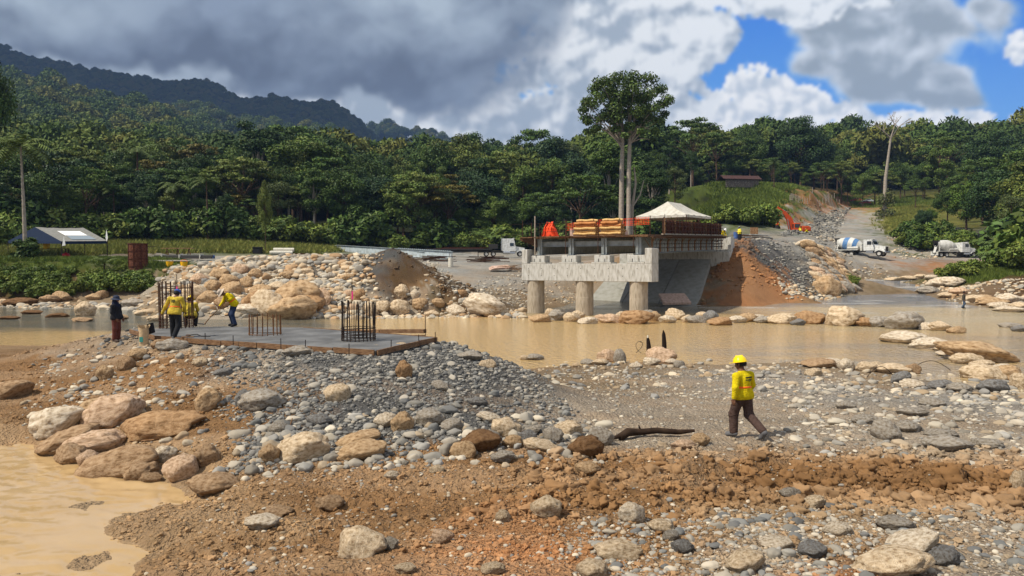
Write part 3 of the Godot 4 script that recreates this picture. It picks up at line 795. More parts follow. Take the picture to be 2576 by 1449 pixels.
func build_water() -> void:
	var tan_ := Color(0.50, 0.345, 0.15)
	var grey := Color(0.120, 0.118, 0.092)
	var beige := Color(0.47, 0.39, 0.24)
	var m := MB.new()
	var nx := 200
	var nd := 150
	for j in nd + 1:
		var d := 21.5 + 105.0 * pow(float(j) / nd, 1.35)
		for i in nx + 1:
			var x := (float(i) / nx * 2.0 - 1.0) * (20.0 + d * 0.85)
			var q := fine.get_noise_2d(x * 0.9, d * 2.4)
			var s := fine.get_noise_2d(x * 2.0 + 50.0, d * 9.0)
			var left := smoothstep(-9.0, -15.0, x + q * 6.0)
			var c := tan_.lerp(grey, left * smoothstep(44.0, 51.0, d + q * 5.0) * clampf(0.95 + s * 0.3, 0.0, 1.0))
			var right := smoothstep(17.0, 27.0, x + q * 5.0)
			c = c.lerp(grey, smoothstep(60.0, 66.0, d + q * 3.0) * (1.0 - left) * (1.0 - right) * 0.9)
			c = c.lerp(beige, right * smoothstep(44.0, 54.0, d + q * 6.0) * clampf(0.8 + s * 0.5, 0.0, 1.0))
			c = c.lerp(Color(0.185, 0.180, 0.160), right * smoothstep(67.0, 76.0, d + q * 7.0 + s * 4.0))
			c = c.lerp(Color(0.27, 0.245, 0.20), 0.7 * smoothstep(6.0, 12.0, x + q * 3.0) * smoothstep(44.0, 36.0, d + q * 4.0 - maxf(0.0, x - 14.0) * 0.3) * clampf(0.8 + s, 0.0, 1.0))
			var surge := smoothstep(62.0, 68.0, d) * smoothstep(0.0, 8.0, x) + smoothstep(66.0, 72.0, d) * smoothstep(-30.0, -38.0, x)
			c = c.lerp(Color(0.62, 0.62, 0.58), 0.75 * surge * smoothstep(0.30, 0.52, s + 0.3 * q))
			m.col = c
			var chop := 0.0
			var quick := smoothstep(64.0, 72.0, d) * smoothstep(-2.0, 8.0, x) + smoothstep(68.0, 76.0, d) * smoothstep(-28.0, -40.0, x)
			chop = quick * (0.07 * clod.get_noise_2d(x * 6.0, d * 10.0) + 0.04 * s)
			m.vert(Vector3(x, wl(x, d) + chop, -d), Vector3.UP)
	for j in nd:
		for i in nx:
			var a := j * (nx + 1) + i
			m.ix.append_array(PackedInt32Array([a, a + nx + 1, a + 1, a + 1, a + nx + 1, a + nx + 2]))
	for j in nd + 1:
		for i in nx + 1:
			var a := j * (nx + 1) + i
			var dx := m.v[a + (1 if i < nx else 0)] - m.v[a - (1 if i > 0 else 0)]
			var dz := m.v[a + (nx + 1 if j < nd else 0)] - m.v[a - (nx + 1 if j > 0 else 0)]
			m.n[a] = dx.cross(dz).normalized()
	setting("river_water", m, M.river)
	var p := MB.new()
	var px := 190
	var pd := 150
	var wave := FastNoiseLite.new()
	wave.seed = 12
	wave.frequency = 0.9
	wave.fractal_octaves = 3
	wave.domain_warp_enabled = true
	wave.domain_warp_amplitude = 0.6
	wave.domain_warp_frequency = 0.35
	for j in pd + 1:
		for i in px + 1:
			var x := -20.0 + 18.0 * i / px
			var d := 5.0 + 14.0 * j / pd
			var q := fine.get_noise_2d(x * 5.0, d * 9.0)
			var e := x * 0.94 - d * 0.34
			var g := x * 0.34 + d * 0.94
			p.col = Color(0.44, 0.295, 0.135).lerp(Color(0.49, 0.345, 0.185), clampf(0.5 + q, 0.0, 1.0))
			p.vert(Vector3(x, 0.016 + 0.055 * wave.get_noise_2d(e * 1.2, g * 3.2) * (0.6 + 0.8 * broad.get_noise_2d(x * 9.0, d * 9.0)), -d), Vector3.UP)
	for j in pd:
		for i in px:
			var a := j * (px + 1) + i
			p.ix.append_array(PackedInt32Array([a, a + px + 1, a + 1, a + 1, a + px + 1, a + px + 2]))
	for j in pd + 1:
		for i in px + 1:
			var a := j * (px + 1) + i
			var dx := p.v[a + (1 if i < px else 0)] - p.v[a - (1 if i > 0 else 0)]
			var dz := p.v[a + (px + 1 if j < pd else 0)] - p.v[a - (px + 1 if j > 0 else 0)]
			p.n[a] = dx.cross(dz).normalized()
	setting("pool_water", p, M.pool)
# ---------------------------------------------------------------- stones
var boulder_shapes := []
var cobble_shapes := []
var pebble_shapes := []
var shard_shapes := []

func ico(level: int) -> Array:
	var t := (1.0 + sqrt(5.0)) / 2.0
	var vs := [Vector3(-1, t, 0), Vector3(1, t, 0), Vector3(-1, -t, 0), Vector3(1, -t, 0), Vector3(0, -1, t), Vector3(0, 1, t), Vector3(0, -1, -t), Vector3(0, 1, -t), Vector3(t, 0, -1), Vector3(t, 0, 1), Vector3(-t, 0, -1), Vector3(-t, 0, 1)]
	for i in vs.size(): vs[i] = vs[i].normalized()
	var f := [[0, 11, 5], [0, 5, 1], [0, 1, 7], [0, 7, 10], [0, 10, 11], [1, 5, 9], [5, 11, 4], [11, 10, 2], [10, 7, 6], [7, 1, 8], [3, 9, 4], [3, 4, 2], [3, 2, 6], [3, 6, 8], [3, 8, 9], [4, 9, 5], [2, 4, 11], [6, 2, 10], [8, 6, 7], [9, 8, 1]]
	for l in level:
		var mid := {}
		var nf := []
		for q in f:
			var m := []
			for k in 3:
				var a: int = mini(q[k], q[(k + 1) % 3])
				var b: int = maxi(q[k], q[(k + 1) % 3])
				var key := a * 100000 + b
				if not mid.has(key):
					vs.append(((vs[a] + vs[b]) * 0.5).normalized())
					mid[key] = vs.size() - 1
				m.append(mid[key])
			nf.append_array([[q[0], m[0], m[2]], [q[1], m[1], m[0]], [q[2], m[2], m[1]], [m[0], m[1], m[2]]])
		f = nf
	return [vs, f]

func stone_mesh(level: int, sd: int, cuts: int, rough: float, sharp := 0.8, faceted := false) -> ArrayMesh:
	var base := ico(level)
	var r := RandomNumberGenerator.new()
	r.seed = sd
	var planes := []
	for k in cuts:
		planes.append([Vector3(r.randfn(), r.randfn(), r.randfn()).normalized(), r.randf_range(0.62, 0.92)])
	var f := FastNoiseLite.new()
	f.seed = sd
	f.frequency = 0.7
	f.fractal_octaves = 4
	var m := MB.new()
	for q in base[0]:
		var p: Vector3 = q
		p *= 1.0 + rough * f.get_noise_3dv(q * 1.4) + rough * 0.35 * f.get_noise_3dv(q * 5.0)
		for pl in planes:
			var over: float = p.dot(pl[0]) - pl[1]
			if over > 0.0: p -= pl[0] * over * sharp
		m.vert(p, Vector3.ZERO)
	for t in base[1]:
		m.ix.append_array(PackedInt32Array([t[0], t[2], t[1]]))
	for i in range(0, m.ix.size(), 3):
		var a := m.v[m.ix[i]]
		var nn := (m.v[m.ix[i + 2]] - a).cross(m.v[m.ix[i + 1]] - a)
		for k in 3: m.n[m.ix[i + k]] += nn
	for i in m.n.size(): m.n[i] = m.n[i].normalized()
	if faceted:
		var fm := MB.new()
		for i in range(0, m.ix.size(), 3): fm.tri(m.v[m.ix[i]], m.v[m.ix[i + 2]], m.v[m.ix[i + 1]])
		return fm.mesh()
	return m.mesh()

func make_stone_shapes() -> void:
	for k in 9: boulder_shapes.append(stone_mesh(3, 100 + k, 4 + k % 4, 0.30, 0.65))
	for k in 7: cobble_shapes.append(stone_mesh(2, 200 + k, 4, 0.28))
	for k in 6: pebble_shapes.append(stone_mesh(1, 300 + k, 2, 0.25))
	for k in 5: shard_shapes.append(stone_mesh(2, 400 + k, 1, 0.95, 0.5))

var boulder_count := 0
# a stone that can be picked out in the photograph: centre of its foot, width and height on the 2576 grid
func boulder(u: float, v: float, w: float, h: float, tone: String, label: String, group: String, lean := 0.0, dist := 0.0) -> MeshInstance3D:
	var p := at_depth(u, v, dist) if dist > 0.0 else hit(u, v, true)
	var d := -p.z
	var sx := w * d / F * 0.5
	var sy := h * d / F * 0.5
	var sz := sx * rng.randf_range(0.7, 0.95)
	var o := MeshInstance3D.new()
	o.mesh = boulder_shapes[boulder_count % boulder_shapes.size()] if w > 26 else cobble_shapes[boulder_count % cobble_shapes.size()]
	boulder_count += 1
	o.material_override = M["stone_" + tone]
	o.name = numbered("boulder")
	add_child(o)
	var spin := rng.randf_range(-0.4, 0.4) + (PI if boulder_count % 2 else 0.0)
	o.transform = Transform3D(Basis(Vector3(0, 0, 1), lean) * Basis.from_scale(Vector3(sx, sy, sz) * 1.32) * Basis(Vector3.UP, spin), p + Vector3(0, sy * 0.72, -sz * 0.55))
	tag(o, label, "boulder", group)
	return o

var tones_mix := ["cream", "tan", "grey", "pink", "cream", "grey", "pale", "slate"]

func boulders() -> void:
	var gl := "big boulders on the far gravel heap"
	for b in [   # the far heap
		[735, 772, 100, 62, "tan", "largest tan boulder, flat topped, on the far gravel heap", 0.12], [730, 803, 92, 56, "tan", "wedge shaped tan boulder at the water below the far heap", 0.2], [670, 790, 70, 60, "cream", "blotched cream boulder beside the wedge shaped one", 0.0], [765, 786, 76, 44, "rust", "brown banded boulder leaning on the largest boulder", 0.15], [806, 770, 48, 44, "pink", "rounded pink boulder right of the largest boulder", 0.0], [640, 775, 60, 40, "rust", "rust coloured boulder behind the worker with the shovel", 0.2], [618, 792, 70, 26, "pale", "low pale boulder lying in the shallows below the heap", 0.0], [580, 745, 44, 40, "tan", "tan boulder high on the far heap beside the rebar cage", 0.0], [520, 768, 44, 34, "tan", "olive tan boulder behind the tall rusty rebar cage", 0.0], [560, 775, 36, 28, "muddy", "brown boulder under the tan one on the heap", 0.1], [490, 757, 60, 40, "cream", "long cream boulder at the left foot of the far heap", -0.3], [438, 775, 60, 34, "cream", "flat cream boulder by the left foot of the heap", 0.1], [210, 795, 40, 36, "cream", "upright cream boulder standing alone on the left shore", 0.0],
		[545, 700, 40, 24, "tan", "", 0.2], [600, 690, 36, 26, "pink", "", 0.1], [640, 700, 30, 24, "tan", "", 0.0], [575, 720, 40, 34, "tan", "", 0.0], [500, 715, 34, 26, "pink", "", 0.0], [530, 735, 32, 30, "tan", "", 0.0], [480, 735, 28, 22, "cream", "", 0.0], [655, 745, 50, 30, "tan", "", 0.2], [690, 735, 40, 26, "cream", "", 0.1], [620, 720, 34, 24, "tan", "", 0.1], [720, 700, 34, 18, "tan", "", 0.0], [770, 690, 30, 16, "cream", "", 0.0], [850, 742, 26, 22, "cream", "", 0.3], [900, 760, 30, 32, "rust", "", -0.5], [880, 745, 24, 18, "pink", "", 0.0], [870, 705, 30, 16, "tan", "", 0.2], [830, 700, 26, 15, "grey", "", 0.0], [930, 795, 28, 36, "cream", "", 0.2], [890, 785, 26, 22, "pink", "", 0.0], [960, 783, 36, 26, "cream", "", 0.4], [1000, 790, 46, 36, "cream", "", 0.0], [1055, 775, 34, 28, "tan", "", 0.2], [1010, 745, 30, 28, "cream", "", -0.2], [1045, 750, 20, 22, "pale", "", 0.0], [1100, 770, 30, 20, "tan", "", 0.0], [1150, 792, 42, 24, "pale", "", -0.2], [1085, 797, 30, 16, "cream", "", 0.0], [1240, 795, 34, 22, "tan", "", 0.2], [1160, 745, 24, 18, "rust", "", 0.0]]:
		boulder(b[0], b[1], b[2], b[3], b[4], b[5] if b[5] else "medium river boulder lying on the far gravel heap", gl if not b[5] else "", b[6])
	boulder(1222, 788, 86, 46, "pale", "large pale boulder at the water's edge beside the pier", "", -0.25)
	var chain := "boulders lined up across the river"
	for b in [   # the line of boulders across the river
		[1360, 804, 44, 18, "tan"], [1400, 800, 36, 22, "grey"], [1385, 790, 24, 18, "cream"], [1440, 803, 34, 20, "cream"], [1480, 808, 40, 14, "pale"], [1455, 796, 30, 18, "cream"], [1515, 802, 30, 14, "pink"], [1540, 806, 52, 18, "pink"], [1565, 796, 28, 16, "cream"], [1602, 808, 74, 32, "rust"], [1648, 803, 26, 22, "tan"], [1630, 795, 30, 18, "grey"], [1680, 806, 34, 16, "pale"], [1700, 798, 40, 24, "cream"], [1730, 805, 26, 16, "cream"], [1752, 806, 40, 16, "grey"], [1790, 802, 34, 22, "slate"], [1770, 795, 30, 14, "cream"], [1815, 812, 50, 18, "rust"], [1855, 806, 40, 14, "pale"], [1885, 803, 40, 18, "tan"], [1930, 806, 44, 14, "grey"], [1975, 808, 58, 22, "cream"], [2010, 812, 28, 14, "slate"], [2040, 808, 62, 26, "rust"], [2075, 800, 36, 16, "grey"], [1905, 797, 34, 10, "pale"],
		[2130, 813, 74, 46, "cream"], [2182, 815, 46, 18, "rust"], [2215, 816, 50, 22, "grey"], [2280, 822, 74, 38, "grey"], [2338, 824, 36, 16, "pale"], [2372, 826, 44, 20, "cream"], [2410, 832, 34, 14, "tan"]]:
		boulder(b[0] - (0 if b[0] < 2090 else 0), b[1] + 6, b[2], b[3] * 1.15, b[4], "waterworn %s boulder in the line across the river" % {"tan": "tan", "grey": "grey", "cream": "cream", "pale": "pale", "pink": "pinkish", "rust": "rust stained", "slate": "dark slate"}[b[4]], chain, rng.randf_range(-0.1, 0.1))
	var rc := "pale boulders along the right shore of the pool"
	for b in [
		[2285, 862, 96, 26, "pale", "broad pale boulder like a whale back in the river", 0.0], [2352, 878, 76, 26, "pale", "pale boulder beside the whale backed one", 0.1], [2400, 896, 60, 14, "pale", "", 0.0], [2380, 884, 40, 12, "cream", "", 0.0], [2420, 905, 50, 16, "pale", "", 0.1], [2440, 915, 60, 26, "cream", "", 0.0], [2480, 925, 46, 18, "cream", "", 0.0], [2530, 940, 60, 24, "pale", "", 0.0], [2485, 955, 78, 36, "cream", "", 0.0], [2545, 955, 54, 34, "tan", "", 0.1], [2505, 985, 56, 30, "slate", "dark grey dome shaped boulder on the right gravel shore", 0.0], [2570, 975, 40, 40, "cream", "", 0.0], [2420, 985, 50, 20, "grey", "", 0.0], [2370, 978, 50, 20, "slate", "", 0.1], [2270, 965, 44, 28, "slate", "", 0.3], [2300, 975, 50, 20, "pale", "", 0.0], [2250, 940, 70, 24, "cream", "long cream boulder on the mud spit", 0.0], [2300, 940, 30, 24, "muddy", "", 0.0], [2130, 930, 34, 26, "pale", "", 0.0], [2185, 935, 40, 24, "cream", "", 0.0], [2070, 925, 70, 22, "muddy", "mud covered flat boulder on the spit", 0.0], [2100, 920, 50, 16, "pale", "", 0.0], [2160, 928, 24, 16, "grey", "", 0.0], [2205, 930, 36, 20, "cream", "", 0.1], [2050, 945, 34, 18, "cream", "", 0.0]]:
		boulder(b[0], b[1], b[2], b[3], b[4], b[5] if b[5] else "pale waterworn boulder on the right shore of the pool", rc if not b[5] else "", b[6])
	boulder(2475, 908, 140, 46, "tan", "huge flat tan and white boulder on the right shore", "", -0.22)
	for b in [   # near the stumps
		[1662, 912, 62, 36, "pink", "round pinkish boulder in front of the burnt stumps", 0.0], [1531, 910, 42, 30, "pink", "rosy boulder standing in the pool margin", 0.0], [1560, 912, 26, 34, "grey", "pointed grey stone beside the rosy boulder", 0.3], [1640, 918, 36, 20, "pale", "pale stone tucked against the round pinkish boulder", 0.0], [1345, 905, 36, 14, "grey", "", 0.0], [1320, 905, 22, 12, "cream", "", 0.0], [1510, 918, 36, 14, "cream", "", 0.0], [1480, 916, 30, 12, "grey", "", 0.0], [1710, 925, 20, 20, "grey", "", 0.0], [1600, 925, 26, 12, "pale", "", 0.0], [1690, 915, 26, 12, "pale", "", 0.0]]:
		boulder(b[0], b[1], b[2], b[3], b[4], b[5] if b[5] else "small pale stone at the near edge of the pool", "small stones at the near edge of the pool" if not b[5] else "", b[6])
	for b in [   # the slab mound
		[650, 1030, 88, 46, "grey", "smooth pale grey boulder on the slope below the slab", 0.12], [848, 1010, 54, 48, "cream", "cream and black heart shaped stone on the dark slope", -0.2], [1015, 950, 32, 40, "rust", "orange stained stone high on the dark slope", 0.2], [900, 1120, 90, 30, "tan", "upper tan boulder of a pair at the mound's foot", 0.3], [905, 1158, 100, 44, "tan", "lower tan boulder of a pair at the mound's foot", 0.22], [755, 1155, 110, 60, "cream", "cream boulder half buried in gravel at the foot", 0.1], [675, 1160, 42, 42, "tan", "tan boulder beside the half buried cream one", 0.0], [385, 1100, 160, 56, "rust", "long ochre boulder jutting from the brown slope", 0.12], [270, 1070, 120, 70, "pink", "large pinkish boulder in the brown slope", 0.3], [230, 1045, 80, 40, "tan", "tan boulder behind the large pinkish boulder", 0.2], [130, 1095, 110, 76, "pale", "large pale greenish boulder above the muddy pool", 0.3], [175, 1070, 60, 30, "muddy", "small brown boulder lying on the pale greenish one", 0.0], [150, 1135, 120, 46, "muddy", "mud coated boulder touching the pool", 0.35], [220, 1140, 120, 50, "pink", "flat topped pinkish boulder beside the pool", 0.15], [172, 1165, 70, 44, "muddy", "brown boulder with a flat face at the pool's edge", 0.0], [215, 1175, 44, 40, "pink", "rounded pink boulder in the pool margin", 0.0], [300, 1195, 170, 64, "muddy", "broad mud covered slab of rock at the pool", 0.2], [345, 1208, 66, 40, "muddy", "pale brown boulder at the pool's tip", 0.3], [405, 1165, 54, 40, "pale", "white oval boulder leaning on the muddy rocks", 0.6], [450, 1205, 70, 62, "pink", "upright pinkish boulder at the mound's toe", 0.0], [515, 1170, 50, 46, "muddy", "brown and white patched boulder at the toe", 0.0], [530, 1240, 96, 44, "muddy", "mud coloured boulder sunk in the wet bank", 0.0], [375, 1215, 44, 24, "muddy", "small dark wet boulder beside the upright one", 0.0], [515, 1030, 60, 46, "tan", "tilted ochre boulder half way up the slope", 0.7], [262, 955, 34, 36, "tan", "olive boulder on the brown slope under the cement sack", 0.2], [310, 930, 36, 34, "muddy", "brown boulder near the top of the slope", 0.2], [430, 880, 60, 26, "grey", "grey boulder beside the man with the blue cap", 0.0], [398, 878, 36, 24, "muddy", "round brown stone next to the grey boulder", 0.0], [20, 1000, 80, 46, "muddy", "split brown boulder at the left end of the mound", 0.3], [340, 905, 40, 26, "tan", "tan stone at the top of the brown slope", 0.3], [500, 920, 30, 20, "cream", "small cream stone on the brown slope", 0.0], [1475, 1150, 70, 50, "umber", "dark brown boulder at the end of the mound's toe", 0.2], [1510, 1120, 50, 46, "grey", "pale grey stone behind the dark brown boulder", 0.3], [1205, 1135, 80, 48, "umber", "brown and cream boulder among the toe stones", 0.2], [1170, 1150, 54, 38, "tan", "round tan boulder at the mound's toe", 0.0], [1270, 1095, 60, 40, "cream", "cream faceted boulder at the toe of the mound", -0.2], [1080, 1070, 60, 40, "grey", "angular dark grey stone in the lower slope", 0.1], [1137, 1085, 44, 34, "grey", "pale rounded stone on the lower slope", 0.0], [1010, 1085, 44, 44, "tan", "brown round stone on the lower slope", 0.0], [970, 1072, 50, 32, "pale", "egg shaped pale stone on the lower slope", 0.3], [1360, 1135, 70, 26, "cream", "cream flat stone at the toe beside the mud", -0.2], [1430, 1095, 60, 34, "cream", "cream stone right of the mound's toe", 0.0], [1265, 1160, 46, 26, "grey", "grey stone below the brown boulder", 0.1], [1390, 1110, 40, 34, "grey", "", 0.0], [1330, 1110, 36, 26, "slate", "", 0.0], [1290, 1125, 40, 30, "tan", "", 0.0], [1340, 1090, 40, 20, "grey", "", 0.3], [1235, 1110, 36, 26, "grey", "", 0.0], [1230, 1060, 50, 20, "pale", "", -0.3], [1200, 1020, 40, 20, "slate", "", 0.0], [1110, 980, 40, 20, "grey", "", -0.3], [1180, 905, 50, 20, "grey", "", 0.0], [1230, 925, 36, 20, "cream", "", 0.0], [945, 885, 30, 16, "grey", "", 0.0], [1010, 880, 30, 18, "cream", "", 0.0], [560, 945, 40, 20, "slate", "", 0.0], [745, 895, 60, 22, "grey", "", 0.0], [800, 1070, 50, 26, "slate", "", 0.0], [700, 1090, 40, 26, "grey", "", 0.0], [610, 1020, 40, 36, "slate", "", 0.5]]:
		boulder(b[0], b[1], b[2], b[3], b[4], b[5] if b[5] else "%s cobble bedded in the slope below the slab" % ("slate grey" if b[4] == "slate" else b[4]), "cobbles bedded in the slope below the slab" if not b[5] else "", b[6])
	for b in [   # foreground
		[1376, 1300, 62, 52, "cream", "round cream boulder with mud on its side", 0.0], [900, 1402, 100, 62, "cream", "largest cream boulder in the near red soil", -0.1], [1590, 1312, 56, 44, "pale", "white boulder with brown spots in the foreground", 0.0], [1665, 1340, 54, 30, "cream", "cream stone beside the spotted white boulder", -0.1], [1112, 1365, 46, 36, "pink", "triangular pinkish stone on the red soil", 0.0], [1265, 1312, 30, 28, "cream", "cream stone near the fallen twig", 0.0], [1762, 1118, 36, 26, "tan", "tan block near the walking worker", 0.0], [1720, 1130, 50, 22, "pink", "flat pinkish stone near the walking worker", 0.0], [2235, 1105, 60, 46, "grey", "pale grey upright stone on the gravel flat", -0.3], [2395, 1135, 90, 34, "grey", "long dark grey boulder on the gravel flat", 0.0], [1560, 1405, 90, 40, "cream", "half buried cream rock in the foreground", 0.0], [1490, 1449, 64, 34, "cream", "cream rock at the edge of the red soil", 0.0], [2255, 1445, 150, 50, "cream", "long cream slab of rock in the red soil", 0.25], [2310, 1385, 110, 40, "pale", "pale rock half sunk in mixed gravel", 0.3], [1880, 1435, 80, 40, "cream", "cream rock beside the red clods", 0.2], [1480, 1192, 50, 28, "tan", "flat tan stone in the wheel track", 0.0], [2570, 1240, 34, 56, "cream", "cream boulder in the soil ridge on the right", 0.0], [2050, 1275, 50, 24, "cream", "cream stone on the face of the soil ridge", 0.2], [655, 1325, 70, 26, "pale", "white stone by the muddy puddle", 0.0], [690, 1300, 60, 22, "muddy", "wet brown stone by the muddy puddle", 0.0], [830, 1280, 56, 30, "muddy", "muddy stone on the wheel track", 0.0], [2375, 1100, 60, 18, "grey", "", 0.0], [2490, 1125, 60, 22, "grey", "", 0.0], [2290, 1085, 50, 24, "grey", "", 0.0], [2180, 1065, 50, 20, "grey", "", 0.0], [2300, 1045, 60, 18, "grey", "", 0.0], [2350, 1020, 50, 18, "grey", "", 0.0], [2130, 1030, 40, 20, "grey", "", 0.0], [1990, 1250, 40, 22, "grey", "", 0.0], [2110, 1345, 60, 26, "pale", "", 0.1], [2260, 1330, 70, 26, "grey", "", 0.0], [1960, 1380, 70, 26, "pale", "", 0.0], [2050, 1400, 60, 30, "slate", "", 0.0], [1720, 1390, 44, 30, "slate", "", 0.0], [1690, 1360, 34, 24, "grey", "", 0.2], [1240, 1440, 50, 22, "cream", "", 0.0], [1020, 1440, 44, 22, "cream", "", 0.0], [980, 1380, 30, 26, "grey", "", 0.0], [1100, 1190, 30, 18, "cream", "", 0.0], [985, 1205, 30, 20, "pale", "", 0.0], [2450, 1290, 50, 18, "pale", "", 0.0], [2380, 1420, 60, 40, "slate", "", 0.3]]:
		boulder(b[0], b[1], b[2], b[3], b[4], b[5] if b[5] else "%s stone lying on the near gravel" % ("slate grey" if b[4] == "slate" else b[4]), "stones lying on the near gravel" if not b[5] else "", b[6])
	# left shore and right bank
	for b in [[40, 765, 60, 18, "umber"], [120, 757, 36, 18, "muddy"], [150, 752, 34, 22, "tan"], [230, 752, 30, 16, "tan"], [255, 748, 24, 22, "muddy"], [90, 742, 30, 12, "muddy"], [330, 770, 56, 20, "grey"], [360, 790, 40, 16, "cream"], [390, 805, 34, 14, "cream"], [300, 800, 30, 12, "tan"], [75, 787, 40, 10, "umber"], [140, 795, 44, 10, "umber"], [20, 800, 40, 8, "umber"], [200, 806, 40, 10, "muddy"]]:
		boulder(b[0], b[1] + 3, b[2], b[3], b[4], "%s boulder in the shallows below the leafy bank" % {"umber": "wet dark", "muddy": "brown", "tan": "tan", "grey": "grey", "cream": "cream"}[b[4]], "boulders in the shallows below the leafy bank")
	for b in [[2340, 735, 44, 16, "grey"], [2370, 722, 46, 26, "pale"], [2400, 716, 50, 24, "pale"], [2420, 738, 40, 16, "pink"], [2390, 745, 40, 12, "cream"], [2460, 758, 46, 18, "cream"], [2500, 765, 60, 20, "tan"], [2545, 762, 50, 26, "pale"], [2520, 772, 40, 14, "pale"], [2570, 775, 40, 16, "cream"], [2550, 782, 60, 12, "pale"], [2480, 752, 30, 14, "tan"], [2320, 698, 30, 10, "cream"], [2290, 702, 34, 10, "cream"], [2345, 700, 24, 12, "pale"], [2250, 703, 30, 8, "cream"], [2570, 832, 30, 16, "slate"], [2545, 822, 40, 12, "grey"]]:
		boulder(b[0], b[1] + 2, b[2], b[3], b[4], "%s boulder along the shore under the right bank" % {"grey": "grey", "pale": "pale", "pink": "pinkish", "cream": "cream", "tan": "tan", "slate": "dark slate"}[b[4]], "boulders along the shore under the right bank")
	# riprap wall
	var tl := at_depth(2036, 618, 90); var tr_ := at_depth(2105, 648, 95); var br := at_depth(2150, 742, 87); var bl := at_depth(2062, 748, 82)
	for j in 10:
		for i in 8:
			var f := (i + 0.5 * (j % 2) + rng.randf_range(-0.15, 0.15)) / 8.0
			var g := (j + rng.randf_range(-0.2, 0.2)) / 9.0
			var p := tl.lerp(tr_, f).lerp(bl.lerp(br, f), g)
			p.y = maxf(p.y, ground_y(p.x, -p.z)) + 0.1
			var o2 := MeshInstance3D.new()
			o2.mesh = boulder_shapes[(i * 3 + j * 5) % 9]
			o2.material_override = M["stone_" + ["tan", "muddy", "cream", "muddy", "grey", "tan", "grey", "pink"][(i * 5 + j * 3) % 8]]
			o2.name = numbered("boulder")
			add_child(o2)
			var s := rng.randf_range(0.75, 1.15) * (1.0 if j < 8 else 1.2)
			o2.transform = Transform3D(Basis(Vector3.UP, rng.randf_range(-0.4, 0.1)) * Basis(Vector3(0, 0, 1), rng.randf_range(-0.7, -0.2)) * Basis.from_scale(Vector3(0.95, 0.5, 0.62) * s), p)
			tag(o2, "elongated boulder packed into the steep riprap wall", "boulder", "boulders packed into the riprap wall")
	boulder(2085, 745, 58, 48, "tan", "round tan boulder at the foot of the riprap wall", "", 0.0)
	boulder(2030, 622, 40, 20, "pale", "pale boulder crowning the riprap wall", "", 0.0)

func scatter(called: String, shapes: Array, count: int, sampler: Callable, palette: Array, smin: float, smax: float, flat := 0.65, sink := 0.25, label := "") -> void:
	var per := int(ceil(float(count) / shapes.size()))
	var root := Node3D.new()
	root.name = numbered(called)
	add_child(root)
	tag(root, label, "gravel", "", "stuff")
	for s in shapes:
		var buf := []
		var cols := PackedColorArray()
		for k in per:
			var p: Vector3 = sampler.call()
			if p.y < -50.0: continue
			var r := smin * pow(smax / smin, pow(rng.randf(), 2.8))
			var b := Basis(Vector3.UP, rng.randf() * TAU) * Basis(Vector3(1, 0, 0), rng.randf_range(-0.5, 0.5)) * Basis.from_scale(Vector3(rng.randf_range(0.8, 1.3), flat * rng.randf_range(0.7, 1.25), rng.randf_range(0.7, 1.0)) * r)
			buf.append(Transform3D(b, p + Vector3(0, r * flat * (0.5 - sink * rng.randf() * 2.0), 0)))
			var c: Color = palette[rng.randi() % palette.size()] if palette else ground_col(p.x, -p.z)
			var t := rng.randf_range(0.75, 1.2) if palette else rng.randf_range(0.72, 1.02)
			cols.append(Color(c.r * t * 1.05, c.g * t, c.b * t * 0.90))
		var mm := MultiMesh.new()
		mm.transform_format = MultiMesh.TRANSFORM_3D
		mm.use_colors = true
		mm.mesh = s
		mm.instance_count = buf.size()
		for k in buf.size():
			mm.set_instance_transform(k, buf[k])
			mm.set_instance_color(k, cols[k])
		var o := MultiMeshInstance3D.new()
		o.multimesh = mm
		o.material_override = M.pebbles
		o.name = "stones"
		root.add_child(o, true)
		o.set_meta("kind", "stuff")

func in_quad(pts: Array, jitter := 0.0) -> Callable:   # random place inside a four-sided patch of ground, given on the photo grid
	var w := []
	for q in pts:
		var h := hit(q[0], q[1])
		w.append(Vector2(h.x, -h.z))
	return func() -> Vector3:
		var f := rng.randf()
		var g := rng.randf()
		var a: Vector2 = w[0].lerp(w[1], f).lerp(w[3].lerp(w[2], f), g)
		var edge := minf(minf(f, 1.0 - f), minf(g, 1.0 - g)) * 14.0 + fine.get_noise_2d(a.x * 7.0, a.y * 7.0) * 1.2
		if edge < rng.randf(): return Vector3(0, -99, 0)
		a += Vector2(rng.randf_range(-jitter, jitter), rng.randf_range(-jitter, jitter))
		if a.y < 4.0: return Vector3(0, -99, 0)
		# patches: thinner where the broad pattern is low
		if broad.get_noise_2d(a.x * 12.0, a.y * 12.0) + rng.randf_range(-0.5, 0.9) < 0.0: return Vector3(0, -99, 0)
		var y := ground_y(a.x, a.y)
		if y < wl(a.x, a.y) - 0.12: return Vector3(0, -99, 0)
		return Vector3(a.x, y, -a.y)

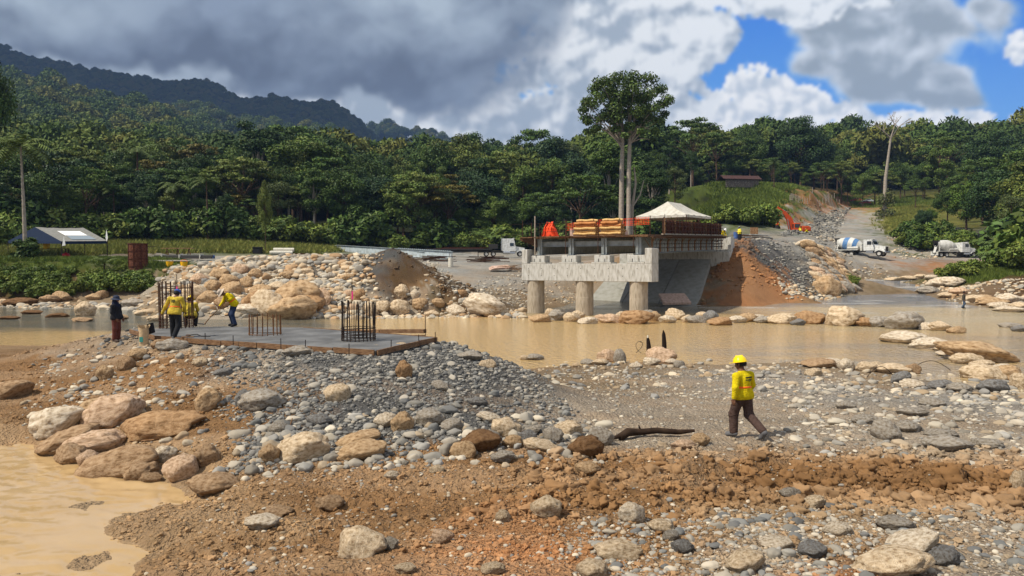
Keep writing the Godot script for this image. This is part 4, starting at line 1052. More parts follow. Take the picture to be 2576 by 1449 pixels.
func gravel() -> void:
	var grey := [Color(0.22, 0.218, 0.21), Color(0.16, 0.168, 0.175), Color(0.31, 0.295, 0.27), Color(0.125, 0.13, 0.138), Color(0.26, 0.25, 0.23), Color(0.38, 0.35, 0.305)]
	var dark := [Color(0.155, 0.158, 0.162), Color(0.115, 0.12, 0.127), Color(0.21, 0.212, 0.212), Color(0.085, 0.088, 0.092), Color(0.28, 0.275, 0.26), Color(0.18, 0.18, 0.18)]
	var pale := [Color(0.42, 0.37, 0.30), Color(0.35, 0.33, 0.295), Color(0.26, 0.25, 0.235), Color(0.48, 0.43, 0.355), Color(0.32, 0.25, 0.175), Color(0.22, 0.22, 0.222)]
	var warm := [Color(0.48, 0.38, 0.27), Color(0.40, 0.36, 0.30), Color(0.52, 0.46, 0.37), Color(0.36, 0.25, 0.155), Color(0.33, 0.32, 0.30)]
	var earthy := [Color(0.32, 0.30, 0.27), Color(0.24, 0.235, 0.225), Color(0.39, 0.36, 0.315), Color(0.21, 0.198, 0.18), Color(0.46, 0.43, 0.375), Color(0.33, 0.275, 0.21), Color(0.28, 0.28, 0.278)]
	var darkmix := [Color(0.19, 0.19, 0.185), Color(0.14, 0.145, 0.15), Color(0.26, 0.255, 0.24), Color(0.11, 0.11, 0.112), Color(0.33, 0.32, 0.295)]
	# the slab mound
	scatter("mound_gravel", pebble_shapes, 42000, in_quad([[520, 880], [1240, 872], [1540, 1150], [600, 1180]], 0.3), dark, 0.018, 0.085, 0.65, 0.2, "dark rounded gravel covering the slope below the slab")
	scatter("mound_cobbles", cobble_shapes, 1800, in_quad([[500, 880], [1240, 872], [1540, 1150], [580, 1200]], 0.3), grey, 0.06, 0.20, 0.65, 0.25, "grey cobbles strewn over the slope below the slab")
	scatter("crest_cobbles", cobble_shapes, 1500, in_quad([[240, 846], [1130, 860], [1130, 915], [220, 900]], 0.2), dark, 0.06, 0.18, 0.65, 0.3, "slate cobbles banked against the slab's edge")
	scatter("toe_cobbles", cobble_shapes, 700, in_quad([[600, 1080], [1540, 1050], [1560, 1170], [520, 1220]], 0.3), earthy, 0.06, 0.20, 0.7, 0.3, "mixed cobbles along the foot of the mound")
	scatter("brown_slope_stones", cobble_shapes, 1300, in_quad([[100, 890], [600, 880], [660, 1180], [20, 1110]], 0.3), pale, 0.03, 0.16, 0.65, 0.45, "scattered stones in the brown end of the mound")
	scatter("brown_slope_clods", shard_shapes, 4500, in_quad([[60, 880], [600, 875], [680, 1200], [-40, 1120]], 0.3), [], 0.018, 0.08, 0.8, 0.5, "crumbs of brown earth on the mound")
	# gravel flat, right
	scatter("flat_gravel", pebble_shapes, 7500, in_quad([[1440, 940], [2700, 970], [2800, 1230], [1440, 1170]], 0.4), earthy, 0.014, 0.075, 0.55, 0.6, "grey gravel of the flat bank")
	scatter("flat_cobbles", cobble_shapes, 1500, in_quad([[1950, 960], [2700, 980], [2750, 1190], [1980, 1150]], 0.4), earthy, 0.05, 0.18, 0.6, 0.4, "grey cobbles of the flat bank")
	scatter("shore_stones", cobble_shapes, 1700, in_quad([[1270, 905], [2700, 940], [2700, 1020], [1360, 960]], 0.4), pale, 0.05, 0.2, 0.6, 0.3, "pale stones along the near shore")
	scatter("walk_gravel", pebble_shapes, 3500, in_quad([[1380, 925], [2000, 920], [2000, 1010], [1420, 1020]], 0.4), earthy, 0.016, 0.07, 0.55, 0.6, "pale gravel pressed into the mud")
	# soil ridge and near ground
	scatter("ridge_clods", shard_shapes, 9000, in_quad([[1200, 1120], [2750, 1130], [2750, 1310], [1150, 1320]], 0.2), [], 0.015, 0.10, 0.85, 0.4, "crumbly brown clods of the soil ridge")
	scatter("ridge_lumps", shard_shapes, 900, in_quad([[1350, 1140], [2750, 1150], [2750, 1280], [1300, 1280]], 0.2), [], 0.07, 0.17, 0.8, 0.4, "big lumps of turned soil on the ridge")
	scatter("track_clods", shard_shapes, 6000, in_quad([[500, 1150], [1380, 1110], [1450, 1430], [300, 1500]], 0.2), [], 0.012, 0.06, 0.75, 0.45, "brown crumbs of the churned track")
	scatter("mud_clods", shard_shapes, 1300, in_quad([[210, 1265], [680, 1200], [760, 1350], [300, 1440]], 0.2), [], 0.010, 0.05, 0.7, 0.5, "wet tan mud lumps by the pool")
	scatter("near_clods", shard_shapes, 3500, in_quad([[1430, 1265], [2750, 1250], [2750, 1500], [1400, 1500]], 0.2), [], 0.012, 0.06, 0.75, 0.5, "earth crumbs between the stones of the near bank")
	scatter("red_crumbs", shard_shapes, 5000, in_quad([[880, 1330], [1900, 1330], [2400, 1480], [800, 1500]], 0.2), [], 0.009, 0.036, 0.75, 0.45, "red earth crumbs in the foreground")
	scatter("near_gravel", pebble_shapes, 11000, in_quad([[1430, 1265], [2750, 1250], [2750, 1500], [1400, 1500]], 0.3), earthy, 0.010, 0.055, 0.6, 0.5, "mixed gravel of the near bank")
	scatter("near_cobbles", cobble_shapes, 900, in_quad([[1430, 1265], [2750, 1250], [2750, 1500], [1400, 1500]], 0.3), grey, 0.035, 0.12, 0.6, 0.4, "grey cobbles of the near bank")
	scatter("soil_pebbles", pebble_shapes, 3600, in_quad([[480, 1150], [1800, 1110], [1800, 1500], [400, 1500]], 0.3), pale, 0.010, 0.055, 0.6, 0.5, "pale pebbles in the brown soil")
	scatter("ridge_pebbles", pebble_shapes, 1200, in_quad([[1400, 1130], [2750, 1150], [2750, 1330], [1400, 1310]], 0.3), pale, 0.011, 0.055, 0.6, 0.5, "pale pebbles on the soil ridge")
	# far bank
	scatter("heap_stones", cobble_shapes, 6500, in_quad([[420, 664], [960, 634], [960, 806], [380, 800]], 0.6), warm, 0.10, 0.55, 0.65, 0.4, "river stones of the far gravel heap")
	scatter("heap_boulders", cobble_shapes, 2600, in_quad([[470, 678], [880, 648], [880, 806], [400, 806]], 0.5), warm + earthy, 0.18, 0.62, 0.7, 0.4, "pale boulders packed over the far heap")
	scatter("heap_gravel", pebble_shapes, 5000, in_quad([[480, 656], [925, 640], [965, 800], [400, 800]], 0.6), earthy, 0.05, 0.22, 0.65, 0.4, "grey gravel of the far heap")
	scatter("heap_clods", shard_shapes, 5000, in_quad([[930, 625], [1040, 625], [1240, 800], [960, 795]], 0.5), [], 0.06, 0.30, 0.8, 0.4, "dark earth lumps on the peak of the heap")
	scatter("shore_cobbles", cobble_shapes, 1100, in_quad([[820, 770], [1350, 780], [1350, 805], [820, 806]], 0.5), warm, 0.12, 0.45, 0.65, 0.35, "cobbles along the far waterline")
	scatter("left_shore_stones", cobble_shapes, 1800, in_quad([[-40, 746], [480, 690], [500, 806], [-40, 784]], 0.6), warm, 0.10, 0.55, 0.6, 0.4, "stones of the left shore")
	scatter("yard_stones", pebble_shapes, 3500, in_quad([[1060, 675], [1340, 670], [1340, 795], [1160, 800]], 0.6), earthy, 0.05, 0.26, 0.6, 0.5, "stones of the ground behind the pier")
	scatter("slope_stones", pebble_shapes, 900, in_quad([[1330, 690], [1500, 690], [1500, 762], [1330, 775]], 0.6), warm, 0.06, 0.26, 0.6, 0.5, "stones on the slope under the span")
	scatter("embankment_gravel", pebble_shapes, 5000, in_quad([[1868, 602], [2050, 612], [2085, 750], [2035, 752]], 0.5), darkmix, 0.05, 0.24, 0.65, 0.4, "grey gravel dumped over the embankment")
	scatter("embankment_clods", shard_shapes, 1800, in_quad([[1800, 606], [1870, 606], [2050, 756], [1760, 772]], 0.5), [], 0.05, 0.26, 0.8, 0.5, "orange earth lumps on the embankment slope")
	scatter("embankment_toe_stones", cobble_shapes, 500, in_quad([[1940, 710], [2080, 715], [2155, 752], [1990, 760]], 0.6), warm, 0.12, 0.4, 0.65, 0.3, "stones at the foot of the embankment")
	scatter("rubble_slope", shard_shapes, 5200, in_quad([[2050, 548], [2138, 522], [2095, 600], [1955, 594]], 1.0), darkmix, 0.14, 0.55, 0.6, 0.4, "grey rubble on the slope beside the road")
	scatter("verge_rubble", cobble_shapes, 900, in_quad([[2020, 598], [2100, 598], [2150, 655], [2060, 635]], 1.0), earthy, 0.12, 0.5, 0.65, 0.35, "rubble on the verge above the riprap")
	scatter("cut_clods", shard_shapes, 900, in_quad([[1960, 515], [2110, 490], [2130, 525], [1960, 580]], 1.0), [], 0.10, 0.4, 0.7, 0.5, "orange earth lumps on the face of the cut")
	scatter("ford_stones", cobble_shapes, 1000, in_quad([[2120, 650], [2190, 655], [2430, 712], [2150, 710]], 1.0), warm, 0.08, 0.36, 0.6, 0.4, "stones beside the ford")
	scatter("right_shore_stones", cobble_shapes, 1000, in_quad([[2310, 725], [2480, 710], [2700, 760], [2430, 775]], 0.8), warm, 0.10, 0.45, 0.6, 0.35, "stones under the right bank")
	scatter("roadside_stones", cobble_shapes, 500, in_quad([[2230, 595], [2290, 595], [2410, 655], [2260, 655]], 1.0), warm, 0.12, 0.45, 0.65, 0.3, "stones along the right side of the road")
# ---------------------------------------------------------------- plants
var trees := {}

func leafy(m: MB, c: Vector3, rad: Vector3, count: int, size: float, tone: Color, vary := 0.35, hollow := 0.4) -> void:
	for k in count:
		var dir := Vector3(rng.randfn(), rng.randfn() * 0.9 + 0.15, rng.randfn()).normalized()
		var p := c + dir * rad * pow(rng.randf(), hollow)
		var nn := (dir * 0.8 + Vector3(rng.randfn(), rng.randfn(), rng.randfn()) * 0.55 + Vector3.UP * 0.45).normalized()
		var ax := nn.cross(Vector3(rng.randfn(), rng.randfn(), rng.randfn())).normalized()
		var ay := nn.cross(ax)
		var s := size * rng.randf_range(0.55, 1.35)
		var t := 1.0 + rng.randf_range(-vary, vary)
		var w := rng.randf_range(-0.12, 0.16)
		m.col = Color(tone.r * t * (1.0 + w), tone.g * t, tone.b * t * (1.0 - w))
		# a spray of leaves: bent diamond
		var tip := p + ax * s
		var mid1 := p + ay * s * 0.42 - nn * s * 0.10
		var mid2 := p - ay * s * 0.42 - nn * s * 0.10
		var tail := p - ax * s * 0.75 - nn * s * 0.18
		m.tri(tail, mid2, tip)
		m.tri(tail, tip, mid1)

func branchy(m: MB, base: Vector3, tips: Array, r: float, trunk_top: float) -> void:
	for t in tips:
		var tip: Vector3 = t
		var root := Vector3(base.x, trunk_top * rng.randf_range(0.72, 1.0), base.z)
		var mid := root.lerp(tip, 0.5) + Vector3(rng.randf_range(-0.4, 0.4), tip.distance_to(root) * 0.10, rng.randf_range(-0.4, 0.4))
		m.tube([root, mid, tip], [r, r * 0.55, r * 0.15], 5, false)

func proto(called: String, label: String, kind: String) -> Node3D:
	var o := Node3D.new()
	o.name = called
	o.set_meta("base", called)
	tag(o, label, "tree" if kind == "" else kind)
	return o

func make_broadleaf(called: String, label: String, h: float, r: float, tone: Color, sd: int, leaf := 0.31, clumps := 34, per := 430, squash := 0.75, bare := 0.42, bark := "bark") -> Node3D:
	rng.seed = sd
	var o := proto(called, label, "")
	var cr := MB.new()
	var tk := MB.new()
	var tips := []
	var tallr := h * (0.40 if bare < 0.46 else 0.33)
	var ctr := Vector3(0, h - tallr * 1.02, 0)
	for k in clumps:
		var dir := Vector3(rng.randfn(), rng.randfn() * 0.8 + 0.25, rng.randfn()).normalized()
		var q := ctr + dir * Vector3(r, tallr, r) * rng.randf_range(0.5, 0.88)
		var cs := r * rng.randf_range(0.26, 0.42)
		var t := rng.randf_range(0.72, 1.3)
		leafy(cr, q, Vector3(cs * 1.25, cs * 0.8, cs * 1.25), per, leaf, Color(tone.r * t, tone.g * t, tone.b * t))
		if k % 2 == 0: tips.append(q - Vector3(0, cs * 0.3, 0))
	var bend := Vector3(rng.randf_range(-0.4, 0.4), 0, rng.randf_range(-0.4, 0.4))
	tk.tube([Vector3(0, -0.6, 0), Vector3(0, 0.3, 0), bend + Vector3(0, h * bare, 0), Vector3(0, h * 0.78, 0)], [h * 0.022, h * 0.016, h * 0.012, h * 0.005], 8, false)
	branchy(tk, Vector3.ZERO, tips, h * 0.006, h * maxf(bare, 0.5))
	part("trunk", tk, M[bark], o)
	part("crown", cr, M.leaf, o)
	return o

func make_umbrella(called: String, label: String, h: float, r: float, tone: Color, sd: int, leaf := 0.36) -> Node3D:
	rng.seed = sd
	var o := proto(called, label, "")
	var cr := MB.new()
	var tk := MB.new()
	var tips := []
	for k in 26:
		var a := TAU * k / 26.0 * 5.0 + rng.randf() * 0.5
		var rr := r * sqrt((k + 0.5) / 26.0)
		var y := h - 0.32 * h * pow(rr / r, 2.0) - rng.randf_range(0.0, 0.08) * h
		var q := Vector3(cos(a) * rr, y, sin(a) * rr)
		var t := rng.randf_range(0.75, 1.3)
		leafy(cr, q, Vector3(r * 0.26, h * 0.030, r * 0.26), 210, leaf, Color(tone.r * t, tone.g * t, tone.b * t), 0.35, 0.5)
		if k % 2 == 0: tips.append(q - Vector3(0, h * 0.03, 0))
	tk.tube([Vector3(0, -0.5, 0), Vector3(0.1, h * 0.3, 0), Vector3(-0.1, h * 0.55, 0.1)], [h * 0.02, h * 0.014, h * 0.010], 8, false)
	branchy(tk, Vector3.ZERO, tips, h * 0.006, h * 0.55)
	part("trunk", tk, M.bark, o)
	part("crown", cr, M.leaf, o)
	return o

func frond(m: MB, base: Vector3, dir: Vector3, length: float, droop: float, width: float, tone: Color) -> void:
	var pts := []
	var p := base
	var d := dir.normalized()
	var n := 8
	for k in n + 1:
		pts.append(p)
		p += d * length / n
		d = (d + Vector3.DOWN * droop / n).normalized()
	for k in n:
		var a: Vector3 = pts[k]
		var b: Vector3 = pts[k + 1]
		var f := b - a
		var side := f.cross(Vector3.UP).normalized()
		var w := width * sin(PI * clampf((k + 1.2) / (n + 1.2), 0.0, 1.0))
		for s in [-1.0, 1.0]:
			for j in 2:
				var t := 1.0 + rng.randf_range(-0.3, 0.3)
				m.col = Color(tone.r * t, tone.g * t, tone.b * t)
				var q := a.lerp(b, j * 0.5)
				m.tri(q, q + f * 0.42, q + f * 0.7 + side * (s * w) + Vector3.DOWN * w * rng.randf_range(0.2, 0.7))

func make_palm(called: String, label: String, h: float, len: float, sd: int, pale := false, fronds := 15) -> Node3D:
	rng.seed = sd
	var o := proto(called, label, "")
	var tk := MB.new()
	var lean := Vector3(rng.randf_range(-0.5, 0.5), 0, 0)
	tk.tube([Vector3(0, -0.5, 0), lean * 0.4 + Vector3(0, h * 0.5, 0), lean + Vector3(0, h, 0)], [h * 0.016 + 0.06, h * 0.010 + 0.05, 0.10], 8, false)
	part("trunk", tk, M.bark_pale if pale else M.bark, o)
	var cr := MB.new()
	for k in fronds:
		var a := TAU * k / fronds + rng.randf_range(-0.2, 0.2)
		var up := rng.randf_range(-0.1, 1.1)
		frond(cr, lean + Vector3(0, h, 0), Vector3(cos(a), up, sin(a)), len * rng.randf_range(0.8, 1.1), rng.randf_range(1.0, 1.9), len * 0.22, Color(0.075, 0.105, 0.025) if not pale else Color(0.10, 0.135, 0.03))
	part("crown", cr, M.leaf, o)
	return o

func make_shrub(called: String, label: String, h: float, r: float, tone: Color, sd: int, leaf := 0.3, clumps := 12, per := 170) -> Node3D:
	rng.seed = sd
	var o := proto(called, label, "shrub")
	var cr := MB.new()
	var st := MB.new()
	for k in clumps:
		var a := rng.randf() * TAU
		var rr := r * sqrt(rng.randf()) * 0.8
		var q := Vector3(cos(a) * rr, h * rng.randf_range(0.35, 0.8) * (1.0 - 0.35 * rr / r), sin(a) * rr)
		var t := rng.randf_range(0.75, 1.3)
		leafy(cr, q, Vector3(r * 0.36, h * 0.26, r * 0.36), per, leaf, Color(tone.r * t, tone.g * t, tone.b * t))
		if k < 4: st.tube([Vector3(q.x * 0.2, -0.3, q.z * 0.2), q], [0.05, 0.015], 5, false)
	part("stem", st, M.bark_dark, o)
	part("foliage", cr, M.leaf, o)
	return o

func make_bigleaf(called: String, label: String, h: float, sd: int, tone: Color, n := 9) -> Node3D:
	rng.seed = sd
	var o := proto(called, label, "plant")
	var st := MB.new()
	var cr := MB.new()
	st.tube([Vector3(0, -0.2, 0), Vector3(0.05, h * 0.45, 0)], [0.12, 0.07], 6, false)
	for k in n:
		var a := TAU * k / n + rng.randf_range(-0.3, 0.3)
		frond(cr, Vector3(0, h * 0.4, 0), Vector3(cos(a), rng.randf_range(0.6, 1.8), sin(a)), h * 0.75, 1.4, h * 0.16, tone)
	part("stem", st, M.bark_dark, o)
	part("leaves", cr, M.leaf, o)
	return o

func make_emergent() -> Node3D:
	rng.seed = 77
	var o := thing("emergent_tree", "tallest tree, rounded crown on bare pale trunks behind the bridge", "tree", on_ground((1572.0 - 1288.0) / F * 150.0, 150.0))
	var tk := MB.new()
	var cr := MB.new()
	var g := o.position.y
	var s := 150.0 / F   # metres per photo unit at this distance
	var sp := func(u: float, v: float, z: float) -> Vector3: return Vector3((u - 1572.0) * s, 4.3 + (666.5 - v) * s - g, z)
	tk.tube([Vector3(-0.6, -0.5, 0), sp.call(1562, 540, 0.0), sp.call(1563, 420, 0.0), sp.call(1565, 350, 0.0)], [0.62, 0.52, 0.45, 0.32], 10, false)
	tk.tube([Vector3(0.5, -0.5, 0.7), sp.call(1580, 540, 0.5), sp.call(1580, 430, 0.3), sp.call(1583, 330, 0.0), sp.call(1580, 260, 0.0)], [0.55, 0.48, 0.44, 0.34, 0.16], 10, false)
	tk.tube([sp.call(1590, 590, -1.0), sp.call(1592, 520, -1.0), sp.call(1600, 460, -1.0), sp.call(1596, 420, -1.0)], [0.34, 0.3, 0.22, 0.12], 8, false)
	tk.tube([sp.call(1592, 520, -1.0), sp.call(1612, 490, -1.4), sp.call(1622, 452, -1.6)], [0.2, 0.15, 0.08], 6, false)
	var tone := Color(0.085, 0.130, 0.030)
	for q in [[1575, 270, 38], [1560, 305, 30], [1590, 232, 34], [1545, 285, 30], [1612, 285, 32], [1480, 300, 26], [1468, 275, 20], [1490, 260, 30], [1505, 225, 30], [1540, 210, 34], [1585, 205, 36], [1625, 215, 34], [1655, 235, 28], [1668, 265, 24], [1672, 290, 18], [1655, 310, 22], [1640, 285, 30], [1600, 250, 36], [1560, 250, 34], [1530, 265, 30], [1515, 300, 24], [1550, 300, 26], [1590, 290, 30], [1620, 255, 30], [1500, 325, 18], [1545, 335, 18], [1570, 345, 16], [1610, 315, 20], [1640, 335, 16], [1480, 320, 14], [1575, 320, 20], [1600, 340, 14], [1530, 235, 24], [1650, 345, 12]]:
		for z in [-2.4, 2.2]:
			if rng.randf() < 0.2: continue
			var c: Vector3 = sp.call(q[0] + rng.randf_range(-6, 6), q[1] + rng.randf_range(-6, 6), z + rng.randf_range(-1.6, 1.6))
			var t := rng.randf_range(0.75, 1.3)
			var rr: float = q[2] * s * 0.82
			leafy(cr, c, Vector3(rr, rr * 0.72, rr), int(330.0 * (q[2] / 26.0)), 0.34, Color(tone.r * t, tone.g * t, tone.b * t), 0.35, 0.45)
			var root: Vector3 = sp.call(1566 if q[0] < 1570 else 1582, 330 + rng.randf_range(-10, 50), 0.0)
			tk.tube([root, root.lerp(c, 0.5) + Vector3(0, 0.6, 0), c], [0.17, 0.10, 0.03], 5, false)
	part("trunk", tk, M.bark_pale, o)
	part("crown", cr, M.leaf, o)
	return o

func make_bare_tree() -> void:
	rng.seed = 5
	var d := 225.0
	var s := d / F
	var p := on_ground((2222.0 - 1288.0) / F * d, d)
	var o := thing("bare_tree", "leafless grey tree with a vine clad trunk beside the road", "tree", p)
	var tk := MB.new()
	var h := (666.5 - 350.0) * s + 4.3 - p.y
	tk.tube([Vector3(0, -0.5, 0), Vector3(0.2, h * 0.5, 0), Vector3(1.6, h, 0)], [0.75, 0.5, 0.3], 8, false)
	var stack := [[Vector3(1.6, h, 0), Vector3(0.2, 1, 0.1).normalized(), 4.2, 0.26, 0]]
	while stack:
		var b: Array = stack.pop_back()
		for k in (3 if b[4] < 4 else 0):
			var dir: Vector3 = (b[1] + Vector3(rng.randfn() * 0.75, rng.randf_range(-0.1, 0.35), rng.randfn() * 0.6)).normalized()
			var q: Vector3 = b[0] + dir * b[2] * rng.randf_range(0.6, 1.0)
			tk.tube([b[0], (b[0] + q) * 0.5 + Vector3(rng.randf_range(-0.15, 0.15), 0.1, 0), q], [b[3], b[3] * 0.75, b[3] * 0.55], 5, false)
			stack.append([q, dir, b[2] * 0.62, b[3] * 0.55, b[4] + 1])
	part("trunk", tk, M.bark_pale, o)
	var vine := MB.new()
	for k in 10:
		leafy(vine, Vector3(rng.randf_range(-1.5, 1.5), h * rng.randf_range(0.05, 0.32), rng.randf_range(-1, 1)), Vector3(1.6, 1.8, 1.6), 160, 0.4, Color(0.10, 0.115, 0.04))
	part("vines", vine, M.leaf, o)

func plant_prototypes() -> void:
	var g1 := Color(0.058, 0.098, 0.020)
	var g2 := Color(0.090, 0.135, 0.026)
	var g3 := Color(0.040, 0.074, 0.021)
	var g4 := Color(0.112, 0.142, 0.030)
	trees.round = [make_broadleaf("broadleaf_tree", "", 21, 6.2, g1, 11), make_broadleaf("broadleaf_tree", "", 19, 5.6, g2, 12, 0.29, 30), make_broadleaf("broadleaf_tree", "", 23, 6.6, g3, 13, 0.34, 38), make_broadleaf("broadleaf_tree", "", 17, 5.0, g4, 14, 0.28, 28), make_broadleaf("broadleaf_tree", "", 22, 5.2, Color(0.070, 0.092, 0.028), 15, 0.28, 22, 360), make_broadleaf("broadleaf_tree", "", 20, 7.0, Color(0.034, 0.066, 0.024), 16, 0.36, 40), make_broadleaf("broadleaf_tree", "", 18, 4.6, Color(0.075, 0.125, 0.020), 17, 0.26, 26, 460)]
	trees.tall = [make_broadleaf("tall_tree", "", 29, 5.4, g3, 21, 0.32, 34, 430, 1.35, 0.5, "bark_pale"), make_broadleaf("tall_tree", "", 27, 4.8, g1, 22, 0.31, 30, 430, 1.5, 0.5, "bark_pale"), make_broadleaf("tall_tree", "", 25, 4.2, g2, 23, 0.29, 30, 430, 1.6, 0.42)]
	trees.flat = [make_umbrella("spreading_tree", "", 20, 8.5, g1, 31), make_umbrella("spreading_tree", "", 18, 7.5, g4, 32), make_umbrella("spreading_tree", "", 19, 8.0, Color(0.12, 0.105, 0.020), 33)]
	trees.palm = [make_palm("palm_tree", "", 13, 4.2, 41), make_palm("palm_tree", "", 10, 4.4, 42), make_palm("palm_tree", "", 7, 4.0, 43)]
	trees.shrub = [make_shrub("shrub", "", 3.6, 2.6, g2, 51), make_shrub("shrub", "", 3.0, 2.4, Color(0.11, 0.155, 0.028), 52), make_shrub("shrub", "", 4.4, 2.6, g1, 53, 0.34), make_shrub("shrub", "", 2.6, 2.2, Color(0.145, 0.185, 0.034), 54, 0.26)]
	trees.big = [make_bigleaf("big_leaf_plant", "", 4.5, 61, Color(0.10, 0.150, 0.036)), make_bigleaf("big_leaf_plant", "", 3.4, 62, Color(0.10, 0.135, 0.034), 8), make_bigleaf("big_leaf_plant", "", 5.5, 63, Color(0.060, 0.095, 0.024), 11)]

func plant(kind: String, k: int, p: Vector3, size: float, label: String, group: String) -> Node3D:
	var src: Node3D = trees[kind][k % trees[kind].size()]
	return copy_of(src, p, rng.randf() * TAU, Vector3(size * rng.randf_range(0.92, 1.1), size, size * rng.randf_range(0.92, 1.1)), label, group)

var forest_words := {"round": "rounded broadleaf tree", "tall": "tall narrow tree with pale trunk", "flat": "flat crowned spreading tree", "palm": "palm with drooping fronds", "shrub": "leafy shrub", "big": "large leaved tropical plant"}

# a tree whose top shows at u, v on the photo grid and which stands d metres away
func topped(kind: String, k: int, u: float, v: float, d: float, label: String, group: String, wide := 1.0) -> void:
	var x := (u - 1288.0) / F * d
	var p := on_ground(x, d)
	var src: Node3D = trees[kind][k % trees[kind].size()]
	var h := 4.3 + (666.5 - v) / F * d - p.y
	var tall: float = {"round": [21, 19, 23, 17, 22, 20, 18], "tall": [29, 27, 25], "flat": [20, 18, 19], "palm": [16, 13, 10], "shrub": [3.6, 3.0, 4.4, 2.6], "big": [5, 3.8, 6]}[kind][k % trees[kind].size()]
	var s := clampf(h / tall, 0.35, 2.2)
	copy_of(src, p, rng.randf() * TAU, Vector3(s * wide, s, s * wide), label, group)

func woods() -> void:
	plant_prototypes()
	make_emergent()
	make_bare_tree()
	rng.seed = 99
	var gw := "trees of the wood behind the yard"
	var gh := "trees of the wooded hill on the right"
	# trees that stand out
	topped("tall", 0, 655, 292, 200, "darkest tall bushy tree rising above the wood on the left", "", 1.35)
	topped("flat", 0, 740, 315, 235, "dark flat topped tree beside the tall bushy one", "", 1.0)
	topped("round", 1, 770, 335, 190, "bright green bushy tree right of the tall dark one", "", 1.3)
	topped("palm", 0, 350, 330, 165, "palm rising above the trees on the left", "")
	topped("palm", 1, 437, 425, 150, "drooping palm in front of the wood", "")
	topped("palm", 0, 525, 420, 145, "thin palm with yellowing fronds", "")
	topped("flat", 2, 410, 400, 175, "yellow flowering flat topped tree on the left", "", 1.1)
	topped("flat", 2, 490, 360, 215, "yellowish tree crown behind the flowering one", "", 1.0)
	topped("flat", 1, 610, 395, 170, "dark green flat topped tree in the wood", "", 1.2)
	topped("flat", 0, 1345, 325, 260, "umbrella shaped tree on the skyline", "", 0.8)
	topped("round", 2, 1200, 330, 255, "dark round tree on the skyline", "", 1.0)
	topped("flat", 0, 1740, 300, 250, "layered spreading tree behind the tallest tree", "", 1.1)
	topped("round", 2, 2010, 290, 300, "dark lumpy tree standing above the hilltop", "", 1.0)
	topped("round", 2, 2045, 320, 310, "dark tree beside the lumpy hilltop tree", "", 0.9)
	topped("round", 0, 1885, 330, 290, "round tree on the hilltop", "", 1.0)
	topped("flat", 1, 1800, 330, 280, "wide tree on the hilltop", "", 1.0)
	topped("tall", 2, 2360, 330, 240, "slim tree with bare trunk on the right hill", "", 1.0)
	topped("flat", 0, 2380, 330, 290, "broad dark tree on the right skyline", "", 1.1)
	topped("round", 2, 2490, 325, 260, "large dark tree on the right skyline", "", 1.2)
	topped("palm", 0, 1945, 395, 228, "palm on the grassy hill", "")
	topped("tall", 1, 1530, 350, 175, "dark tree behind the pale trunks", "", 1.2)
	topped("tall", 0, 1640, 400, 165, "dark tree to the right of the pale trunks", "", 1.2)
	topped("round", 0, -45, 120, 130, "dark crown reaching into the picture above the cloudy slope", "", 0.5)
	# the palm beside the tent, with a tall pale trunk
	rng.seed = 8
	var pp := on_ground((66.0 - 1288.0) / F * 96.0, 96.0)
	var tp := make_palm("royal_palm", "tall palm with a smooth pale trunk beside the tent", 4.3 + (666.5 - 368.0) / F * 96.0 - pp.y, 5.2, 45, true, 20)
	add_child(tp)
	tp.position = pp
	# yard tree
	topped("round", 3, 668, 450, 125, "slender young tree in front of the wood", "", 0.35)
	rng.seed = 123
	var kinds := ["round", "tall", "flat", "round", "tall", "round"]
	# first rank at the edge of the wood
	for k in 46:
		var u := -90.0 + k * 38.0 + rng.randf_range(-12, 12)
		if u > 1660: break
		var d := lerpf(134.0, 186.0, clampf(u / 1300.0, 0.0, 1.0)) + rng.randf_range(-3, 10)
		if u > 1400: d = 176.0 + rng.randf_range(-14, 6)
		var v := lerpf(455.0, 478.0, clampf(u / 1300.0, 0.0, 1.0)) + rng.randf_range(-60, 45)
		var kd: String = kinds[rng.randi() % 6] if rng.randf() > 0.12 else "palm"
		topped(kd, rng.randi(), u, v, d, forest_words[kd] + " at the edge of the wood", gw, 1.1)
	for k in 50:
		var u := -80.0 + k * 36.0 + rng.randf_range(-12, 12)
		if u > 1700: break
		var d := lerpf(152.0, 205.0, clampf(u / 1300.0, 0.0, 1.0)) + rng.randf_range(-6, 10)
		var v := lerpf(400.0, 420.0, clampf(u / 1300.0, 0.0, 1.0)) + rng.randf_range(-35, 25)
		var kd: String = kinds[rng.randi() % 6]
		topped(kd, rng.randi(), u, v, d, forest_words[kd] + " inside the wood", gw, 1.0)
	for k in 44:
		var u := -80.0 + k * 42.0 + rng.randf_range(-12, 12)
		var d := lerpf(190.0, 240.0, clampf(u / 1300.0, 0.0, 1.0)) + rng.randf_range(-8, 12)
		var v := lerpf(372.0, 372.0, clampf(u / 1300.0, 0.0, 1.0)) + rng.randf_range(-40, 20)
		var kd: String = kinds[rng.randi() % 6]
		topped(kd, rng.randi(), u, v, d, forest_words[kd] + " at the top of the wood", gw, 0.9)
	# hill on the right
	for k in 34:
		var u := 1690.0 + k * 28.0 + rng.randf_range(-12, 12)
		var d := rng.randf_range(262, 300)
		var kd: String = ["flat", "round", "flat", "round"][rng.randi() % 4]
		topped(kd, rng.randi() % 2, u, rng.randf_range(395, 440), d, forest_words[kd] + " on the hillside", gh, 0.95)
	for k in 36:
		var u := 1680.0 + k * 27.0 + rng.randf_range(-12, 12)
		var d := rng.randf_range(325, 380)
		var kd: String = ["flat", "round", "flat", "round"][rng.randi() % 4]
		topped(kd, rng.randi() % 3 if kd == "flat" and rng.randf() < 0.4 else rng.randi() % 2, u, rng.randf_range(352, 385), d, forest_words[kd] + " near the hilltop", gh, 0.9)
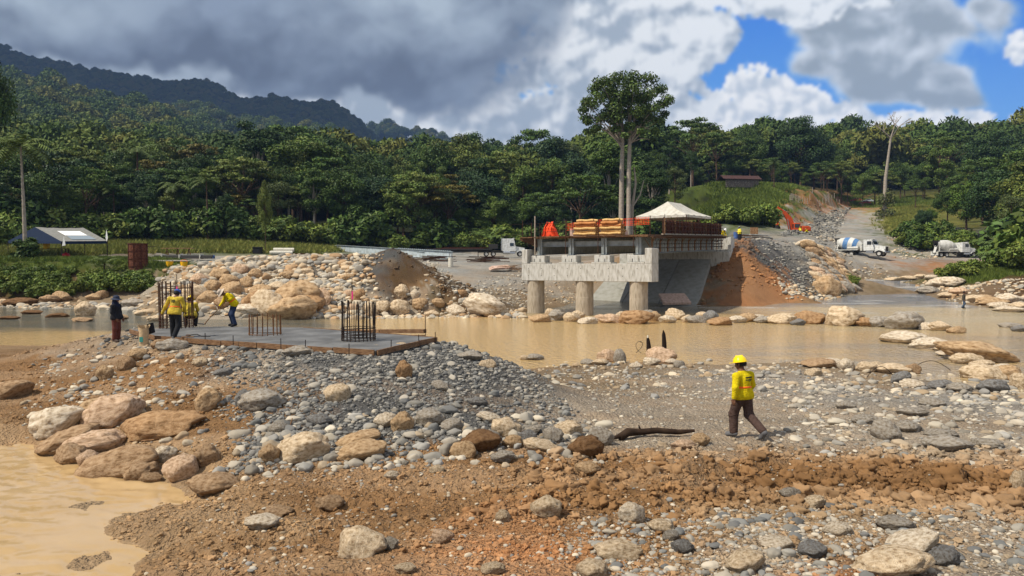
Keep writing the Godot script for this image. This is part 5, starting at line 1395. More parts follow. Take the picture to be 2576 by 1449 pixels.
	# right side, near
	for q in [["round", 2590, 400, 150, 1.2], ["round", 2500, 420, 165, 1.2], ["round", 2430, 440, 175, 1.1], ["tall", 2560, 370, 175, 1.3], ["round", 2380, 470, 190, 1.0], ["flat", 2470, 395, 200, 1.0], ["round", 2340, 520, 185, 0.9], ["round", 2640, 430, 140, 1.2], ["round", 2320, 545, 172, 0.8], ["round", 2540, 470, 140, 1.0], ["flat", 2300, 450, 245, 0.9], ["round", 2620, 340, 190, 1.2]]:
		topped(q[0], rng.randi(), q[1], q[2], q[3], forest_words[q[0]] + " on the right bank above the trucks", "trees on the right bank above the trucks", q[4])
	topped("round", 1, 2665, 150, 120, "overhanging branch tips of a tree beyond the right edge", "", 0.42)
	# undergrowth along the edge of the wood
	for k in 90:
		var u := -60.0 + k * 20.0 + rng.randf_range(-10, 10)
		if u > 1720: break
		var d := lerpf(128.0, 178.0, clampf(u / 1300.0, 0.0, 1.0)) + rng.randf_range(-3, 4)
		if u > 1350: d = 165.0 + rng.randf_range(-5, 5)
		var kd: String = ["shrub", "big", "shrub"][rng.randi() % 3]
		plant(kd, rng.randi(), on_ground((u - 1288.0) / F * d, d), rng.randf_range(1.0, 2.0) * (1.25 if kd == "shrub" else 0.8), forest_words[kd] + " in the undergrowth along the wood", "undergrowth along the wood")
	# leafy left bank
	for k in 70:
		var u := rng.randf_range(-60, 372)
		var v := rng.randf_range(668, 742) if u < 330 else rng.randf_range(685, 735)
		var p := hit(u, v)
		plant("shrub", [1, 0, 3, 3, 1][k % 5], p - Vector3(0, 0.5, 0), lerpf(0.32, 0.85, (v - 668.0) / 74.0) * rng.randf_range(0.8, 1.15), "vine covered bush on the leafy left bank", "bushes on the leafy left bank")
	plant("big", 1, hit(410 * 0.64, 690), 0.9, "bright broad leaved plant on the leafy left bank", "")
	# hillside bushes behind the bridge end
	for k in 26:
		var u := rng.randf_range(1765, 1925)
		var d := rng.randf_range(150, 168)
		plant("shrub", 1 + 2 * (k % 2), on_ground((u - 1288.0) / F * d, d), rng.randf_range(1.0, 1.7), "bright leafy bush on the slope behind the bridge end", "bushes behind the bridge end")
	# right bank and road side
	for k in 30:
		var u := rng.randf_range(2265, 2420)
		var d := rng.randf_range(150, 172)
		plant("shrub", rng.randi(), on_ground((u - 1288.0) / F * d, d), rng.randf_range(0.8, 1.5), "roadside bush behind the white mixer", "roadside bushes behind the white mixer")
	for q in [[2590, 620, 104, 2.3, 1], [2640, 610, 98, 2.8, 0], [2515, 650, 106, 1.3, 1], [2490, 665, 104, 0.9, 3], [2560, 660, 96, 1.4, 1], [2535, 640, 112, 1.6, 0], [2590, 600, 118, 2.4, 2], [2420, 700, 98, 0.9, 3], [2390, 705, 100, 0.8, 3], [2590, 650, 92, 1.6, 3], [2450, 690, 100, 0.6, 1]]:
		plant("shrub", q[4], on_ground((q[0] - 1288.0) / F * q[2], q[2]), q[3], "bright green bush hanging over the right bank", "bushes hanging over the right bank")
	for q in [[2515, 108, 1.2], [2540, 104, 1.5], [2560, 100, 1.4]]:
		plant("big", 0, on_ground((q[0] - 1288.0) / F * q[1], q[1]), q[2], "big leaved plant among the right bank bushes", "big leaved plants on the right bank")
	for k in 7:
		plant("shrub", 3, hit(rng.randf_range(2135, 2150), rng.randf_range(700, 720)), 0.35, "small weed at the end of the riprap wall", "weeds at the end of the riprap wall")

func far_cover() -> void:
	# crowns too far away to count, and the mountains behind
	rng.seed = 500
	var m := MB.new()
	for k in 9:
		var dir := Vector3(rng.randfn(), absf(rng.randfn()) * 0.7, rng.randfn()).normalized()
		leafy(m, dir * Vector3(3.2, 2.4, 3.2) + Vector3(0, 3, 0), Vector3(2.2, 1.5, 2.2), 240, 0.42, Color(1, 1, 1), 0.3)
	var crown := m.mesh()
	var cols := [Color(0.062, 0.100, 0.024), Color(0.082, 0.124, 0.028), Color(0.112, 0.148, 0.034), Color(0.052, 0.084, 0.026), Color(0.135, 0.145, 0.036)]
	var place := func(called: String, label: String, pts: Array) -> void:
		var mm := MultiMesh.new()
		mm.transform_format = MultiMesh.TRANSFORM_3D
		mm.use_colors = true
		mm.mesh = crown
		mm.instance_count = pts.size()
		for i in pts.size():
			var s: float = pts[i][1]
			mm.set_instance_transform(i, Transform3D(Basis(Vector3.UP, rng.randf() * TAU) * Basis.from_scale(Vector3(s, s * rng.randf_range(0.8, 1.5), s)), pts[i][0]))
			var c: Color = cols[rng.randi() % 5]
			mm.set_instance_color(i, c)
		var o := MultiMeshInstance3D.new()
		o.multimesh = mm
		o.material_override = M.far_leaf
		o.name = numbered(called)
		add_child(o)
		tag(o, label, "forest", "", "stuff")
	var pts := []
	for k in 5200:
		var d := rng.randf_range(235, 930)
		var x := rng.randf_range(-0.95, 0.95) * d
		if x > 0.2 * d and d < 330: continue
		pts.append([on_ground(x, d) + Vector3(0, rng.randf_range(2, 9), 0), rng.randf_range(1.4, 2.6) * (0.7 + d / 900.0)])
	place.call("distant_forest", "unbroken forest covering the hills behind the wood", pts)
	# mountains
	var ridge := [[-2600, 20], [-600, 60], [-200, 105], [0, 128], [60, 150], [200, 185], [330, 208], [420, 222], [500, 214], [545, 222], [600, 262], [690, 254], [760, 270], [840, 275], [885, 300], [935, 345], [1000, 400], [1400, 500], [4000, 560]]
	var ridge2 := [[-2600, 300], [600, 480], [930, 345], [985, 326], [1040, 352], [1090, 350], [1140, 372], [1300, 430], [4000, 560]]
	make_range(ridge, 2100.0, "mountain", Color(0.022, 0.036, 0.024), 61)
	make_range(ridge2, 2700.0, "far_mountain", Color(0.020, 0.030, 0.026), 62)
	# the cloud that lies over the mountain and keeps the sun off it
	var cl := MB.new()
	for j in 13:
		for i in 25:
			var f := i / 24.0 * 2.0 - 1.0
			var g := j / 12.0 * 2.0 - 1.0
			cl.vert(Vector3(-1350.0 + f * 1500.0, 1010.0 + 60.0 * fine.get_noise_2d(i * 3.0, j * 3.0) + 80.0 * (f * f + g * g), -1800.0 + g * 620.0), Vector3.DOWN)
	for j in 12:
		for i in 24:
			var a := j * 25 + i
			cl.ix.append_array(PackedInt32Array([a, a + 1, a + 25, a + 1, a + 26, a + 25]))
	setting("cloud", cl, mat("cloud", Color(0.9, 0.9, 0.92), 1.0))
	var low := [[-2600, 180], [0, 262], [150, 268], [330, 285], [420, 292], [520, 290], [600, 318], [760, 345], [1000, 400], [4000, 560]]
	make_range(low, 1250.0, "lower_hill", Color(0.058, 0.078, 0.018), 63)
	var mp := []
	for k in 2600:
		var u := rng.randf_range(-150, 1100)
		var q := range_point(low, 1250.0, u, pow(rng.randf(), 0.7), 63)
		mp.append([q, rng.randf_range(2.0, 3.6)])
	place.call("hill_forest", "scattered sunlit trees on the lower hillside", mp)
	mp = []
	for k in 7500:
		var q := range_point(ridge, 2100.0, rng.randf_range(-150, 1000), 1.0 - pow(rng.randf(), 1.8), 61)
		mp.append([q, rng.randf_range(1.3, 2.6)])
	for k in 500:
		var q := range_point(ridge2, 2700.0, rng.randf_range(900, 1250), 1.0 - pow(rng.randf(), 2.5), 62)
		mp.append([q, rng.randf_range(3.0, 5.0)])
	place.call("mountain_forest", "dark forest on the cloud capped mountain", mp)

func profile(line: Array, u: float) -> float:
	for i in line.size() - 1:
		if u >= line[i][0] and u <= line[i + 1][0]:
			return lerpf(line[i][1], line[i + 1][1], (u - line[i][0]) / float(line[i + 1][0] - line[i][0]))
	return 560.0

func range_point(line: Array, d: float, u: float, f: float, sd: int) -> Vector3:   # f: 0 at the foot, 1 on the crest
	var top := 4.3 + (666.5 - profile(line, u)) / F * d
	var near := d * lerpf(0.62, 1.0, f)
	var x := (u - 1288.0) / F * d
	var y := lerpf(-20.0, top, pow(f, 1.15))
	var gully := fine.get_noise_2d(x * 0.02 + sd * 10.0, f * 4.0) * (1.0 - f) * f * 4.0
	y += gully * top * 0.13 + fine.get_noise_2d(x * 0.12, f * 30.0 + sd) * 9.0
	return Vector3(x * lerpf(0.8, 1.0, f), y, -near)

func make_range(line: Array, d: float, called: String, tone: Color, sd: int) -> void:
	var m := MB.new()
	var nu := 260
	var nf := 40
	for j in nf + 1:
		for i in nu + 1:
			var u := -1400.0 + 4400.0 * i / nu
			var f := float(j) / nf
			var t := 1.0 + 0.35 * fine.get_noise_2d(u * 0.2, f * 40.0 + sd)
			m.col = Color(tone.r * t, tone.g * t, tone.b * t)
			m.vert(range_point(line, d, u, f, sd), Vector3.UP)
	for i in nu + 1:   # far side
		m.vert(range_point(line, d, -1400.0 + 4400.0 * i / nu, 1.0, sd) * Vector3(1.15, 0.0, 1.25) - Vector3(0, 60, 0), Vector3.UP)
	for j in nf + 1:
		for i in nu:
			var a := j * (nu + 1) + i
			m.ix.append_array(PackedInt32Array([a, a + nu + 1, a + 1, a + 1, a + nu + 1, a + nu + 2]))
	for j in nf + 1:
		for i in nu + 1:
			var a := j * (nu + 1) + i
			var dx := m.v[a + (1 if i < nu else 0)] - m.v[a - (1 if i > 0 else 0)]
			var dz := m.v[a + nu + 1] - m.v[a - (nu + 1 if j > 0 else 0)] if j < nf else m.v[a] - m.v[a - nu - 1]
			m.n[a] = dx.cross(dz).normalized()
	setting(called, m, M.hills)

func grass_patch(called: String, label: String, count: int, pts: Array, h: float, cols: Array, rough := 1.0) -> void:
	var m := MB.new()
	rng.seed = count
	for k in 9:
		var a := rng.randf() * TAU
		var b := Vector3(cos(a), 0, sin(a)) * rng.randf() * 0.35
		var tip := b + Vector3(cos(a + 1) * 0.4, rng.randf_range(0.6, 1.1), sin(a + 1) * 0.4)
		var s := Vector3(-sin(a), 0, cos(a)) * 0.07
		m.tri(b - s, b + s, tip)
	var tuft := m.mesh()
	var w := []
	for q in pts:
		var hp := hit(q[0], q[1])
		w.append(Vector2(hp.x, -hp.z))
	var mm := MultiMesh.new()
	mm.transform_format = MultiMesh.TRANSFORM_3D
	mm.use_colors = true
	mm.mesh = tuft
	mm.instance_count = count
	for k in count:
		var f := rng.randf()
		var a: Vector2 = w[0].lerp(w[1], f).lerp(w[3].lerp(w[2], f), rng.randf()) + Vector2(rng.randfn(), rng.randfn()) * rough
		var s := h * rng.randf_range(0.6, 1.5)
		mm.set_instance_transform(k, Transform3D(Basis(Vector3.UP, rng.randf() * TAU) * Basis.from_scale(Vector3(s * 1.2, s, s * 1.2)), on_ground(a.x, a.y) - Vector3(0, 0.05, 0)))
		var c: Color = cols[rng.randi() % cols.size()]
		var t := rng.randf_range(0.75, 1.25)
		mm.set_instance_color(k, Color(c.r * t, c.g * t, c.b * t))
	var o := MultiMeshInstance3D.new()
	o.multimesh = mm
	o.material_override = M.grass
	o.name = numbered(called)
	add_child(o)
	tag(o, label, "grass", "", "stuff")

func grass() -> void:
	var green := [Color(0.11, 0.15, 0.028), Color(0.14, 0.175, 0.036), Color(0.09, 0.13, 0.026)]
	var lime := [Color(0.19, 0.205, 0.045), Color(0.24, 0.225, 0.06), Color(0.15, 0.175, 0.04)]
	grass_patch("yard_grass", "rough grass between the yard and the wood", 9000, [[-40, 614], [900, 622], [760, 640], [-40, 650]], 0.8, lime)
	grass_patch("bank_grass", "long grass round the tent on the left bank", 3000, [[-40, 645], [440, 655], [440, 680], [-40, 660]], 0.5, green)
	grass_patch("hill_grass", "grass on the hill above the earth cut", 9000, [[1790, 465], [2035, 472], [1935, 545], [1780, 560]], 1.0, green, 2.0)
	grass_patch("verge_grass", "yellowish grass on the slope right of the road", 5000, [[2228, 530], [2350, 512], [2310, 590], [2262, 592]], 0.8, lime, 2.0)
	grass_patch("meadow_grass", "grass at the head of the road", 3500, [[2110, 490], [2340, 500], [2340, 520], [2190, 522]], 0.9, green, 2.0)
	grass_patch("right_bank_grass", "grass along the top of the right bank", 3500, [[2380, 690], [2640, 672], [2640, 690], [2390, 712]], 0.5, green)
# ---------------------------------------------------------------- bridge. Local x runs along the pier (to the right), -z along the span
const TURN := -PI / 6.0
var pier_at := Vector3(6.19, 0, -63.0)

func span_point(s: float, y: float, t: float) -> Vector3:   # s across, t along the span
	return pier_at + Vector3(cos(PI / 6.0) * s + sin(PI / 6.0) * t, y, sin(PI / 6.0) * s - cos(PI / 6.0) * t)

func deck_y(t: float) -> float:
	return 6.62 + 0.03 * t

func i_girder(m: MB, length: float, depth: float, flange: float) -> void:   # along -z from z = 0, bottom at y = 0
	m.box(Vector3(0, 0.02, -length / 2), Vector3(flange, 0.04, length))
	m.box(Vector3(0, depth - 0.02, -length / 2), Vector3(flange, 0.04, length))
	m.box(Vector3(0, depth / 2, -length / 2), Vector3(0.05, depth - 0.084, length))

func bridge() -> void:
	rng.seed = 31
	var pier := thing("bridge_pier", "grey concrete bridge pier with three round columns standing in the river", "pier", pier_at, TURN)
	for s in [-4.7, 0.0, 4.85]:
		var c := MB.new()
		c.lathe([Vector2(0, -1.2), Vector2(0.76, -1.2), Vector2(0.76, 1.55), Vector2(0.75, 1.57), Vector2(0.75, 2.925)], 28)
		part("column", c, M.old_concrete, pier, Vector3(s, 0, 0))
	part("cap_beam", bx(Vector3(0.27, 3.67, 0), Vector3(11.95, 1.48, 1.6), 0.03), M.concrete, pier)
	part("end_wall", bx(Vector3(-5.42, 5.035, 0), Vector3(0.56, 1.25, 1.6), 0.03), M.concrete, pier)
	part("end_wall", bx(Vector3(5.94, 5.035, 0), Vector3(0.6, 1.25, 1.6), 0.03), M.concrete, pier)
	for s in [-4.35, -1.3, 1.75, 4.75]:
		part("plinth", bx(Vector3(s + (0.1 if s > -4 else 0.25), 4.475, 0.15), Vector3(1.75 if absf(s) < 4 else 1.5, 0.13, 1.3), 0.015), M.concrete, pier)
		var ped := part("bearing_pedestal", bx(Vector3(s + (0.0 if s < 4 else 0.02), 4.83, -0.12), Vector3(1.42 if s < 4 else 1.6, 0.57, 1.0), 0.03), M.concrete, pier)
		for q in [-0.32, 0.25]:
			part("dowel", bx(Vector3(s + q, 4.70, 0.39), Vector3(0.04, 0.26, 0.03)), M.rebar_dark, ped)
		part("bearing_pad", bx(Vector3(s, 5.145, -0.2), Vector3(0.7, 0.05, 0.55)), M.black, pier)
	for k in 17:   # tie holes
		var h := MB.new()
		h.lathe([Vector2(0.0, 0.0), Vector2(0.035, 0.0), Vector2(0.035, 0.01), Vector2(0, 0.012)], 8, Transform3D(Basis(Vector3.RIGHT, PI / 2), Vector3(-5.0 + (k % 9) * 1.25, 4.0 - 0.62 * int(k / 9.0), 0.797)))
		part("tie_hole", h, M.dark_metal, pier)

	var span := thing("bridge_span", "unfinished steel girder bridge span with timber deck forms", "bridge", pier_at, TURN)
	var L := 23.6
	var up := Basis(Vector3.RIGHT, atan(0.03))
	var gi := 0
	for s in [-4.35, -1.3, 1.75, 4.78]:
		var g := MB.new()
		i_girder(g, L, 1.4, 0.5)
		var o := part("girder", g, M.steel, span, Vector3(s, 5.17, 0.05))
		o.basis = up
		var st := MB.new()
		for q in [-0.145, 0.145]:
			st.box(Vector3(q, 0.7, -0.12), Vector3(0.19, 1.31, 0.03))
		part("bearing_stiffener", st, M.steel, o)
		if s < 4.0:
			var dx := 3.05 if s < 1.7 else 3.03
			for t in [0.35, 5.9, 11.8, 17.7, 23.2]:
				var dm := MB.new()
				dm.box(Vector3(s + dx / 2, 5.17 + 0.03 * t + 0.93, -t), Vector3(dx - 0.08, 0.42, 0.03))
				dm.box(Vector3(s + dx / 2, 5.17 + 0.03 * t + 1.14, -t), Vector3(dx - 0.08, 0.025, 0.2))
				dm.box(Vector3(s + dx / 2, 5.17 + 0.03 * t + 0.72, -t), Vector3(dx - 0.08, 0.025, 0.2))
				part("cross_beam", dm, M.steel, span)
	# deck slab and edge forms
	var y0 := deck_y(0.0)
	var deck := MB.new()
	deck.prism([Vector2(0.2, y0 - 0.02), Vector2(0.2, y0 + 0.16), Vector2(-L, deck_y(L) + 0.16), Vector2(-L, deck_y(L) - 0.02)], 11.0, Transform3D(Basis(Vector3.UP, -PI / 2), Vector3(0.15, 0, 0)) * Transform3D(Basis(), Vector3.ZERO))
	part("deck", deck, M.wood, span)
	for k in 9:   # boards along the near edge
		part("edge_board", bx(Vector3(-5.4 + k * 1.28, y0 + 0.10 + rng.randf_range(-0.02, 0.02), 0.36 + rng.randf_range(-0.04, 0.08)), Vector3(1.24, 0.05, 0.3), 0.0, Basis(Vector3.UP, rng.randf_range(-0.03, 0.03))), M.wood_dark if k % 2 else M.wood, span)
	# overhang on the left: sloping forms with a prop
	var ov := MB.new()
	ov.prism([Vector2(-6.25, y0 - 0.12), Vector2(-6.2, y0 + 0.05), Vector2(-4.6, y0 + 0.12), Vector2(-4.55, y0 - 0.75)], 0.6, Transform3D(Basis(), Vector3(0, 0, -0.1)))
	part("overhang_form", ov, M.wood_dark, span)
	for k in 7:
		var pr := MB.new()
		var t := 0.2 + k * 3.4
		pr.beam(Vector3(-6.1, deck_y(t) - 0.2, -t), Vector3(-4.6, 5.35 + 0.03 * t, -t), 0.05, 0.05)
		part("prop", pr, M.rebar, span)
	# brackets under the right edge
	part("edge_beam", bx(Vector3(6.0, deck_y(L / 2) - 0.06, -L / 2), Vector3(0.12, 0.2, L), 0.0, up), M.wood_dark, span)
	var soffit := MB.new()
	soffit.box(Vector3(5.4, deck_y(L / 2) - 0.035, -L / 2), Vector3(1.3, 0.04, L), up)
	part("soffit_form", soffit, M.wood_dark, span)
	for k in 34:
		var t := 0.6 + k * 0.68
		var b := MB.new()
		var top := deck_y(t) - 0.08
		b.box(Vector3(5.75, top - 0.62, -t), Vector3(0.09, 1.2, 0.16))
		b.beam(Vector3(5.78, top - 1.15, -t - 0.12), Vector3(5.1, top - 0.1, -t - 0.12), 0.04, 0.06)
		b.beam(Vector3(5.98, top - 0.05, -t), Vector3(5.74, top - 0.45, -t), 0.05, 0.05)
		part("bracket", b, M.steel if k % 3 else M.wood, span)
	for j in 3:
		var w := MB.new()
		w.beam(Vector3(5.84, deck_y(3) - 0.35 - 0.33 * j, -1.0), Vector3(5.84, deck_y(23) - 0.35 - 0.33 * j, -23.2), 0.04, 0.05)
		part("brace", w, M.rebar_dark, span)
	# parapet already cast, left
	var par := MB.new()
	par.prism([Vector2(-0.22, 0), Vector2(-0.22, 0.85), Vector2(0.0, 0.85), Vector2(0.06, 0.3), Vector2(0.22, 0.0)], 15.0, Transform3D(Basis(), Vector3(0, 0, 0)))
	var po := part("parapet", par, M.ply_pink, span, Vector3(-5.1, deck_y(15.7) + 0.15, -15.7))
	po.basis = up
	for k in 7:
		part("starter_bar", bx(Vector3(-5.1 + 0.05 * (k % 2), deck_y(6) + 0.5, -5.6 - k * 0.33), Vector3(0.03, 0.75, 0.03), 0.0, Basis(Vector3(1, 0, 0), -0.35)), M.rebar_dark, span)
	# guard posts and cable rails
	var posts := [[-6.0, 0.1, -0.1, 1.65], [-4.55, 0.48, -1.45, 1.95], [-1.55, 0.52, -1.4, 1.5], [1.45, 0.52, -1.4, 1.5], [4.55, 0.5, -0.9, 1.6], [-5.0, 0.3, 0.1, 1.4], [-5.9, -3.0, 0.0, 1.5]]
	for q in posts:
		var pm := MB.new()
		pm.rod(Vector3(q[0], y0 + q[2], q[1]), Vector3(q[0], y0 + q[3], q[1]), 0.055 if q[0] == -4.55 else 0.03)
		part("guard_post", pm, M.rebar if q[0] != -4.55 else M.bark_pale, span)
	for q in [[-8.0, 1.28, 0.2, 4.55, 1.32, 0.5], [-4.55, 0.55, 0.5, 4.55, 0.62, 0.5], [4.55, 0.6, 0.5, 5.9, 0.75, -3.2], [4.55, 1.35, 0.5, 5.9, 1.3, -3.2], [-4.55, 0.5, 0.5, -8.2, 0.2, 0.3]]:
		var rl := MB.new()
		rl.rod(Vector3(q[0], y0 + q[1], q[2]), Vector3(q[3], y0 + q[4], q[5]), 0.015, 5)
		part("guard_cable", rl, M.rebar_dark, span)

	# parapet form on the right
	var form := thing("parapet_formwork", "row of rusty formwork panels along the right deck edge", "formwork", span_point(5.75, deck_y(3.4) + 0.15, 3.4), TURN)
	form.basis = Basis(Vector3.UP, TURN) * up
	for k in 19:
		var z := -0.5 - k * 0.99
		part("panel", bx(Vector3(0.02 * (k % 2), 0.68, z), Vector3(0.06, 1.12, 0.94)), M.form_rust if k % 4 else M.wood_dark, form)
		part("rib", bx(Vector3(0.1, 0.68, z - 0.48), Vector3(0.12, 1.14, 0.09)), M.wood if k % 5 == 2 else M.rust_panel, form)
	for y in [0.35, 0.75, 1.1]:
		part("waler", bx(Vector3(0.19, y, -9.6), Vector3(0.05, 0.07, 19.2)), M.rebar, form)
	for k in 9:
		var br := MB.new()
		br.beam(Vector3(0.25, 1.05, -0.8 - k * 2.1), Vector3(0.34, 0.05, -2.2 - k * 2.1), 0.04, 0.05)
		part("brace", br, M.rebar, form)
	for k in 11:
		var rb := MB.new()
		rb.rod(Vector3(-0.05, 1.2, -0.6 - k * 1.75), Vector3(-0.05, 1.5 + 0.35 * rng.randf(), -0.6 - k * 1.75), 0.025, 5)
		part("starter_bar", rb, M.rebar_dark, form)
	for k in 2:
		part("end_post", bx(Vector3(0.12, 0.75, 0.15 - 0.22 * k), Vector3(0.08, 1.5 - 0.1 * k, 0.08)), M.wood_pale if k else M.rebar, form)
	part("kicker", bx(Vector3(0.02, 0.05, -9.6), Vector3(0.34, 0.12, 19.3)), M.old_concrete, form)
	part("walkway", bx(Vector3(0.6, -0.12, -9.6), Vector3(0.5, 0.05, 19.6)), M.wood_dark, form)

	# tent on the deck
	var tent := thing("work_tent", "white canvas tent pitched on the bridge deck", "tent", span_point(3.1, deck_y(14.5) + 0.16, 14.5), TURN - 0.1)
	var cv := MB.new()
	var e := [Vector3(-2.7, 1.85, 3.0), Vector3(2.6, 1.85, 3.0), Vector3(2.6, 1.95, -3.4), Vector3(-2.7, 1.95, -3.4)]
	var r1 := Vector3(-0.2, 3.35, 1.0)
	var r2 := Vector3(0.1, 3.3, -1.6)
	var sag := func(a: Vector3, b: Vector3, c: Vector3, d: Vector3) -> void:
		var n := 10
		for i in n:
			for j in n:
				var pt := func(i2: int, j2: int) -> Vector3:
					var f := float(i2) / n
					var g := float(j2) / n
					var p := a.lerp(b, f).lerp(d.lerp(c, f), g)
					return p + Vector3(0, -0.28 * sin(PI * g) * (0.5 + 0.5 * sin(PI * f)) + 0.05 * sin(f * 26.0) * (1.0 - g), 0)
				cv.quad(pt.call(i, j), pt.call(i + 1, j), pt.call(i + 1, j + 1), pt.call(i, j + 1))
	sag.call(e[0], e[1], r1, r1)
	sag.call(e[1], e[2], r2, r1)
	sag.call(e[2], e[3], r2, r2)
	sag.call(e[3], e[0], r1, r2)
	part("roof", cv, M.canvas, tent)
	var vl := MB.new()
	for k in 4:
		var a: Vector3 = e[k]
		var b: Vector3 = e[(k + 1) % 4]
		vl.quad(a + Vector3(0, -0.22, 0), b + Vector3(0, -0.22, 0), b, a)
	part("valance", vl, M.canvas, tent)
	for k in 4:
		var pl := MB.new()
		pl.rod(Vector3(e[k].x, 0, e[k].z), e[k], 0.04)
		part("pole", pl, M.rebar, tent)

	# rolled mats in two stacks
	for st in 2:
		var s0 := -0.95 if st == 0 else 1.45
		var n := 0
		for row in 6:
			var cnt := 3 if row < 3 else 2
			for q in cnt:
				var len := (2.1 if st == 0 else 2.0) - 0.12 * row * rng.randf()
				var rl := MB.new()
				var pth := []
				for k in 7:
					pth.append(Vector3(-len / 2 + len * k / 6.0, 0.03 * sin(k * 1.7 + row + q), 0.03 * cos(k * 1.3 + q)))
				rl.tube(pth, [0.15, 0.155, 0.14, 0.15, 0.145, 0.155, 0.15], 10)
				var o := solo("rolled_mat", rl, M.roll_orange if (row == 3 or row == 4) else M.roll, "tan rolled mat in the %s stack on the deck" % ("stack nearer the orange netting heap," if st == 0 else "stack nearer the tent,"), "rolled mat", span_point(s0 + rng.randf_range(-0.08, 0.08), deck_y(2.6) + 0.33 + row * 0.235, 2.1 + q * 0.4 + 0.15 * (row % 2)), TURN + rng.randf_range(-0.05, 0.05), "rolled mats on the deck")
				o.set_meta("label", "tan rolled mat in the stack %s" % ("beside the orange netting heap" if st == 0 else "closer to the white tent"))
				o.scale = Vector3(1, 0.82, 1)
				var co := MB.new()
				co.lathe([Vector2(0.0, 0.0), Vector2(0.085, 0.0), Vector2(0.08, 0.012), Vector2(0, 0.013)], 10, Transform3D(Basis(Vector3(0, 0, 1), -PI / 2), Vector3(len / 2, 0.03 * sin(6 * 1.7 + row + q), 0.03 * cos(6 * 1.3 + q))))
				part("core", co, M.roll_inside, o)
				n += 1
	# orange netting: heap and strung fence
	var heap := MB.new()
	for k in 46:
		var a := rng.randf() * TAU
		var top := Vector3(rng.randf_range(-0.25, 0.25), rng.randf_range(1.0, 1.35), rng.randf_range(-0.15, 0.15))
		var foot := Vector3(cos(a) * rng.randf_range(0.45, 0.85), 0.02, sin(a) * 0.5)
		var sd := Vector3(-sin(a), 0, cos(a)) * rng.randf_range(0.06, 0.13)
		var mid := (top + foot) * 0.5 + Vector3(cos(a) * 0.12, 0.12, sin(a) * 0.12)
		heap.quad(foot - sd, foot + sd, mid + sd, mid - sd)
		heap.quad(mid - sd, mid + sd, top + sd * 0.5, top - sd * 0.5)
	solo("orange_netting", heap, M.orange_net, "heap of bright orange safety netting draped at the deck corner", "netting", span_point(-3.7, deck_y(0.8) + 0.16, 0.8), TURN)
	var net := thing("safety_net_fence", "orange mesh safety net strung behind the rolled mats", "net fence", span_point(0, deck_y(4), 4.0), TURN)
	for q in [[-3.9, 0.75, -0.5, -1.9, 1.0, -0.5], [-1.9, 1.0, -0.5, 1.2, 1.05, 0.0], [1.2, 1.0, 0.0, 4.7, 1.05, 0.9]]:
		var ns := MB.new()
		var a := Vector3(q[0], q[1], q[2])
		var b := Vector3(q[3], q[4], q[5])
		var cnt := int(a.distance_to(b) / 0.17)
		for k in cnt:
			var p := a.lerp(b, float(k) / cnt)
			ns.box(p + Vector3(0, 0.3, 0), Vector3(0.03, 0.62, 0.01))
		for y in 5:
			ns.beam(a + Vector3(0, y * 0.15, 0), b + Vector3(0, y * 0.15, 0), 0.01, 0.022)
		var nn := part("net", ns, M.orange_net, net)
		nn.set_meta("kind", "stuff")
	for x in [-3.9, -1.9, 1.2, 4.7]:
		var pm := MB.new()
		pm.rod(Vector3(x, 0.1, -0.5 if x < 0 else (0.0 if x < 2 else 0.9)), Vector3(x, 1.75, -0.5 if x < 0 else (0.0 if x < 2 else 0.9)), 0.03)
		part("post", pm, M.rebar, net)

	# abutment and paved slope
	var ab := thing("bridge_abutment", "concrete abutment carrying the far end of the span", "abutment", span_point(0, 0, 23.7), TURN)
	part("seat_wall", bx(Vector3(0.2, 4.9, -0.55), Vector3(12.4, 1.7, 1.3), 0.02), M.concrete, ab)
	part("back_wall", bx(Vector3(0.2, 6.3, -1.0), Vector3(12.4, 1.9, 0.4), 0.02), M.concrete, ab)
	part("wing_wall", bx(Vector3(6.3, 6.2, -1.2), Vector3(0.35, 2.3, 1.6), 0.02), M.concrete, ab)
	part("wing_wall", bx(Vector3(-6.15, 6.0, -1.4), Vector3(0.35, 2.7, 2.6), 0.02), M.concrete, ab)
	var pv := thing("slope_paving", "smooth concrete paving on the slope under the span", "paving")
	var b0 := Vector3(7.9, 0.1, -78.0)
	var b1 := Vector3(18.0, 0.0, -72.1)
	var t0 := Vector3(13.4, 5.15, -87.4)
	var t1 := Vector3(22.3, 5.15, -82.3)
	for k in 3:
		var f0 := k / 3.0 + 0.003
		var f1 := (k + 1) / 3.0 - 0.003
		var pm := MB.new()
		var lift := Vector3(0, 0.32, 0)
		var a := b0.lerp(b1, f0) + lift
		var b := b0.lerp(b1, f1) + lift
		var c := t0.lerp(t1, f1) + lift
		var d := t0.lerp(t1, f0) + lift
		pm.quad(a, b, c, d)
		pm.quad(a - lift * 3, b - lift * 3, b, a)
		pm.quad(b - lift * 3, c - lift * 3, c, b)
		pm.quad(d - lift * 3, a - lift * 3, a, d)
		part("paving_panel", pm, M.paving, pv)
	var slab := MB.new()
	slab.prism([Vector2(-1.6, -1.0), Vector2(1.5, -1.0), Vector2(1.9, 1.0), Vector2(-1.0, 1.0)], 0.22)
	var so := solo("fallen_slab", slab, M.ply_pink, "fallen concrete slab lying at the foot of the paved slope", "slab", at_depth(1692, 752, 71.5))
	so.basis = Basis(Vector3.UP, 0.35) * Basis(Vector3.RIGHT, -PI / 2 + 0.42)
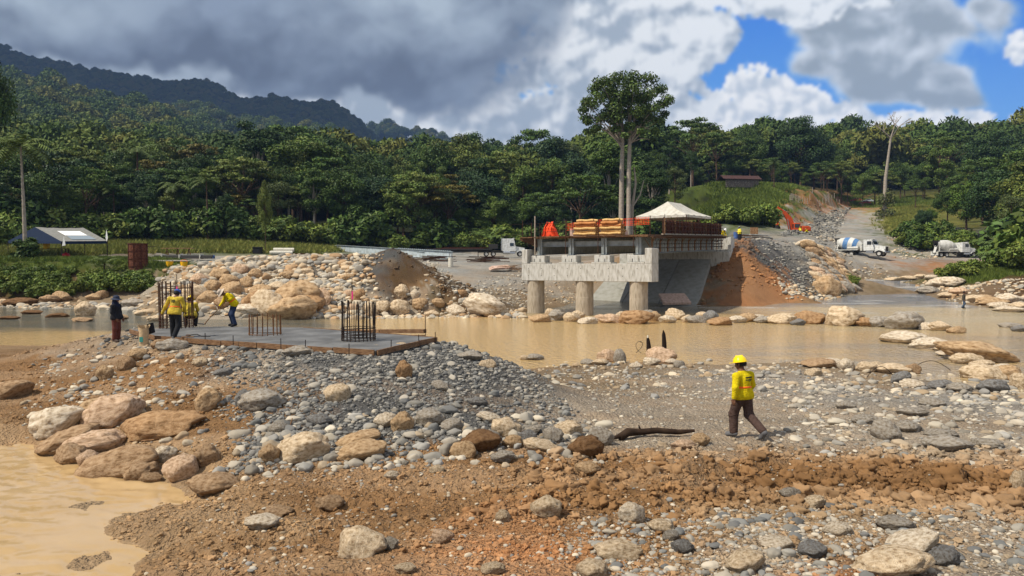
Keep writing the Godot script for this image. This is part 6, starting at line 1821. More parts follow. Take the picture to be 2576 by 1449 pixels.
# ---------------------------------------------------------------- slab, rebar cages and things on the near side
func rebar_cage(c: Vector3, r: float, h: float, bars: int, hoops: int, hoop_h: float, mt: String, label: String, bend := 0.02) -> Node3D:
	var o := thing("rebar_cage", label, "rebar cage", c)
	for k in bars:
		var a := TAU * (k + 0.2 * rng.randf()) / bars
		var p := Vector3(cos(a) * r, -0.1, sin(a) * r)
		var q := p + Vector3(rng.randfn() * bend, h * rng.randf_range(0.94, 1.03) + 0.1, rng.randfn() * bend)
		var m := MB.new()
		m.rod(p, q, 0.017, 5)
		part("bar", m, M[mt], o)
	for k in hoops:
		var y := 0.05 + hoop_h * k / maxi(hoops - 1, 1)
		hoop(o, r + 0.02, y, mt)
	return o

func hoop(o: Node, r: float, y: float, mt: String) -> void:
	var m := MB.new()
	var pth := []
	for j in 25:
		var a := TAU * j / 24.0
		pth.append(Vector3(cos(a) * r, y + 0.015 * sin(a * 2.0 + y * 30.0), sin(a) * r))
	m.tube(pth, [0.011], 5, false)
	part("hoop", m, M[mt], o)

func site() -> void:
	rng.seed = 41
	var a := at_height(945, 882, 1.83)
	var b := at_height(1096, 849, 1.83)
	var c := at_height(760, 824, 1.83)
	var d := at_height(330, 829, 1.83)
	var f := at_height(395, 846, 1.83)
	var slab := thing("footing_slab", "freshly poured grey concrete footing slab on top of the mound", "slab")
	var m := MB.new()
	var outline := [a, b, c, at_height(560, 821, 1.83), d, f, at_height(650, 863, 1.83)]
	var poly := []
	for p in outline: poly.append(Vector2(p.x, -p.z))
	m.prism(poly, 0.2, Transform3D(Basis(Vector3.RIGHT, -PI / 2), Vector3(0, 1.73, 0)))
	part("concrete", m, M.wet_concrete, slab)
	# boards round the edge
	for e in [[f, outline[6], 3], [outline[6], a, 3], [a, b, 3], [b, c, 3], [d, f, 1]]:
		for k in e[2]:
			var p0: Vector3 = e[0].lerp(e[1], float(k) / e[2] + 0.004)
			var p1: Vector3 = e[0].lerp(e[1], float(k + 1) / e[2] - 0.004)
			var out: Vector3 = (p1 - p0).cross(Vector3.UP).normalized() * 0.05
			if out.dot(p0 - Vector3(-8, 1.83, -27)) < 0.0: out = -out
			var bm := MB.new()
			bm.beam(p0 + out + Vector3(0, -0.06 + rng.randf_range(-0.01, 0.01), 0), p1 + out + Vector3(0, -0.06 + rng.randf_range(-0.015, 0.01), 0), 0.045, 0.16)
			part("form_board", bm, M.wood, slab)
	for q in [[590, 860], [710, 868], [770, 872], [880, 882], [985, 872], [1055, 858], [1096, 850], [520, 853]]:
		var p := at_height(q[0], q[1], 1.83)
		var sm := MB.new()
		sm.rod(p + Vector3(0, -0.4, 0.12), p + Vector3(rng.randf_range(-0.02, 0.02), 0.22, 0.12), 0.014, 5)
		part("stake", sm, M.rebar_dark, slab)
	# cages
	var c1 := at_height(444, 824, 1.83)
	var g1 := rebar_cage(c1, 0.62, 1.85, 22, 3, 0.25, "rebar", "tall rusty rebar cage the workers stand beside")
	hoop(g1, 0.60, 1.62, "rebar")
	hoop(g1, 0.60, 1.56, "rebar")
	var c2 := at_height(667, 842, 1.83)
	rebar_cage(c2, 0.54, 0.72, 18, 1, 0.0, "rebar_tan", "short ring of tan coated rebar stubs in the slab", 0.015)
	var c3 := at_height(902, 856, 1.83)
	rebar_cage(c3, 0.54, 1.28, 24, 6, 0.36, "rebar_dark", "black rebar cage with six hoops near the slab's corner", 0.03)
	for q in [[885, 856, 2.05, "thin steel rod with a pink ribbon rising from the black cage"], [445, 828, 2.1, "thin steel rod with a pink ribbon rising from the rusty cage"]]:
		var p := at_height(q[0], q[1], 1.83)
		var o := thing("survey_rod", q[3], "rod", p)
		var sm := MB.new()
		sm.rod(Vector3.ZERO, Vector3(0.02, q[2], 0), 0.012, 5)
		part("rod", sm, M.rebar_dark, o)
		part("ribbon", bx(Vector3(0.03, q[2] * 0.72, 0.02), Vector3(0.045, 0.26, 0.02)), M.pink_tape, o)
	# pit of the short ring: pale stones
	# plank beam behind the slab
	var p0 := at_height(755, 824, 1.75)
	var p1 := at_height(1068, 834, 1.6)
	var back := thing("back_formwork", "long timber formwork beam behind the slab over the water", "formwork")
	var q0 := Vector3(p0.x, 1.55, p0.z - 0.4)
	var q1 := at_depth(1070, 833, 26.5)
	for k in 3:
		var bm := MB.new()
		bm.beam(q0.lerp(q1, k / 3.0 + 0.003), q0.lerp(q1, (k + 1) / 3.0 - 0.003), 0.16, 0.14)
		part("plank", bm, M.wood if k != 1 else M.wood_pale, back)
	var rod := MB.new()
	rod.rod(q1 + Vector3(0, -0.5, 0), q1 + Vector3(0, 0.55, 0), 0.014, 5)
	part("stake", rod, M.rebar, back)
	part("lower_rail", (func() -> MB:
		var bm := MB.new()
		bm.beam(q0.lerp(q1, 0.55) + Vector3(0, -0.16, 0.1), q1 + Vector3(0, -0.16, 0.1), 0.05, 0.05)
		return bm).call(), M.rebar, back)
	# cement sack, bucket and tools
	var sp := hit(362, 868)
	var sack := thing("cement_sack", "open tan paper cement sack standing at the slab's edge", "sack", sp, 0.2)
	var sk := MB.new()
	var rows := 9
	var ring := 14
	for j in rows + 1:
		for i in ring + 1:
			var an := TAU * i / ring
			var y := 0.62 * j / rows
			var wob := 1.0 + 0.10 * sin(an * 3.0 + j * 1.3) * (0.4 + 0.6 * j / rows)
			sk.vert(Vector3(cos(an) * 0.17 * wob * (1.0 - 0.12 * sin(PI * j / rows)), y - 0.03, sin(an) * 0.12 * wob), Vector3(cos(an), 0, sin(an)), Vector2(float(i) / ring, float(j) / rows))
	for j in rows:
		for i in ring:
			var v0 := j * (ring + 1) + i
			sk.ix.append_array(PackedInt32Array([v0, v0 + 1, v0 + ring + 1, v0 + 1, v0 + ring + 2, v0 + ring + 1]))
	part("paper", sk, M.paper_sack, sack)
	part("print_patch", bx(Vector3(-0.05, 0.2, 0.128), Vector3(0.12, 0.17, 0.01), 0.0, Basis(Vector3.UP, -0.15)), M.teal_print, sack)
	var lip := MB.new()
	for k in 6:
		var an := TAU * k / 6.0
		lip.quad(Vector3(cos(an) * 0.16, 0.57, sin(an) * 0.11), Vector3(cos(an + 0.9) * 0.16, 0.57, sin(an + 0.9) * 0.11), Vector3(cos(an + 0.9) * 0.21, 0.68, sin(an + 0.9) * 0.15), Vector3(cos(an + 0.2) * 0.2, 0.66 + 0.03 * (k % 2), sin(an + 0.2) * 0.16))
	part("torn_lip", lip, M.paper_sack, sack)
	var bp := at_height(378, 846, 1.85)
	var bk := thing("black_bucket", "black plastic bucket tipped beside the cement sack", "bucket", bp + Vector3(0.05, 0.1, 0))
	var bm2 := MB.new()
	bm2.lathe([Vector2(0.0, 0.0), Vector2(0.12, 0.0), Vector2(0.17, 0.32), Vector2(0.18, 0.33), Vector2(0.16, 0.33), Vector2(0.11, 0.02)], 16)
	var bo := part("pail", bm2, M.black, bk)
	bo.rotation.z = 0.35
	var tb := thing("pry_bar", "bent black bar lying on the slab's front board", "tool", at_height(497, 848, 1.86))
	var tm := MB.new()
	tm.tube([Vector3(-0.35, 0, 0.05), Vector3(-0.2, 0.08, 0), Vector3(-0.02, 0.1, 0), Vector3(0.15, 0.02, 0), Vector3(0.45, 0.03, 0.05)], [0.018], 6)
	part("bar", tm, M.dark_metal, tb)
	var fl := thing("hand_float", "wooden hand float resting on the slab's edge", "tool", at_height(472, 849, 1.85), 0.5)
	part("blade", bx(Vector3(0, 0.02, 0), Vector3(0.38, 0.03, 0.12), 0.005), M.wood_pale, fl)
	part("handle", bx(Vector3(0.02, 0.08, 0), Vector3(0.16, 0.04, 0.03), 0.01), M.wood, fl)
	# burnt stumps standing in the pool
	for q in [[1632, 890, 36, "short burnt stump with a white cap standing in the pool", 0.2], [1671, 890, 56, "tall pointed burnt stump standing in the pool", 0.22]]:
		var sp2 := at_height(q[0], q[1] - 4, 0.0)
		var s2 := -sp2.z / F
		var o := thing("burnt_stump", q[3], "stump", sp2)
		var st := MB.new()
		var hh: float = q[2] * s2
		st.tube([Vector3(0.02, -0.4, 0), Vector3(0, hh * 0.4, 0), Vector3(-0.03, hh * 0.8, 0), Vector3(-0.05, hh, 0)], [0.12, 0.115, 0.09, 0.02 if q[2] > 40 else 0.06], 9)
		part("wood", st, M.burnt, o)
		if q[2] < 40:
			var cp := MB.new()
			cp.lathe([Vector2(0.0, 0.0), Vector2(0.035, 0.0), Vector2(0.04, 0.06), Vector2(0.02, 0.14), Vector2(0, 0.15)], 8, Transform3D(Basis(), Vector3(-0.05, hh, 0)))
			part("bottle_cap", cp, M.pipe_white, o)
	var wire := MB.new()
	var wpth := []
	for k in 26:
		var t := k / 25.0
		wpth.append(Vector3(0.16 * sin(t * 13.0), 0.35 + 0.28 * cos(t * 9.0), 0.1 * cos(t * 13.0)))
	wire.tube(wpth, [0.012], 5, false)
	solo("wire_loop", wire, M.rebar_dark, "tangled loop of black wire beside the short stump", "wire", at_height(1608, 892, 0.0))
	var br := MB.new()
	br.tube([Vector3(-0.75, 0.02, 0.2), Vector3(-0.55, 0.12, 0.1), Vector3(-0.25, 0.1, 0), Vector3(0.1, 0.13, -0.02), Vector3(0.6, 0.1, 0), Vector3(0.95, 0.13, 0)], [0.09, 0.10, 0.075, 0.07, 0.06, 0.035], 8)
	br.tube([Vector3(-0.25, 0.12, 0), Vector3(-0.3, 0.26, 0.02)], [0.03, 0.012], 5)
	br.tube([Vector3(-0.75, 0.05, 0.2), Vector3(-0.95, 0.02, 0.3)], [0.06, 0.03], 5)
	solo("driftwood", br, M.bark_dark, "dark rough branch of driftwood lying on the gravel flat", "driftwood", hit(1640, 1098))
	var tw := MB.new()
	tw.tube([Vector3(-0.3, 0.05, 0), Vector3(0, 0.06, 0.03), Vector3(0.32, 0.02, 0)], [0.010, 0.009, 0.006], 5)
	solo("twig", tw, M.wood_pale, "thin pale twig lying by the round cream boulder", "twig", hit(1455, 1290))
	for q in [[735, 1075, 0.1, "short pale stick lodged in the dark slope", 1.2], [372, 1118, 0.12, "small white stick on the mud covered rocks", 0.0]]:
		var sm := MB.new()
		sm.tube([Vector3(-0.14, 0.02, 0), Vector3(0.14, 0.05, 0)], [0.016, 0.012], 6)
		var o := solo("stick", sm, M.wood_pale, q[3], "stick", hit(q[0], q[1]) + Vector3(0, 0.06, 0))
		o.rotation.z = q[4]
	for q in [[2215, 952, 0.55, "arched black wire sticking out of the mud spit"], [2340, 935, 0.9, "long arched black wire beside the pool"]]:
		var wm := MB.new()
		var pth := []
		for k in 13:
			var t := k / 12.0
			pth.append(Vector3((t - 0.5) * 2.0 * q[2], 0.45 * sin(PI * t), 0))
		wm.tube(pth, [0.013], 5, false)
		solo("arched_wire", wm, M.rebar_dark, q[3], "wire", hit(q[0], q[1]))

func yard() -> void:
	rng.seed = 51
	# tent on the left bank
	var t := thing("camp_tent", "large navy and grey open sided tent on the left bank", "tent", on_ground((148.0 - 1288.0) / F * 110.0, 110.0) + Vector3(0, 0.0, 0), 0.0)
	t.position.y = 5.0
	var s := 110.0 / F
	var q := func(u: float, v: float, z: float) -> Vector3: return at_depth(u, v, 110.0 - z) - t.position
	# eaves: near-left corner 18,605  near-right 142,606 ... ridge 88,572 to 210,574 ; right far corner 270,605
	var rl: Vector3 = q.call(88, 571, 0.0)
	var rr: Vector3 = q.call(209, 573, -3.0)
	var el: Vector3 = q.call(20, 606, -3.6)
	var en: Vector3 = q.call(154, 607, 4.0)
	var er: Vector3 = q.call(270, 606, 0.5)
	var eb: Vector3 = q.call(120, 608, -8.0)
	var gable := MB.new()
	gable.tri(el, en, rl)
	gable.quad(el + Vector3(0, -0.35, 0), en + Vector3(0, -0.35, 0), en, el)
	part("gable", gable, M.navy, t)
	var roof := MB.new()
	for i in 8:
		var f0 := i / 8.0
		var f1 := (i + 1) / 8.0
		var w0 := Vector3(0, -0.10 * sin(PI * f0) + 0.03 * sin(f0 * 20.0), 0)
		var w1 := Vector3(0, -0.10 * sin(PI * f1) + 0.03 * sin(f1 * 20.0), 0)
		roof.quad(en.lerp(er, f0), en.lerp(er, f1), rl.lerp(rr, f1) + w1, rl.lerp(rr, f0) + w0)
	part("roof", roof, M.tarp_grey, t)
	var rb := MB.new()
	rb.quad(eb, el, rl, rr)
	part("roof", rb, M.navy, t)
	var val := MB.new()
	val.quad(en + Vector3(0, -0.4, 0), er + Vector3(0, -0.4, 0), er, en)
	part("valance", val, M.navy, t)
	var pa := MB.new()
	var lift := Vector3(0, 0.05, 0.05)
	var pt := func(f: float, g: float) -> Vector3: return en.lerp(er, f).lerp(rl.lerp(rr, f), g) + lift
	pa.quad(pt.call(0.30, 0.38), pt.call(0.78, 0.38), pt.call(0.78, 0.70), pt.call(0.30, 0.70))
	part("patch", pa, M.white_cloth, t)
	var pb := MB.new()
	pb.quad(pt.call(0.28, 0.10), pt.call(0.82, 0.10), pt.call(0.80, 0.36), pt.call(0.32, 0.36))
	part("patch", pb, mat("tarp_blue", rgb(130, 142, 152), 0.7), t)
	for e in [el, en, er, eb, en.lerp(er, 0.5)]:
		var pm := MB.new()
		pm.rod(Vector3(e.x, -0.4, e.z), e, 0.05)
		part("pole", pm, M.rebar_dark, t)
	var base := t.position
	var put := func(u: float, v: float, z: float) -> Vector3: return base + (q.call(u, v, z) as Vector3)
	var tb := thing("camp_table", "dark timber table under the camp tent", "table", put.call(130, 652, -1.0))
	part("top", bx(Vector3(0, 1.55, 0), Vector3(5.0, 0.08, 0.9)), M.wood_dark, tb)
	for x in [-2.3, 2.3]:
		for z in [-0.35, 0.35]:
			part("leg", bx(Vector3(x, 0.75, z), Vector3(0.1, 1.6, 0.1)), M.wood_dark, tb)
	var ck := thing("water_cooler", "yellow water cooler on the table under the tent", "cooler", put.call(117, 625.5, -1.0))
	var cm := MB.new()
	cm.lathe([Vector2(0, 0), Vector2(0.42, 0), Vector2(0.5, 1.0), Vector2(0, 1.0)], 16)
	part("body", cm, M.yellow_plastic, ck)
	var cl := MB.new()
	cl.lathe([Vector2(0.54, 1.0), Vector2(0.54, 1.1), Vector2(0.3, 1.18), Vector2(0, 1.2)], 16)
	part("lid", cl, M.yellow_plastic, ck)
	var rbag := MB.new()
	for k in 1: rbag.lathe([Vector2(0.0, 0.0), Vector2(0.5, 0.0), Vector2(0.6, 0.3), Vector2(0.45, 0.7), Vector2(0.1, 0.85), Vector2(0, 0.86)], 12)
	solo("red_bag", rbag, M.red_plastic, "red bag under the camp tent", "bag", put.call(166, 650, 1.0))
	var bench := thing("bench", "pale bench board in front of the camp tent", "bench", put.call(160, 656, 4.4))
	part("seat", bx(Vector3(0, 0.45, 0), Vector3(4.2, 0.08, 0.4)), M.wood_pale, bench)
	for x in [-1.8, 1.8]: part("leg", bx(Vector3(x, 0.15, 0), Vector3(0.12, 0.6, 0.35)), M.wood, bench)
	for k in 2:
		var fu := 159.0 if k == 0 else 270.0
		var fo := thing("white_flag", "white flag on a thin pole %s" % ("in front of the tent's grey roof" if k == 0 else "at the right corner of the tent"), "flag", put.call(fu, 656, 4.6 if k == 0 else 1.4))
		var pm := MB.new()
		var top := 3.6 if k == 0 else 4.6
		pm.rod(Vector3(-0.25 if k == 0 else 0.0, 0, 0), Vector3(0.15 if k == 0 else -0.05, top, 0), 0.03, 5)
		part("pole", pm, M.rebar_dark, fo)
		var fm := MB.new()
		if k == 0: fm.tri(Vector3(-0.1, top - 1.5, 0.03), Vector3(0.4, top - 1.4, 0.03), Vector3(0.16, top, 0.03)); 
		else:
			fm.quad(Vector3(-0.02, top - 1.8, 0.03), Vector3(0.16, top - 1.3, 0.1), Vector3(0.05, top - 0.5, 0.03), Vector3(-0.05, top, 0.03))
			fm.tri(Vector3(-0.02, top - 1.8, 0.03), Vector3(-0.05, top, 0.03), Vector3(-0.2, top - 1.2, 0.05))
		part("cloth", fm, M.white_cloth, fo)
	var vest := MB.new()
	vest.tube([Vector3(0, 0, 0), Vector3(0.02, 0.5, 0), Vector3(0.05, 1.0, 0), Vector3(0.12, 1.5, 0), Vector3(0.14, 1.9, 0)], [0.45, 0.42, 0.3, 0.18, 0.12], 9)
	solo("safety_vest", vest, mat("hi_vis", rgb(196, 220, 40), 0.7), "yellow green safety vest hung beside the palm trunk", "vest", put.call(75, 643, 1.0))
	var vine := MB.new()
	for k in 8: leafy(vine, Vector3(rng.randf_range(-0.7, 0.7), 0.3 + k * 0.28, rng.randf_range(-0.4, 0.4)), Vector3(0.9 - k * 0.05, 0.5, 0.6), 130, 0.26, Color(0.05, 0.085, 0.02))
	var vo := solo("climbing_vine", vine, M.leaf, "vine climbing the foot of the tall palm", "vine", on_ground((66.0 - 1288.0) / F * 95.0, 95.0))
	vo.scale = Vector3(1.3, 1.1, 1.3)
	# rusty column form
	var fp := on_ground((348.0 - 1288.0) / F * 90.5, 90.5)
	fp.y = at_depth(348, 671, 90.5).y
	var cf := thing("column_form", "tall rusty steel drum shaped column form standing in the yard", "column form", fp)
	var cyl := MB.new()
	cyl.lathe([Vector2(0.0, -0.5), Vector2(1.08, -0.5), Vector2(1.08, 2.85), Vector2(1.0, 2.85), Vector2(1.0, 0.0)], 28)
	part("shell", cyl, M.rust_panel, cf)
	for y in [0.05, 0.95, 1.9, 2.8]:
		var rg := MB.new()
		rg.lathe([Vector2(1.08, y - 0.05), Vector2(1.15, y - 0.05), Vector2(1.15, y + 0.05), Vector2(1.08, y + 0.05)], 28)
		part("flange", rg, M.form_rust, cf)
	for k in 8:
		var an := TAU * k / 8.0
		part("rib", bx(Vector3(cos(an) * 1.1, 1.4, sin(an) * 1.1), Vector3(0.08, 2.8, 0.08), 0.0, Basis(Vector3.UP, -an)), M.form_rust, cf)
	part("bracket", bx(Vector3(1.6, 2.45, 0), Vector3(1.1, 0.07, 0.07)), M.rebar_dark, cf)
	# long timber table
	var lp := on_ground((448.0 - 1288.0) / F * 118.0, 118.0)
	var lt := thing("trestle_table", "long plank table on crossed legs in the yard", "table", lp)
	part("top", bx(Vector3(0, 1.05, 0), Vector3(5.0, 0.1, 0.9)), M.wood_pale, lt)
	for x in [-1.7, 0.0, 1.8]:
		for sgn in [-1.0, 1.0]:
			var lm := MB.new()
			lm.beam(Vector3(x + sgn * 0.4, -0.1, sgn * 0.3), Vector3(x - sgn * 0.05, 1.02, 0), 0.12, 0.1)
			part("leg", lm, M.wood, lt)
	# wrapped pipes
	var wp := on_ground((462.0 - 1288.0) / F * 104.0, 104.0)
	var bundle := thing("pipe_bundle", "bundle of pipes wrapped in blue sheeting", "pipe bundle", wp + Vector3(0, 0.1, 0), -0.08)
	for k in 7:
		var pm := MB.new()
		var y := 0.14 + 0.22 * int(k / 4.0)
		pm.rod(Vector3(-4.3, y, -0.5 + 0.26 * (k % 4)), Vector3(4.3, y, -0.5 + 0.26 * (k % 4)), 0.14, 8)
		part("pipe", pm, M.blue_wrap if k % 3 else M.dark_metal, bundle)
	for x in [-3.0, -0.4, 2.6]: part("strap", bx(Vector3(x, 0.28, -0.12), Vector3(0.12, 0.62, 1.15)), M.pipe_white, bundle)
	for k in 2:
		var bp := at_depth(427.0 if k == 0 else 463.0, 676.0 if k == 0 else 673.0, 92.0)
		bp.y = maxf(bp.y, ground_y(bp.x, 92.0))
		var bo := thing("yellow_bucket", "yellow bucket %s" % ("hung on a stake at the edge of the yard" if k == 0 else "with an orange lid beside the wrapped pipes"), "bucket", bp)
		var bm := MB.new()
		bm.lathe([Vector2(0, 0), Vector2(0.36, 0), Vector2(0.44, 0.72), Vector2(0.0, 0.7)], 14)
		part("pail", bm, M.yellow_plastic, bo)
		var hm := MB.new()
		hm.tube([Vector3(-0.44, 0.7, 0), Vector3(-0.25, 0.95, 0), Vector3(0.25, 0.95, 0), Vector3(0.44, 0.7, 0)], [0.02], 5)
		part("handle", hm, M.rebar_dark if k == 0 else M.orange_net, bo)
	var sh := thing("white_sheets", "white metal sheets stacked on dark timbers at the yard's edge", "sheet stack", on_ground((425.0 - 1288.0) / F * 96.0, 96.0), -0.1)
	for k in 3: part("sheet", bx(Vector3(0.3 * k, 0.35 + 0.05 * k, 0), Vector3(6.0, 0.04, 1.0)), M.pipe_white, sh)
	for k in 4: part("timber", bx(Vector3(-2 + 1.4 * k, 0.15, 0), Vector3(0.25, 0.32, 1.4)), M.wood_dark, sh)
	# white pipes, bin
	var wpz := on_ground((706.0 - 1288.0) / F * 124.0, 124.0)
	var pp := thing("pipe_pile", "pile of cream coloured pipes lying on the grass", "pipe pile", wpz, 0.2)
	for k in 5:
		var pm := MB.new()
		pm.rod(Vector3(-1.8 + 0.2 * k, 0.32 + 0.5 * int(k / 3.0), -0.7 + 0.66 * (k % 3)), Vector3(1.8 + 0.1 * k, 0.32 + 0.5 * int(k / 3.0), -0.7 + 0.66 * (k % 3)), 0.33, 12)
		part("pipe", pm, M.pipe_white, pp)
	var bn := thing("black_bin", "black lidded bin beside the cream pipes", "bin", on_ground((649.0 - 1288.0) / F * 124.0, 124.0))
	part("body", bx(Vector3(0, 0.5, 0), Vector3(1.4, 1.05, 1.0), 0.06), M.black, bn)
	part("lid", bx(Vector3(0, 1.08, 0), Vector3(1.6, 0.1, 1.15), 0.03), M.dark_metal, bn)
	# steel girders waiting on the ground
	for k in 3:
		var g := MB.new()
		var a := on_ground((820.0 + 14 * k - 1288.0) / F * (156.0 - 2.0 * k), 156.0 - 2.0 * k)
		var b := on_ground(([1068.0, 1110.0, 1138.0][k] - 1288.0) / F * (134.0 - 2.0 * k + 4.0), 138.0 - 2.0 * k)
		a.y = at_depth(820, 633, 156).y - 0.2
		b.y = at_depth(1100, 653, 137).y - 0.05
		var ln := a.distance_to(b)
		i_girder(g, ln, 1.5, 0.5)
		for j in 9: g.box(Vector3(0.12, 0.75, -ln * (j + 0.5) / 9.0), Vector3(0.2, 1.4, 0.03))
		for j in 26: g.box(Vector3(0, 1.56, -ln * (0.02 + j / 60.0)), Vector3(0.3, 0.12, 0.08))
		var o := solo("steel_girder", g, M.pale_steel, "long pale steel girder lying in the yard, %s of three" % ["the left", "the middle", "the right"][k], "girder", b)
		o.set_meta("label", ["pale steel girder lying in the yard, the one nearest the gravel heap", "pale steel girder between two others in the yard", "pale steel girder with its end nearest the flatbed truck"][k])
		o.look_at(a, Vector3.UP)
	# timber piles, plywood
	for q2 in [[1480, 0, "", 0], [790, 655, "pile of dark scrap timber behind the gravel heap", 110], [1230, 662, "scatter of rusty bars and boards on the yard", 118], [1090, 655, "low pile of rusty steel beside the girders", 122], [880, 658, "dark boards stacked near the girders", 112]]:
		if q2[3] == 0: continue
		var pl := thing("scrap_pile", q2[2], "scrap pile", on_ground((q2[0] - 1288.0) / F * q2[3], q2[3]))
		for k in 16:
			var bm := MB.new()
			var an := rng.randf_range(-0.5, 0.5)
			var c := Vector3(rng.randf_range(-2, 2), 0.1 + 0.09 * k * 0.6, rng.randf_range(-0.8, 0.8))
			var dr := Vector3(cos(an), rng.randf_range(-0.06, 0.06), sin(an)) * rng.randf_range(1.2, 2.6)
			bm.beam(c - dr, c + dr, 0.16, 0.1)
			part("board", bm, M.wood_dark if k % 3 else M.form_rust, pl)
	var py := thing("plywood_pile", "pinkish plywood sheets and sticks piled beside the pier", "plywood pile", hit(1262, 682), 0.1)
	for k in 3:
		var o := part("sheet", bx(Vector3(-0.5 + 0.2 * k, 0.42 + 0.1 * k, 0), Vector3(2.4, 0.05, 1.3)), M.ply_pink, py)
		o.rotation = Vector3(0.25, 0.15 * k, 0.06)
	for k in 12:
		var bm := MB.new()
		var c := Vector3(1.0 + rng.randf_range(-0.6, 1.0), 0.2 + 0.05 * k, rng.randf_range(-0.5, 0.5))
		var dr := Vector3(1.2, rng.randf_range(-0.1, 0.25), rng.randf_range(-0.5, 0.5))
		bm.beam(c - dr, c + dr, 0.1, 0.06)
		part("stick", bm, M.wood if k % 2 else M.wood_pale, py)
	var wpst := thing("marker_post", "short white post with rusty bars standing in the yard", "post", on_ground((1134.0 - 1288.0) / F * 104.0, 104.0))
	var wpm := MB.new()
	wpm.lathe([Vector2(0, 0), Vector2(0.35, 0), Vector2(0.35, 1.3), Vector2(0, 1.3)], 14)
	part("post", wpm, M.pipe_white, wpst)
	for k in 6:
		var rm := MB.new()
		rm.rod(Vector3(0.2 * cos(k), 1.2, 0.2 * sin(k)), Vector3(0.22 * cos(k), 1.9, 0.22 * sin(k)), 0.02, 5)
		part("bar", rm, M.rebar, wpst)
	# hut on the hill
	var hp := on_ground((1858.0 - 1288.0) / F * 232.0, 232.0)
	var hut := thing("hillside_hut", "tin walled hut with a low rusty roof on the hill", "hut", hp + Vector3(0, -0.2, 0), 0.15)
	for k in 12:
		part("wall_panel", bx(Vector3(-4.9 + 0.9 * k, 1.2, 1.6), Vector3(0.86, 2.6, 0.08)), M.tin_wall, hut)
	part("wall", bx(Vector3(5.5, 1.2, 0), Vector3(0.08, 2.6, 3.2)), M.tin_wall, hut)
	var rf := MB.new()
	rf.prism([Vector2(-2.4, 2.3), Vector2(0, 3.6), Vector2(2.4, 2.3), Vector2(2.4, 2.42), Vector2(0, 3.72), Vector2(-2.4, 2.42)], 12.6, Transform3D(Basis(Vector3.UP, PI / 2), Vector3(0, 0, 0)))
	part("roof", rf, M.tin_roof, hut)
	# fence on the hill
	var line := [[1985, 505, 207], [1995, 495, 214], [2010, 485, 222], [2035, 478, 230], [2060, 473, 240], [2090, 476, 258], [2115, 484, 275]]
	var fc := thing("hill_fence", "wire fence on wooden posts along the top of the cut", "fence")
	var prev := Vector3.ZERO
	for k in line.size() - 1:
		for j in 4:
			var f := j / 4.0
			var dd: float = lerpf(line[k][2], line[k + 1][2], f)
			var p := on_ground((lerpf(line[k][0], line[k + 1][0], f) - 1288.0) / F * dd, dd)
			var pm := MB.new()
			pm.rod(p + Vector3(0, -0.3, 0), p + Vector3(0, 1.9, 0), 0.10, 6)
			part("post", pm, M.bark_pale, fc)
			if prev != Vector3.ZERO:
				for y in [0.6, 1.1, 1.6]:
					var wm := MB.new()
					wm.rod(prev + Vector3(0, y, 0), p + Vector3(0, y, 0), 0.02, 4)
					part("wire", wm, M.rebar_dark, fc)
			prev = p
	# materials at the end of the deck
	var bd := thing("notice_board", "blank tan board on legs beside the bridge end", "board", on_ground((1896.0 - 1288.0) / F * 96.0, 96.0) + Vector3(0, 0.1, 0))
	part("panel", bx(Vector3(0, 1.35, 0), Vector3(1.0, 0.9, 0.06)), M.wood_pale, bd)
	for x in [-0.4, 0.4]: part("leg", bx(Vector3(x, 0.5, -0.05), Vector3(0.08, 1.3, 0.08)), M.wood, bd)
	for q3 in [[1870, 94, "steel drums and boards stored at the bridge end"], [1925, 96, "boards and pipes lying on the embankment top"], [1905, 92, "loose planks by the bridge end"]]:
		var pl := thing("board_pile", q3[2], "board pile", on_ground((q3[0] - 1288.0) / F * q3[1], q3[1]), 0.4)
		for k in 8:
			part("board", bx(Vector3(rng.randf_range(-0.6, 0.6), 0.12 + 0.07 * k, rng.randf_range(-0.3, 0.3)), Vector3(rng.randf_range(1.8, 3.4), 0.06, 0.22), 0.0, Basis(Vector3.UP, rng.randf_range(-0.4, 0.4))), [M.wood_pale, M.wood, M.pale_steel, M.pipe_white][k % 4], pl)
	for k in 2:
		var dm := MB.new()
		dm.lathe([Vector2(0, 0), Vector2(0.28, 0), Vector2(0.29, 0.28), Vector2(0.28, 0.3), Vector2(0.29, 0.6), Vector2(0.28, 0.85), Vector2(0, 0.85)], 14)
		solo("steel_drum", dm, M.dark_metal if k else M.blue_wrap, "%s steel drum at the bridge end" % ("black" if k else "blue"), "drum", on_ground((1850.0 + 9 * k - 1288.0) / F * 92.0, 92.0))
